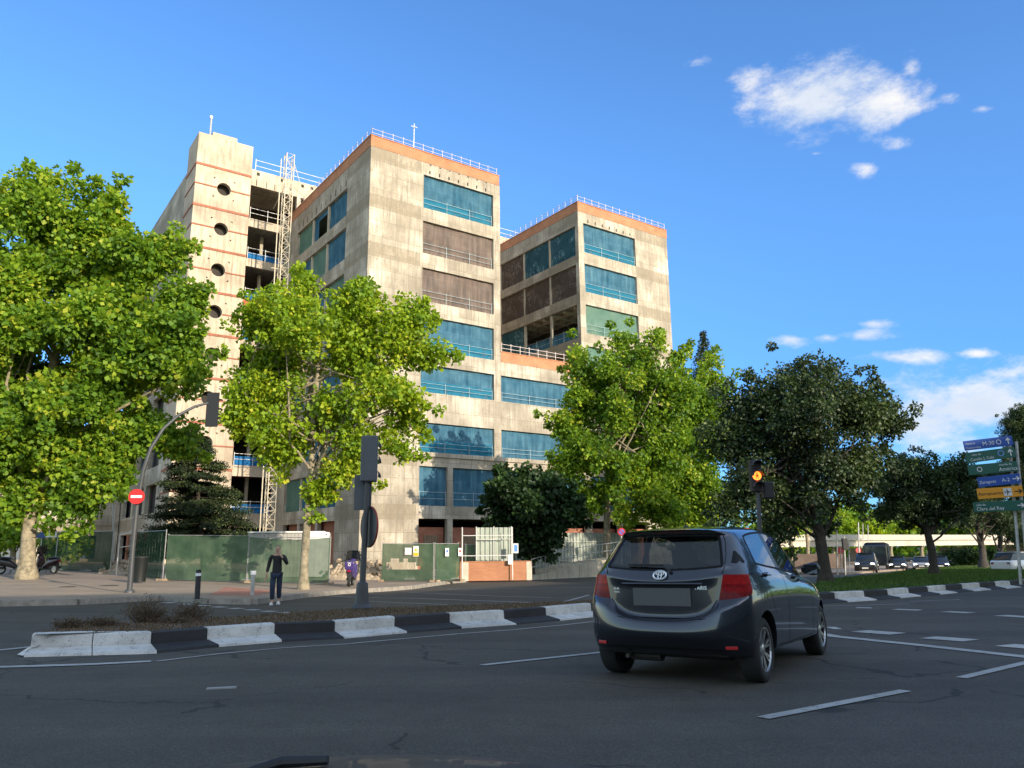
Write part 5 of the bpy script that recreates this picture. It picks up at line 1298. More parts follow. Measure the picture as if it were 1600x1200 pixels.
for s in (-.75, -.25, .30, .8):
    q = c_+d*s*.5*1.6; b = MB(off); b.obox(Vector((q.x, q.y, (zb_+gz(q.x, q.y)-1)/2)), dn3*.6, n3*2.5, Z*((zb_-gz(q.x, q.y)+1)/2)); b.build('pier', MOV, OV)
# embankment wall and lamp of the slip road
p = up(1240, 872, 92); q = up(1318, 872, 92); p.z = gz(p.x, p.y); q.z = gz(q.x, q.y); b = MB(p); b.obox((p+q)/2+Z*.9, (q-p)/2, hy*.2, Z*.9); tag(b.build('retaining_wall', mat('brown_wall', (.14, .10, .08), .9, var=.3, scale=1)), 'low brown retaining wall left of the oncoming cars', 'wall')
p = up(1475, 872, 100); q = up(1560, 872, 104); p.z = gz(p.x, p.y); q.z = gz(q.x, q.y)
rnd = random.Random(8); cl = []
for _ in range(90): s = rnd.random(); w = p.lerp(q, s); cl.append((w.x, w.y+rnd.uniform(-1, 1), w.z+rnd.uniform(.2, 1.8)))
HG = empty('hedge', p, 0, 'dark roadside hedge under the right end of the overpass', 'hedge'); leaf_mesh('leaves', cl, [.6]*90, [60]*90, .3, MLM, 4, HG, tuple(p))

# distant belt of trees closing the horizon
rnd = random.Random(12); cl = []; cr_l = []
for i in range(900):
    a = rad(rnd.uniform(-46, 50)); R_ = rnd.uniform(190, 260); x, y = math.sin(a)*R_, math.cos(a)*R_; k = 3+5*abs(math.sin(a*23)+.5*math.sin(a*57))
    cl.append((x, y, gz(x, y)+rnd.uniform(.5, k+2))); cr_l.append(rnd.uniform(1.8, 3.2))
DT = empty('distant_trees', (0, 220, -2), 0); leaf_mesh('distant_trees', cl, cr_l, [42]*len(cl), 1.1, MLF, 77, None, (0, 0, 0)); bpy.data.objects.remove(DT)
tag(bpy.data.objects['distant_trees'] if 'distant_trees' in bpy.data.objects else bpy.data.objects['distant_trees.001'], 'distant belt of trees along the horizon', 'trees', kind='stuff')
# ------------------------------------------------------------------ buildings behind the viewer that shade the avenue
def block_behind(dd, r0_, r1_, h, depth, label, z0=-2):
    dv = Vector((math.sin(SUNB), math.cos(SUNB), 0)); rv = Vector((-dv.y, dv.x, 0)) if False else Vector((math.sin(SUNB-math.pi/2), math.cos(SUNB-math.pi/2), 0))
    c = dv*(dd+depth/2)+rv*((r0_+r1_)/2); root = empty('apartment_building', (c.x, c.y, 0), math.atan2(rv.y, rv.x), label, 'building')
    w = (r1_-r0_)/2; sgn = 1
    b = MB(); b.box((-w, -depth/2, z0), (w, depth/2, h)); b.build('wall', mat('rendered_facade', (.42, .36, .29), .9, var=.1, scale=.3), root)
    b = MB(); b.box((-w-.3, -depth/2-.3, h), (w+.3, depth/2+.3, h+.4)); b.build('roof', MOV, root)
    n = int(2*w/3.5)
    for f in range(int((h-2)/3)):
        b = MB()
        for i in range(n):
            x = -w+1.2+i*3.5
            for s in (-1, 1): b.box((x, s*depth/2-.03, 1+f*3), (x+1.5, s*depth/2+.03, 2.5+f*3))
        b.build('windows', mat('dark_window_glass', (.03, .04, .05), .1), root)
    return root
EDGE = -22.0
TT = math.tan(SUNE)
block_behind(34, -75, 12, (34-EDGE+2.6)*TT, 14, 'pale apartment block behind the viewer shading the near road')
block_behind(34, 12.05, 70, (34-EDGE+.8)*TT, 14, 'second apartment block behind the viewer shading the right carriageway')
# unseen trees added right of the frame to shade the oaks
for i, (x, y, h) in enumerate([(27.5, 26.5, 13.5), (36, 35, 13.5), (45, 44, 13.5)]):
    g = Vector((x, y, gz(x, y))); rt = empty('street_tree', g, 0, 'tall unseen tree added right of the view to shade the oaks', 'tree', 'unseen shade trees added right of the view'); b = MB(g); b.tube([g, g+Z*h*.7], [.25, .1], 8); b.build('trunk', MBARKD, rt)
    rnd = random.Random(i); cl = [(g.x+rnd.uniform(-2.2, 2.2), g.y+rnd.uniform(-2.2, 2.2), g.z+h*.28+rnd.random()*h*.68) for _ in range(90)]
    leaf_mesh('crown', cl, [1.0]*90, [110]*90, .28, MLD, 900+i, rt, tuple(g))
# ------------------------------------------------------------------ person
MSKIN = mat('skin', (.45, .27, .19), .6); MHAIR = mat('grey_blond_hair', (.16, .12, .08), .7); MCOAT = mat('black_jacket', (.012, .012, .014), .8, var=.4, scale=14)
MJEAN = mat('dark_blue_jeans', (.018, .030, .060), .85, var=.4, scale=20); MSHOE = mat('white_trainers', (.7, .7, .68), .6)
def skin_mesh(name, joints, edges, m, parent, root=0, sub=2):
    """joints: list of (x,y,z,rx,ry)"""
    me = bpy.data.meshes.new(name); me.from_pydata([j[:3] for j in joints], edges, []); o = bpy.data.objects.new(name, me); COL.objects.link(o)
    md = o.modifiers.new('s', 'SKIN'); md.use_smooth_shade = True; md.branch_smoothing = .3
    sv = me.skin_vertices[0].data
    for i, j in enumerate(joints): sv[i].radius = (j[3], j[4] if len(j) > 4 else j[3]); sv[i].use_root = (i == root)
    sb = o.modifiers.new('u', 'SUBSURF'); sb.levels = sub; sb.render_levels = sub
    bpy.context.view_layer.update(); nm = bpy.data.meshes.new_from_object(o.evaluated_get(bpy.context.evaluated_depsgraph_get()))
    bpy.data.objects.remove(o); nm.materials.clear(); nm.materials.append(m); nm.polygons.foreach_set('use_smooth', [True]*len(nm.polygons))
    r = bpy.data.objects.new(name, nm); COL.objects.link(r); r.parent = parent; return r
p = spot(430, 945); Pn = empty('person', p, rad(8), 'person in a black jacket and dark jeans walking, one hand raised to the face', 'person')
hs = .965
def S(*v): return (v[0]*hs, v[1]*hs, v[2]*hs)+tuple(x*hs for x in v[3:])
# faces -y (towards the viewer); viewer's right is +x
body = [S(0,0,.96,.13,.10), S(0,0,1.12,.115,.09), S(0,-.01,1.30,.15,.10), S(0,0,1.42,.12,.08), S(0,-.02,1.50,.048,.05), S(0,-.035,1.60,.072,.088), S(0,-.03,1.70,.062,.075),
        S(-.09,0,.90,.085,.09), S(-.095,-.09,.52,.058), S(-.10,.02,.10,.038), S(-.10,-.10,.04,.035), 
        S(.09,0,.90,.085,.09), S(.08,.05,.50,.058), S(.07,.20,.13,.038), S(.07,.12,.05,.035)]
e = [(0,1),(1,2),(2,3),(3,4),(4,5),(5,6),(0,7),(7,8),(8,9),(9,10),(0,11),(11,12),(12,13),(13,14)]
arm = [S(-.19,0,1.40,.052), S(-.25,.03,1.14,.042), S(-.29,-.03,.90,.030), S(-.30,-.05,.84,.026), S(.19,0,1.40,.052), S(.30,-.06,1.17,.042), S(.14,-.20,1.40,.030), S(.105,-.17,1.47,.026)]
body += arm; e += [(3,15),(15,16),(16,17),(17,18),(3,19),(19,20),(20,21),(21,22)]
skin_mesh('body', body, e, MSKIN, Pn)
jk = [S(0,0,.84,.165,.135), S(0,0,1.12,.145,.115), S(0,-.01,1.30,.18,.125), S(0,0,1.41,.145,.10), S(-.19,0,1.40,.066), S(-.25,.03,1.14,.056), S(-.285,-.02,.93,.043), S(.19,0,1.40,.066), S(.30,-.06,1.17,.056), S(.165,-.19,1.375,.042), S(0,.01,1.47,.07,.065)]
skin_mesh('jacket', jk, [(0,1),(1,2),(2,3),(3,4),(4,5),(5,6),(3,7),(7,8),(8,9),(3,10)], MCOAT, Pn)
tr_ = [S(0,0,.93,.14,.115), S(-.09,0,.86,.10,.10), S(-.095,-.09,.52,.082), S(-.10,.02,.14,.072), S(.09,0,.86,.10,.10), S(.08,.05,.50,.082), S(.07,.18,.17,.070)]
skin_mesh('trousers', tr_, [(0,1),(1,2),(2,3),(0,4),(4,5),(5,6)], MJEAN, Pn)
skin_mesh('hair', [S(0,.0,1.745,.066,.07), S(0,.055,1.66,.074,.05), S(0,.05,1.56,.060,.035), S(-.055,.01,1.60,.025), S(.055,.01,1.60,.025)], [(0,1),(1,2),(1,3),(1,4)], MHAIR, Pn)
for s_, y_, z_ in ((-.10, -.12, .035), (.07, .10, .05)):
    b = MB(); b.sphere((s_*hs, y_*hs, z_*hs), .05, 12, sc=(.9, 2.3, .8)); b.box((s_*hs-.045, y_*hs-.11, z_*hs-.04), (s_*hs+.045, y_*hs+.11, z_*hs-.02)); b.build('shoe', MSHOE, Pn, smooth=True)
for (hx_, hy_, hz_, dv) in ((-.30*hs, -.05*hs, .84*hs, (0, -.1, -1)), (.10*hs, -.165*hs, 1.475*hs, (-.35, .15, .9))):
    dv = Vector(dv).normalized(); sd = dv.cross(Vector((0, 1, 0))).normalized(); H0 = Vector((hx_, hy_, hz_)); jt = [tuple(H0)+(.022, .012), tuple(H0+dv*.06)+(.034, .014)]; ed = [(0, 1)]
    for k, (o_, ln) in enumerate(((-.03, .065), (-.01, .078), (.01, .072), (.028, .055))):
        b0_ = H0+dv*.075+sd*o_; m1_ = b0_+dv*ln*.5+Vector((0, -.008, 0)); t1 = b0_+dv*ln+Vector((0, -.022, 0)); i0 = len(jt)
        jt += [tuple(b0_)+(.009, .009), tuple(m1_)+(.008, .008), tuple(t1)+(.007, .007)]; ed += [(1, i0), (i0, i0+1), (i0+1, i0+2)]
    i0 = len(jt); th = H0+dv*.03+sd*.045; jt += [tuple(th)+(.011, .011), tuple(th+dv*.04+sd*.015)+(.009, .009)]; ed += [(0, i0), (i0, i0+1)]
    skin_mesh('hand', jt, ed, MSKIN, Pn, 0, 1)
b = MB(); b.prism([(-.012, 0), (.012, 0), (0, .04)], (1, 0, 0), (0, 0, 1), (0, -.122, 0), (0, -.095, 0), (0, 0, 1.60*hs)); b.build('nose', MSKIN, Pn)
for x in (-.028, .028): b = MB(); b.sphere((x, -.108, 1.645*hs), .010, 8, sc=(1.3, .5, .7)); b.build('eye', MBLACK, Pn)
b = MB(); b.sphere((0, -.112, 1.565*hs), .02, 8, sc=(1, .4, .3)); b.build('mouth', mat('lips', (.35, .12, .10), .6), Pn)

# ------------------------------------------------------------------ scooters
def scooter(p, ang, body_m, label, seat_m=None, cat='scooter'):
    root = ground_root('scooter', p[0], p[1], ang, .15, label=label, cat=cat)   # local x forward
    for x, n_ in ((-.62, 'wheel'), (.62, 'wheel')):
        b = MB(); prof = [(.17, -.05), (.22, -.055), (.245, -.03), (.25, 0), (.245, .03), (.22, .055), (.17, .05)]; b.lathe((x, 0, .25), (0, 1, 0), prof, 22); w = b.build(n_, MRUB, root, smooth=True)
        b = MB(); b.lathe((x, 0, .25), (0, 1, 0), [(.001, .03), (.05, .03), (.16, .035), (.172, .04), (.172, -.04), (.16, -.035), (.05, -.03), (.001, -.03)], 16); b.build('rim', MSTEEL, w)
    # rear body: lofted fairing
    def loft(secs, name, m, par=root):
        b = MB(); n = 14; vs = []
        for (x, zc, w, h) in secs:
            for k in range(n):
                a = 2*math.pi*k/n; c, s = math.cos(a), math.sin(a); vs.append((x, math.copysign(abs(c)**.7, c)*w, zc+math.copysign(abs(s)**.7, s)*h))
        fs = [(i*n+k, i*n+(k+1) % n, (i+1)*n+(k+1) % n, (i+1)*n+k) for i in range(len(secs)-1) for k in range(n)]+[tuple(range(n-1, -1, -1)), tuple((len(secs)-1)*n+k for k in range(n))]
        b.add(vs, fs); return b.build(name, m, par, smooth=True)
    loft([(-.92, .72, .05, .03), (-.85, .70, .13, .09), (-.6, .62, .16, .16), (-.25, .55, .17, .20), (0, .42, .15, .14), (.1, .32, .16, .05)], 'rear_body', body_m)
    loft([(-.80, .82, .12, .03), (-.6, .83, .15, .05), (-.25, .80, .15, .05), (-.02, .77, .10, .04)], 'seat', MBLACK)
    b = MB(); b.box((-.05, -.19, .24), (.42, .19, .32)); b.build('floor_board', MBLACK, root, bevel=.02)
    loft([(.36, .55, .20, .30), (.44, .62, .21, .34), (.52, .68, .17, .30), (.57, .70, .08, .18)], 'leg_shield', body_m)
    b = MB(); b.tube([(.62, 0, .25), (.50, 0, .70), (.42, 0, .98)], .03, 8); b.tube([(.42, -.34, 1.04), (.44, 0, 1.0), (.42, .34, 1.04)], .02, 8); b.tube([(.42, -.34, 1.04), (.42, -.24, 1.03)], .028, 8); b.tube([(.42, .34, 1.04), (.42, .24, 1.03)], .028, 8); b.build('handlebar', MBLACK, root)
    loft([(.36, 1.0, .10, .05), (.44, 1.02, .13, .08), (.52, .99, .08, .06)], 'headset', body_m)
    for s in (-1, 1): b = MB(); b.tube([(.42, s*.20, 1.04), (.40, s*.30, 1.22)], .008, 5); b.sphere((.40, s*.31, 1.25), .06, 10, sc=(.3, 1, .7)); b.build('mirror', MBLACK, root)
    b = MB(); b.prism([(.30, .0), (.28, .30), (.2, .44), (-.2, .44), (-.28, .30), (-.30, 0)], (0, 1, 0), (-.28, 0, .96), (0, 0, 0), (.008, 0, 0), (.50, 0, 1.02)); b.build('windscreen', glass_mat('scooter_screen', (.35, .38, .42)), root)
    b = MB(); b.box((-.95, -.07, .60), (-.93, .07, .66)); b.build('tail_light', mat('tail_lamp_red', (.35, .01, .01), .3), root)
    b = MB(); b.tube([(-.15, .06, .22), (-.22, .16, .03)], .015, 6); b.tube([(-.15, -.06, .22), (-.22, -.16, .03)], .015, 6); b.build('stand', MBLACK, root)
    b = MB(); b.lathe((-.45, -.16, .32), (-1, 0, .1), [(.03, 0), (.055, .05), (.055, .38), (.04, .42)], 12); b.build('exhaust', MBLACK, root)
    b = MB(); b.box((-.80, -.09, .36), (-.785, .09, .56)); b.build('rear_plate', MBLACK, root)
    return root
MPUR = mat('purple_plastic', (.055, .035, .17), .35, coat=.4); MDKP = mat('dark_scooter_plastic', (.02, .018, .022), .35, coat=.5); MREDP = mat('dark_red_plastic', (.045, .008, .014), .35, coat=.5)
p = spot(541, 917, .15); s1 = scooter((p.x+.05, p.y+.6), rad(96), MPUR, 'purple and black rental scooter parked on the pavement right of the tan trunk')
b = MB(); b.obox((-.78, 0, .86), (.16, 0, .03), (0, .19, 0), (-.02, 0, .15)); RS = b.build('top_case', MPUR, s1, bevel=.04)
b = MB(); b.lathe((-.955, 0, .88), (-1, 0, 0), [(.055, 0), (.055, .006), (.035, .006), (.035, 0)], 16); b.build('ring_emblem', MWPANEL, RS)
b = MB(); b.box((-.962, -.07, .95), (-.955, .07, .965)); b.build('white_stripe', MWPANEL, RS)
p = spot(14, 898, .15); scooter((p.x, p.y+.4), rad(20), MDKP, 'dark scooter parked left of the thick pale trunk')
p = spot(56, 897, .15); scooter((p.x, p.y+.8), rad(160), MREDP, 'dark scooter with a reddish sheen half hidden behind the thick pale trunk')

# ------------------------------------------------------------------ small far cars
def far_car(p, ang, paint, label, lights=True, h=1.45, w=1.75, l=4.2, roof=None, group=None):
    root = ground_root('car', p[0], p[1], ang, 0.0, label=label, cat='car', group=group)
    def loftx(name, secs, m, par=root):
        n = len(secs[0][1]); vs = []; b = MB()
        for (x, pts) in secs: vs += [(x, y, z) for (y, z) in pts]
        fs = [(i*n+k, i*n+(k+1) % n, (i+1)*n+(k+1) % n, (i+1)*n+k) for i in range(len(secs)-1) for k in range(n)]+[tuple(range(n-1, -1, -1)), tuple((len(secs)-1)*n+k for k in range(n))]
        b.add(vs, fs); return b.build(name, m, par, smooth=True)
    W = w/2; bh = h*.60
    def sec(x, wv, z0, z1): return (x, [(-wv*.92, z0), (-wv, z0+.18), (-wv, z1-.12), (-wv*.90, z1), (wv*.90, z1), (wv, z1-.12), (wv, z0+.18), (wv*.92, z0)])
    loftx('body', [sec(-l/2, W*.86, .35, bh-.10), sec(-l/2+.12, W*.97, .24, bh), sec(-l*.2, W, .22, bh+.03), sec(l*.15, W, .22, bh), sec(l/2-.55, W*.99, .22, bh-.12), sec(l/2-.1, W*.94, .24, bh-.22), sec(l/2, W*.82, .32, bh-.32)], paint)
    def cab(x, wv, z): return (x, [(-wv, bh-.02), (-wv*.86, z-.06), (-wv*.74, z), (wv*.74, z), (wv*.86, z-.06), (wv, bh-.02)])
    gl = mat('car_glass', (.02, .025, .03), .06)
    c_ = loftx('cabin_glass', [(-l*.46, [(-W*.8, bh-.03), (-W*.78, bh), (-W*.7, bh+.02), (W*.7, bh+.02), (W*.78, bh), (W*.8, bh-.03)]), cab(-l*.36, W*.88, h-.08), cab(-l*.1, W*.92, h-.02), cab(l*.05, W*.92, h-.04), (l*.24, [(-W*.88, bh-.05), (-W*.86, bh-.02), (-W*.8, bh), (W*.8, bh), (W*.86, bh-.02), (W*.88, bh-.05)])], gl)
    b = MB(); b.obox((-l*.14, 0, h-.012), (l*.20, 0, 0), (0, W*.68, 0), (0, 0, .018)); b.build('roof', roof or paint, root, bevel=.02)
    for x in (-l*.31, l*.31):
        for s in (-1, 1):
            b = MB(); b.lathe((x, s*(W-.09), .32), (0, s, 0), [(.20, -.1), (.30, -.1), (.32, -.05), (.32, .07), (.30, .10), (.2, .09)], 18); wh = b.build('wheel', MRUB, root, smooth=True)
            b = MB(); b.lathe((x, s*(W-.09), .32), (0, s, 0), [(.001, .07), (.19, .085), (.2, .06)], 14); b.build('rim', MSTEEL, wh)
    for s in (-1, 1):
        b = MB(); b.obox((l/2-.07, s*W*.66, bh-.30), (.05, 0, 0), (0, .15, 0), (0, 0, .08)); b.build('headlight', mat('lit_headlight', (.9, .9, .85), .3, emit=(1, .97, .9), estr=6) if lights else mat('headlight_glass', (.5, .5, .5), .2), root, bevel=.02)
        b = MB(); b.obox((l*.17, s*(W+.08), bh+.08), (.06, 0, 0), (0, .10, 0), (0, 0, .07)); b.build('mirror', paint, root, bevel=.02)
        b = MB(); b.obox((-l/2+.03, s*W*.7, bh-.2), (.03, 0, 0), (0, .12, 0), (0, 0, .08)); b.build('tail_light', mat('tail_red', (.3, .01, .01), .3), root)
    b = MB(); b.obox((l/2-.0, 0, .46), (.03, 0, 0), (0, .5, 0), (0, 0, .10)); b.build('grille', MBLACK, root)
    b = MB(); b.obox((l/2+.035, 0, .40), (.006, 0, 0), (0, .26, 0), (0, 0, .055)); b.build('plate', MWPANEL, root)
    return root
def cpaint(name, c, met=.3): return mat(name, c, .35, met, coat=.8)
MP1 = cpaint('black_paint', (.012, .013, .016)); MP2 = cpaint('dark_grey_paint', (.035, .038, .045)); MP3 = cpaint('silver_paint', (.45, .47, .50), .4); MP4 = cpaint('navy_paint', (.010, .015, .05)); MP5 = cpaint('white_paint', (.70, .71, .72), 0)
oc = rad(-118)
def carat(px, py, Y): q = up(px, py, Y); return (q.x, q.y)
far_car(carat(1355, 888, 72), oc, MP1, 'black off-roader leading the oncoming cars with its headlights on', h=1.75, w=1.85, l=4.4)
far_car(carat(1404, 888, 84), oc, MP2, 'dark grey oncoming hatchback in the middle lane', h=1.45)
far_car(carat(1441, 888, 86), oc, MP3, 'silver oncoming saloon left of the kinked oak trunk', h=1.42)
far_car(carat(1470, 886, 86), oc, MP4, 'navy oncoming car right of the kinked oak trunk', h=1.45)
far_car(carat(1592, 884, 62), rad(25), MP5, 'white car at the right edge beyond the grass median', lights=False, h=1.6, w=1.85, l=4.4)
# dark lorry behind the off-roader
q = carat(1372, 880, 84); LR = ground_root('lorry', q[0], q[1], oc, 0, label='dark lorry with a rounded top behind the black off-roader', cat='lorry')
b = MB(); b.box((-3.5, -1.15, .9), (1.2, 1.15, 2.9)); b.build('load_bed', mat('lorry_canvas', (.010, .013, .016), .8), LR, bevel=.3)
b = MB(); b.box((1.35, -1.1, .5), (3.0, 1.1, 2.6)); b.build('cab', MP2, LR, bevel=.15)
b = MB(); b.box((3.0, -.95, 1.55), (3.02, .95, 2.3)); b.build('windscreen', mat('car_glass', (.03, .05, .06), .1), LR)
for x in (-2.5, 2.2):
    for s in (-1, 1): b = MB(); b.lathe((x, s*.95, .5), (0, s, 0), [(.001, .12), (.3, .14), (.48, .14), (.5, .1), (.5, -.12)], 16); b.build('wheel', MRUB, LR, smooth=True)

# ------------------------------------------------------------------ bonnet edge of the car the picture is taken from
OC = empty('own_car', (0, .35, gz(0, .35)), 0, 'dark bonnet edge with a black wiper at the bottom of the view', 'car')
MBON = mat('bonnet_paint', (.022, .024, .027), .55, .2, coat=.1)
def bon(x, y): return CAMH-gz(0, .35)-.417-.12*(x+.32)**2-max(0, (y-1.1))*.10-.5*max(0, y-1.50)**2
vs = []; nx, ny = 30, 12; b = MB()
for j in range(ny+1):
    for i in range(nx+1):
        x = -.75+1.6*i/nx; y = .75+.92*j/ny-.16*(x/.8)**2*(j/ny); vs.append((x, y, bon(x, y)-.0))
fs = [(j*(nx+1)+i, j*(nx+1)+i+1, (j+1)*(nx+1)+i+1, (j+1)*(nx+1)+i) for j in range(ny) for i in range(nx)]
b.add(vs, fs); b.build('bonnet', MBON, OC, smooth=True)

b = MB(); b.tube([(-.56, 1.36, bon(-.56, 1.36)+.004), (-.50, 1.42, bon(-.50, 1.42)+.012), (-.40, 1.42, bon(-.40, 1.42)+.012)], [.008, .012, .010], 8); b.build('wiper', MBLACK, OC)
# ------------------------------------------------------------------ the dark hatchback in front
MCAR = bpy.data.materials.new('metallic_graphite_paint'); MCAR.use_nodes = True; t = MCAR.node_tree; b_ = t.nodes['Principled BSDF']
b_.inputs['Metallic'].default_value = .85; b_.inputs['Roughness'].default_value = .32; b_.inputs['Coat Weight'].default_value = 1; b_.inputs['Coat Roughness'].default_value = .03
tcn = N(t, 'ShaderNodeTexCoord'); fl = noise(t, tcn.outputs['Object'], 900, 1); dirt = noise(t, tcn.outputs['Object'], 3.5, 7, .7)
c = mixc(t, ramp(t, fl, [(.4, (0, 0, 0)), (.6, (1, 1, 1))]), (.028, .032, .044), (.060, .070, .095)); t.links.new(c, b_.inputs['Base Color'])
rr_ = mth(t, 'ADD', mth(t, 'MULTIPLY', dirt, .12), .13); t.links.new(rr_, b_.inputs['Roughness'])
t.links.new(mth(t, 'ADD', mth(t, 'MULTIPLY', dirt, .04), .0), b_.inputs['Coat Roughness'])
MGLS = glass_mat('tinted_car_glass', (.42, .46, .48), .3); MGLSF = glass_mat('clear_car_glass', (.75, .80, .80), .5); MGLSS = glass_mat('side_car_glass', (.30, .34, .36), 2.6)
MTRIM = mat('gloss_black_trim', (.012, .012, .013), .25); MSEAT = mat('dark_seat_fabric', (.025, .025, .028), .9); MCHR = mat('chrome', (.75, .76, .78), .3, .6)
MRIM = mat('alloy_rim', (.50, .50, .51), .3, .9, var=.1, scale=10); MFRM = mat('satin_black_frame', (.006, .006, .007), .6, spec=.2); MGAP = mat('panel_gap', (.003, .003, .003), .9)
def lamp_mat():
    m = bpy.data.materials.new('red_tail_lamp'); m.use_nodes = True; t = m.node_tree; b = t.nodes['Principled BSDF']
    tcn = N(t, 'ShaderNodeTexCoord'); sp = N(t, 'ShaderNodeSeparateXYZ'); t.links.new(tcn.outputs['Object'], sp.inputs[0])
    s = ramp(t, sp.outputs[2], [(.76, (.10, .004, .006)), (.845, (.16, .005, .008)), (.85, (.22, .006, .008)), (.895, (.28, .008, .009)), (.90, (.20, .006, .008)), (.925, (.22, .006, .008)), (.93, (.36, .012, .012)), (1.0, (.28, .008, .009))])
    n = noise(t, tcn.outputs['Object'], 26, 2); c = mixc(t, .35, s, ramp(t, n, [(.4, (.5, .5, .5)), (.6, (1.3, 1.3, 1.3))]), 'MULTIPLY')
    t.links.new(c, b.inputs['Base Color']); b.inputs['Roughness'].default_value = .25; b.inputs['Specular IOR Level'].default_value = .1; b.inputs['Coat Weight'].default_value = .12; return m
MLAMP = lamp_mat()
hC = .5696
OCx, OCy = 1.405-.01*math.cos(hC), 7.734+.01*math.sin(hC)
CAR = ground_root('hatchback_car', OCx, OCy, math.pi/2-hC, 0.0, label='dark graphite hatchback car in the near lane seen from its rear right corner', cat='car')
# cage columns c0..c15 for the right half; y positive = right, mirrored to -y
CX = {
 0: [(.12,0,.30),(.12,.33,.29),(.14,.58,.275),(.22,.755,.265),(.37,.80,.265),(.62,.81,.27),(1.0,.815,.275),(1.43,.815,.27),(1.54,.815,.27),(2.0,.815,.265),(2.46,.815,.26),(2.75,.815,.26),(3.2,.81,.25),(3.72,.72,.22),(3.85,.4,.20),(3.88,0,.20)],
 1: [(-.045,0,.43),(-.035,.33,.43),(.01,.60,.42),(.14,.79,.40),(.33,.838,.40),(.62,.84,.42),(1.0,.84,.42),(1.43,.84,.42),(1.54,.84,.42),(2.0,.84,.42),(2.46,.84,.42),(2.75,.84,.42),(3.2,.84,.42),(3.77,.76,.42),(3.93,.4,.42),(3.95,0,.42)],
 2: [(.005,0,.572),(.015,.36,.578),(.055,.57,.70),(.125,.765,.775),(.30,.835,.80),(.62,.85,.70),(1.0,.85,.68),(1.43,.85,.67),(1.54,.85,.67),(2.0,.85,.66),(2.46,.85,.655),(2.75,.85,.65),(3.2,.845,.65),(3.75,.75,.60),(3.92,.4,.58),(3.95,0,.58)],
 3: [(.105,0,.598),(.108,.40,.604),(.125,.545,.775),(.155,.755,.795),(.31,.825,.825),(.62,.842,.83),(1.0,.845,.82),(1.43,.845,.81),(1.54,.845,.81),(2.0,.845,.80),(2.46,.843,.79),(2.75,.84,.78),(3.2,.825,.75),(3.72,.71,.70),(3.88,.4,.68),(3.91,0,.68)],
 4: [(.100,0,.895),(.105,.36,.90),(.135,.575,.905),(.19,.752,.91),(.325,.80,.925),(.62,.822,.93),(1.0,.825,.925),(1.43,.825,.915),(1.54,.825,.91),(2.0,.825,.90),(2.46,.82,.88),(2.75,.815,.87),(3.2,.79,.83),(3.65,.67,.78),(3.82,.4,.76),(3.85,0,.76)],
 5: [(.078,0,.945),(.085,.36,.955),(.145,.598,1.015),(.21,.738,1.015),(.325,.782,1.015),(.62,.795,1.02),(1.0,.797,1.01),(1.43,.797,.995),(1.54,.797,.99),(2.0,.795,.96),(2.46,.785,.93),(2.75,.775,.91),(3.2,.72,.885),(3.55,.6,.83),(3.65,.35,.83),(3.68,0,.83)],
 6: [(.13,0,1.055),(.135,.33,1.066),(.175,.605,1.092),(.27,.700,1.10),(.42,.745,1.11),(.66,.762,1.112),(1.0,.765,1.085),(1.43,.765,1.057),(1.54,.765,1.050),(2.0,.758,1.012),(2.46,.75,.972),(2.72,.72,.962),(2.85,.6,.97),(2.93,.45,.975),(2.98,.25,.98),(3.0,0,.98)],
 7: [(.415,0,1.402),(.415,.28,1.400),(.43,.512,1.388),(.50,.590,1.378),(.61,.622,1.372),(.76,.630,1.382),(1.0,.625,1.412),(1.36,.615,1.436),(1.50,.615,1.436),(1.92,.610,1.412),(2.22,.615,1.352),(2.34,.585,1.345),(2.32,.46,1.385),(2.29,.32,1.402),(2.27,.16,1.412),(2.26,0,1.416)],
 8: [(.325,0,1.456),(.33,.28,1.454),(.352,.498,1.442),(.50,.556,1.436),(.64,.575,1.442),(.80,.575,1.455),(1.05,.57,1.472),(1.38,.565,1.485),(1.50,.565,1.485),(1.85,.555,1.468),(2.10,.55,1.425),(2.20,.52,1.410),(2.19,.42,1.432),(2.18,.3,1.442),(2.17,.15,1.447),(2.16,0,1.450)],
 9: [(.55,0,1.490),(.56,.20,1.489),(.62,.36,1.484),(.72,.40,1.486),(.84,.42,1.492),(.98,.42,1.498),(1.15,.42,1.506),(1.42,.41,1.512),(1.50,.41,1.511),(1.75,.40,1.500),(1.92,.38,1.485),(1.98,.34,1.480),(2.0,.28,1.480),(2.01,.2,1.482),(2.02,.1,1.484),(2.02,0,1.484)],
}
NCOL, NROW = 16, 10
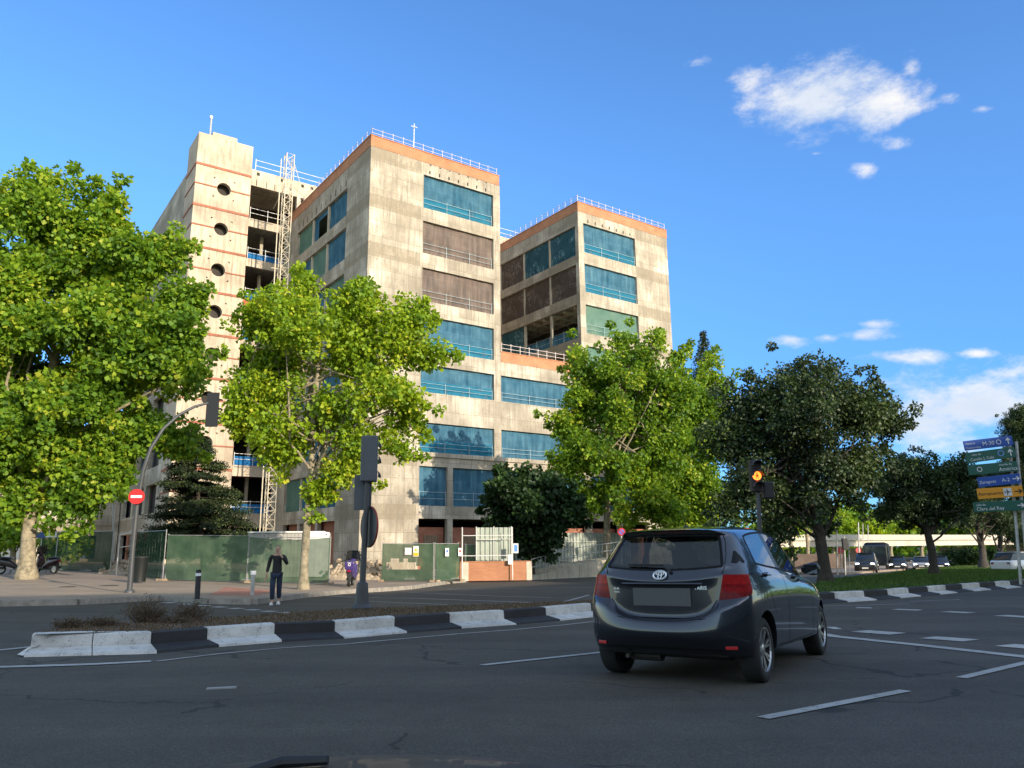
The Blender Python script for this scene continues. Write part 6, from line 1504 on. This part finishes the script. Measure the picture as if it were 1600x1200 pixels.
def car_body():
    bm = bmesh.new(); V = {}
    for r in range(NROW):
        for c in range(NCOL):
            x, y, z = CX[r][c]; y *= 1.03; V[(r, c, 1)] = bm.verts.new((x, -y, z)); V[(r, c, -1)] = V[(r, c, 1)] if y == 0 else bm.verts.new((x, y, z))
    T, B = {}, {}
    for c in range(NCOL):
        for D, r in ((T, 9), (B, 0)):
            x, y, z = CX[r][c]
            if y == 0: D[c] = V[(r, c, 1)]
            else: D[c] = bm.verts.new((x, 0, 1.527-(x-1.45)**2*.075) if r == 9 else (x, 0, z-.01))
    G = 1; LMP = 2; FG = 3
    def matid(r, c):
        if r == 6 and c < 2: return 1
        if r == 6 and c in (5, 6): return 4
        if r == 6 and c in (8, 9): return 5
        if r == 6 and c >= 12: return 3
        if r in (3, 4) and c in (2, 3): return 2
        if r == 7 and c < 2: return 6
        if r == 6 and c in (7,): return 6
        return 0
    fl = []
    for s in (1, -1):
        for r in range(NROW-1):
            for c in range(NCOL-1):
                vs = [V[(r, c, s)], V[(r, c+1, s)], V[(r+1, c+1, s)], V[(r+1, c, s)]]
                f = bm.faces.new(vs if s == 1 else vs[::-1]); f.material_index = matid(r, c); f.smooth = True
        for D, r, k in ((T, 9, 1), (B, 0, -1)):
            for c in range(NCOL-1):
                vs = [V[(r, c, s)], V[(r, c+1, s)], D[c+1], D[c]]; vs = [v for i, v in enumerate(vs) if v not in vs[:i]]
                if len(vs) < 3: continue
                f = bm.faces.new(vs if s*k == 1 else vs[::-1]); f.smooth = True
    bmesh.ops.recalc_face_normals(bm, faces=bm.faces)
    cl = bm.edges.layers.float.new('crease_edge')
    def crease(a, b2, w):
        for s in (1, -1):
            e = bm.edges.get((V[(*a, s)], V[(*b2, s)])) if V[(*a, s)] != V[(*b2, s)] else None
            if e: e[cl] = w
    for c in range(NCOL-1):
        crease((2, c), (2, c+1), .75 if c < 3 else .15); crease((3, c), (3, c+1), .75 if c < 4 else .0)
        crease((6, c), (6, c+1), .75); crease((7, c), (7, c+1), .75); crease((8, c), (8, c+1), .85 if c < 2 else .2)
        crease((0, c), (0, c+1), .6); crease((5, c), (5, c+1), .65 if c < 4 else .5); crease((4, c), (4, c+1), .7 if c < 2 else .1)
    for (r, c, w) in [(6,2,.6),(6,5,.8),(6,7,.9),(6,8,.9),(6,10,.8),(3,2,.8),(4,2,.8),(3,4,.6),(4,4,.6),(2,2,.6),(6,11,.5),(7,2,.7)]: crease((r, c), (r+1, c), w)
    me = bpy.data.meshes.new('cage'); bm.to_mesh(me); bm.free(); o = bpy.data.objects.new('cage', me); COL.objects.link(o)
    for m in (MCAR, MGLS, MLAMP, MGLSF, MGLS, MGLSF, MTRIM, MTRIM): me.materials.append(m)
    md = o.modifiers.new('s', 'SUBSURF'); md.levels = 3; md.render_levels = 3
    cuts = []
    for x in (.625, 3.205):
        b = MB()
        for s in (-1, 1): b.lathe((x, s*.58, .315), (0, s, 0), [(.001, 0), (.352, 0), (.352, .5), (.001, .5)], 48)
        cu = b.build('cut', MTRIM, None, uv=False); bm = bmesh.new(); bm.from_mesh(cu.data); bmesh.ops.remove_doubles(bm, verts=bm.verts, dist=.0015); bmesh.ops.recalc_face_normals(bm, faces=bm.faces)
        for f in bm.faces: f.material_index = 0
        bm.to_mesh(cu.data); bm.free()
        cu.data.materials.clear()
        for m in (MCAR, MGLS, MLAMP, MGLSF, MGLS, MGLSF, MTRIM, MTRIM): cu.data.materials.append(m)
        for p_ in cu.data.polygons: p_.material_index = 7
        m2 = o.modifiers.new('b', 'BOOLEAN'); m2.operation = 'DIFFERENCE'; m2.object = cu; m2.solver = 'EXACT'; cuts.append(cu)
    bpy.context.view_layer.update(); nm = bpy.data.meshes.new_from_object(o.evaluated_get(bpy.context.evaluated_depsgraph_get()))
    bpy.data.objects.remove(o)
    for cu in cuts: bpy.data.objects.remove(cu)
    return nm
cm = car_body()
bmF = bmesh.new(); bmF.from_mesh(cm); BV = BVHTree.FromBMesh(bmF)
def sub_object(name, pred, m, par=CAR):
    bm = bmF.copy(); bm.faces.ensure_lookup_table(); dead = [f for f in bm.faces if not pred(f)]; bmesh.ops.delete(bm, geom=dead, context='FACES')
    me = bpy.data.meshes.new(name); 
    for f in bm.faces: f.material_index = 0; f.smooth = True
    bm.to_mesh(me); bm.free(); me.materials.append(m); o = bpy.data.objects.new(name, me); COL.objects.link(o); o.parent = par
    md = o.modifiers.new('e', 'EDGE_SPLIT'); md.split_angle = rad(48); return o
body_o = sub_object('body', lambda f: f.material_index == 0, MCAR)
sub_object('rear_window', lambda f: f.material_index == 1, MGLS)
sub_object('windscreen', lambda f: f.material_index == 3, MGLSF)
for s, nm_ in ((-1, 'right'), (1, 'left')):
    tl = sub_object('tail_light', lambda f: f.material_index == 2 and f.calc_center_median().y*s > 0, MLAMP)
    sub_object('rear_side_window', lambda f: f.material_index == 4 and f.calc_center_median().y*s > 0, MGLSS)
    sub_object('front_side_window', lambda f: f.material_index == 5 and f.calc_center_median().y*s > 0, MGLSS)
sub_object('spoiler_underside', lambda f: f.material_index == 6 and f.calc_center_median().x < .7, MTRIM)
for s in (-1, 1):
    sub_object('door_pillar', lambda f: f.material_index == 6 and f.calc_center_median().x > .7 and f.calc_center_median().y*s > 0, MTRIM)
    for x0 in (0, 2): sub_object('wheel_arch_liner', lambda f: f.material_index == 7 and x0 < f.calc_center_median().x < x0+2 and f.calc_center_median().y*s > 0, MTRIM)
def hit(o, d):
    r = BV.ray_cast(Vector(o), Vector(d)); return r[0], r[1]
def strip(name, pts, w, m, mode, off=.0025, par=CAR, closed=False):
    """thin ribbon laid on the body: mode 'R' pts are (x,z) seen from the right side, 'B' pts are (y,z) seen from behind, 'T' (x,y) from above"""
    P_ = []; 
    pts = [Vector((*p, 0)) for p in pts]; dense = []
    for a, c in zip(pts[:-1], pts[1:]):
        n = max(2, int((c-a).length/.03))
        for i in range(n): dense.append(a.lerp(c, i/n))
    dense.append(pts[-1])
    for p in dense:
        if mode == 'R': q, n = hit((p.x, -2, p.y), (0, 1, 0))
        elif mode == 'L': q, n = hit((p.x, 2, p.y), (0, -1, 0))
        elif mode == 'B': q, n = hit((-1, p.x, p.y), (1, 0, 0))
        else: q, n = hit((p.x, p.y, 3), (0, 0, -1))
        if q is not None: P_.append((q, n))
    if len(P_) < 2: return None
    vs = []; fs = []
    for i, (q, n) in enumerate(P_):
        d = (P_[min(i+1, len(P_)-1)][0]-P_[max(0, i-1)][0]).normalized(); s = n.cross(d).normalized(); vs += [q+n*off+s*w/2, q+n*off-s*w/2]
    fs = [(2*i, 2*i+1, 2*i+3, 2*i+2) for i in range(len(P_)-1)]
    b = MB(); b.add(vs, fs); return b.build(name, m, par, uv=False)
# hatch shut lines, door shut lines
hatch = [(-.45,.612),(-.40,.604),(.40,.604),(.45,.612)]
strip('shut_line', hatch, .007, MGAP, 'B', par=body_o)
for s in (-1, 1):
    strip('shut_line', [(s*.40,.604),(s*.47,.66),(s*.52,.74),(s*.548,.778)], .007, MGAP, 'B', par=body_o)
    strip('shut_line', [(s*.60,1.02),(s*.625,1.085),(s*.612,1.20),(s*.575,1.33),(s*.535,1.42)], .007, MGAP, 'B', par=body_o)
    strip('window_frame', [(s*.600,1.094),(s*.572,1.20),(s*.535,1.32),(s*.508,1.39)], .026, MFRM, 'B', .003)
    strip('window_frame', [(s*.602,1.09),(s*.33,1.066),(0,1.055)], .020, MFRM, 'B', .003)
for md in ('R', 'L'):
    strip('shut_line', [(.625,1.44),(.60,1.38),(.62,1.25),(.72,1.05),(.80,.98),(.86,.80),(.98,.62)], .007, MGAP, md, par=body_o)
    strip('shut_line', [(1.49,1.05),(1.50,.95),(1.50,.60),(1.49,.33),(1.46,.30)], .007, MGAP, md, par=body_o)
    strip('shut_line', [(1.46,.30),(1.08,.31)], .007, MGAP, md, par=body_o); strip('shut_line', [(1.50,.30),(2.60,.30)], .007, MGAP, md, par=body_o)
    strip('shut_line', [(2.60,.95),(2.64,.80),(2.66,.55),(2.62,.32)], .007, MGAP, md, par=body_o)
    strip('window_frame', [(.67,1.112),(.70,1.22),(.735,1.33),(.775,1.385),(.90,1.405),(1.10,1.425),(1.36,1.438),(1.52,1.438),(1.75,1.427),(1.95,1.41),(2.12,1.375),(2.22,1.35)], .022, MFRM, md, .003)
    strip('window_frame', [(.66,1.112),(1.0,1.085),(1.43,1.057),(2.0,1.012),(2.46,.974)], .022, MFRM, md, .003)
    strip('window_frame', [(2.22,1.35),(2.32,1.20),(2.40,1.08),(2.47,.975)], .022, MFRM, md, .003)
    q = .74
    qs = -1 if md == 'R' else 1; qp = []
    for (x_, z_) in [(.335,1.165),(.255,1.125),(.285,1.118),(.40,1.118),(.425,1.135),(.42,1.18),(.405,1.235),(.385,1.235)]:
        h_, n_ = hit((x_, 2*qs, z_), (0, -qs, 0)); qp.append(h_+n_*.004)
    b = MB(); b.add(qp, [(0, i, i+1) for i in range(1, 7)]+[(0, 7, 1)]); b.build('quarter_glass', MFRM, CAR, uv=False)
# handles
for s in (-1, 1):
    for x, z in ((.86, 1.005), (2.03, .962)):
        q, n = hit((x, 2*s, z), (0, -s, 0))
        if q is None: continue
        b = MB(); b.tube([q+Vector((-.09, 0, 0)), q+Vector((-.07, s*.028, 0)), q+Vector((.07, s*.028, -.004)), q+Vector((.09, 0, -.004))], [.010, .013, .013, .010], 8); b.build('door_handle', MCAR, CAR, smooth=True)
        b = MB(); b.obox(q+Vector((0, s*.003, 0)), (.07, 0, 0), (0, .002, 0), (0, 0, .018)); b.build('handle_recess', MGAP, CAR)
    # door mirror
    b = MB(); vs = []; n = 14
    for (yy, w, h, xo) in ((.0, .02, .03, 0), (.04, .07, .055, 0), (.12, .095, .075, .0), (.19, .085, .07, -.0), (.215, .03, .03, .0)):
        for k in range(n): a = 2*math.pi*k/n; vs.append((2.60+math.cos(a)*w*.75-xo+.02, s*(.78+yy), 1.035+math.sin(a)*h))
    b.add(vs, [(i*n+k, i*n+(k+1) % n, (i+1)*n+(k+1) % n, (i+1)*n+k) for i in range(4) for k in range(n)]+[tuple(range(n)), tuple(range(4*n, 5*n))]); mm = b.build('door_mirror', MTRIM, CAR, smooth=True)
    b = MB(); b.obox((2.555, s*.90, 1.035), (.004, 0, 0), (0, .078, 0), (0, 0, .058)); b.build('mirror_glass', mat('mirror_glass', (.12, .13, .14), .05, 1.0), mm, bevel=.01)
# wheels
def car_wheel(x, s):
    yc = s*.735
    b = MB(); b.lathe((x, yc, .30), (0, s, 0), [(.19, -.095), (.265, -.098), (.292, -.088), (.302, -.06), (.302, .055), (.294, .082), (.27, .098), (.225, .10), (.203, .088)], 44)
    w = b.build('wheel', MRUB, CAR, smooth=True)
    b = MB(); b.lathe((x, yc, .30), (0, s, 0), [(.203, .088), (.205, .075), (.190, .06), (.182, -.05), (.06, -.06), (.001, -.06)], 36); b.build('rim_barrel', mat('dark_barrel', (.03, .03, .032), .6, .5), w, smooth=True)
    b = MB(); b.lathe((x, yc, .30), (0, s, 0), [(.206, .084), (.208, .094), (.196, .094), (.190, .080)], 36); b.lathe((x, yc, .30), (0, s, 0), [(.001, .078), (.028, .078), (.055, .072), (.060, .05)], 20)
    for k in range(7):
        a = 2*math.pi*k/7+.3
        for da in (-.10, .10):
            d0 = Vector((math.cos(a+da*.4), 0, math.sin(a+da*.4))); d1 = Vector((math.cos(a+da*1.3), 0, math.sin(a+da*1.3))); tn = Vector((-math.sin(a), 0, math.cos(a)))
            c0, c1 = Vector((x, yc+s*.068, .30))+d0*.045, Vector((x, yc+s*.084, .30))+d1*.198
            vs = []
            for c_, ww in ((c0, .010), (c1, .012)):
                for sy in (0, -s*.022):
                    for st in (-1, 1): vs.append(c_+tn*ww*st+Vector((0, sy, 0)))
            b.add(vs, [(0,1,5,4),(2,6,7,3),(0,4,6,2),(1,3,7,5)])
    b.build('rim', MRIM, w)
    b = MB(); b.lathe((x, yc, .30), (0, s, 0), [(.001, -.03), (.13, -.03), (.13, -.045)], 24); b.build('brake_disc', MSTEEL, w)
for x in (.625, 3.205):
    for s in (-1, 1): car_wheel(x, s)
# underside, exhaust silencer
b = MB(); b.box((.45, -.56, .20), (3.6, .56, .30)); b.box((.2, -.60, .24), (.5, .60, .30)); b.build('underbody', MTRIM, CAR, bevel=.02)
b = MB(); b.tube([(.30, .10, .25), (.30, .42, .25)], .075, 14); b.tube([(.12, .40, .23), (.45, .40, .24)], .022, 8); b.build('exhaust', mat('exhaust_steel', (.06, .055, .05), .6, .5), CAR)
# number plate (blurred blank), recess, chrome blade, emblem, badges
def rearpt(y, z):
    q, n = hit((-1, y, z), (1, 0, 0)); return q, n
q, n = rearpt(0, .80); b = MB(); b.obox(q+n*.006, (0, .30, 0), n*.004, n.cross(Vector((0, 1, 0)))*.085); b.build('number_plate', mat('dim_grey_plate', (.085, .085, .09), .6), CAR, bevel=.003)
b = MB(); b.tube([rearpt(y, .925)[0]+Vector((-.004, 0, 0)) for y in [-.42+.84*i/14 for i in range(15)]], .013, 8); b.build('hatch_handle_blade', MCAR, CAR, smooth=True)
strip('plate_light_shadow', [(-.36,.902),(.36,.902)], .022, MGAP, 'B', .003)
q, n = rearpt(0, 1.0); uu = Vector((0, 0, 1)); uu = (uu-n*uu.dot(n)).normalized(); ss = n.cross(uu)
def ellipse_ring(b, c, rx, ry, r, k=28):
    pts = [c+ss*math.cos(2*math.pi*i/k)*rx+uu*math.sin(2*math.pi*i/k)*ry for i in range(k)]; n_ = 6; vs = []
    for i in range(k):
        d = (pts[(i+1) % k]-pts[i-1]).normalized(); a = n; c2 = d.cross(a)
        for j in range(n_): tt = 2*math.pi*j/n_; vs.append(pts[i]+a*math.cos(tt)*r+c2*math.sin(tt)*r)
    b.add(vs, [(i*n_+j, i*n_+(j+1) % n_, ((i+1) % k)*n_+(j+1) % n_, ((i+1) % k)*n_+j) for i in range(k) for j in range(n_)])
b = MB(); c = q+n*.024; ellipse_ring(b, c, .066, .045, .0085); ellipse_ring(b, c+uu*.016, .040, .018, .0055); ellipse_ring(b, c-uu*.004, .017, .037, .0055); b.build('emblem', MCHR, CAR, smooth=True)
q, n2_ = rearpt(-.40, .872); text('YARIS', .050, MCHR, CAR, q+n2_*.003+Vector((0, .07, 0)), (0, -1, 0), (-1, 0, .1), 'badge_lettering', 0)
for tx, z, y in (('D-4D', .868, .50), ('TOYOTA', .835, .50)):
    q, n2_ = rearpt(y, z); text(tx, .030 if tx == 'D-4D' else .022, MCHR, CAR, q+n2_*.003+Vector((0, .02, 0)), (0, -1, 0), (-1, 0, .1), 'badge_lettering', 0)
# reflectors, bumper crease, spoiler lamp, wiper, aerial
for s in (-1, 1):
    q, n = rearpt(s*.66, .355); b = MB(); b.obox(q+n*.004, n.cross(Vector((0, 0, 1))).normalized()*.055, n*.006, Vector((0, 0, .014))); b.build('reflector', mat('red_reflector', (.45, .02, .02), .25), CAR, bevel=.003)
strip('bumper_lip', [(-.62,.315),(-.3,.318),(.3,.318),(.62,.315)], .03, MTRIM, 'B', .003)
strip('brake_light', [(-.17,1.432),(.17,1.432)], .016, mat('dim_red_lamp', (.16, .01, .012), .3), 'B', .003)
q0, n0 = rearpt(-.10, 1.035); q1, n1 = rearpt(-.02, 1.085); q2, n2 = rearpt(.36, 1.095)
b = MB(); b.lathe(q0, n0, [(.001, .03), (.016, .03), (.02, 0)], 12); b.tube([q0+n0*.03, q1+n1*.035, q2+n2*.03], [.009, .008, .005], 6); b.tube([q1+n1*.022, q2+n2*.012], .006, 5); b.build('rear_wiper', MBLACK, CAR)
q, n = hit((.95, .02, 3), (0, 0, -1)); b = MB(); b.sphere(q+Vector((0, 0, .0)), .03, 10, sc=(1.6, .9, .6)); b.tube([q, q+Vector((-.10, 0, .20))], [.005, .002], 5); b.build('aerial', MBLACK, CAR)
# interior
b = MB(); b.box((.75, -.70, .35), (2.9, .70, .46)); b.build('cabin_floor', MSEAT, CAR)
def seat(x, y, back_z=1.02, w=.24, head=True):
    b = MB(); b.box((x-.10, y-w, .46), (x+.42, y+w, .62)); b.build('seat', MSEAT, CAR, bevel=.05)
    b = MB(); b.obox((x-.12, y, (.6+back_z)/2), (.06, 0, 0), (0, w, 0), (-.08, 0, (back_z-.6)/2)); b.build('seat', MSEAT, CAR, bevel=.04)
    if head: b = MB(); b.obox((x-.22, y, back_z+.11), (.045, 0, 0), (0, .13, 0), (-.01, 0, .085)); b.tube([(x-.2, y-.05, back_z-.05), (x-.21, y-.05, back_z+.05)], .008, 5); b.build('headrest', MSEAT, CAR, bevel=.03)
seat(1.95, -.36, 1.08); seat(1.95, .36, 1.08); seat(1.10, -.36, .90); seat(1.10, .36, .90)
b = MB(); b.box((.35, -.55, .62), (.95, .55, .66)); b.build('parcel_shelf', MSEAT, CAR, bevel=.01)
b = MB(); b.box((2.55, -.70, .70), (2.95, .70, .98)); b.build('dashboard', MSEAT, CAR, bevel=.06)
b = MB(); b.lathe((2.42, .36, .93), (-.9, 0, .45), [(.17, .0), (.185, .012), (.19, 0), (.185, -.012), (.17, 0)], 24); b.build('steering_wheel', MBLACK, CAR)
# driver seen through the rear glass
skin_mesh('driver', [(1.98,.36,.75,.16,.12),(1.95,.36,1.10,.19,.11),(1.96,.36,1.20,.06),(1.97,.36,1.30,.085,.10)], [(0,1),(1,2),(2,3)], MCOAT, CAR)
bmF.free()
scene.cycles.use_denoising = True
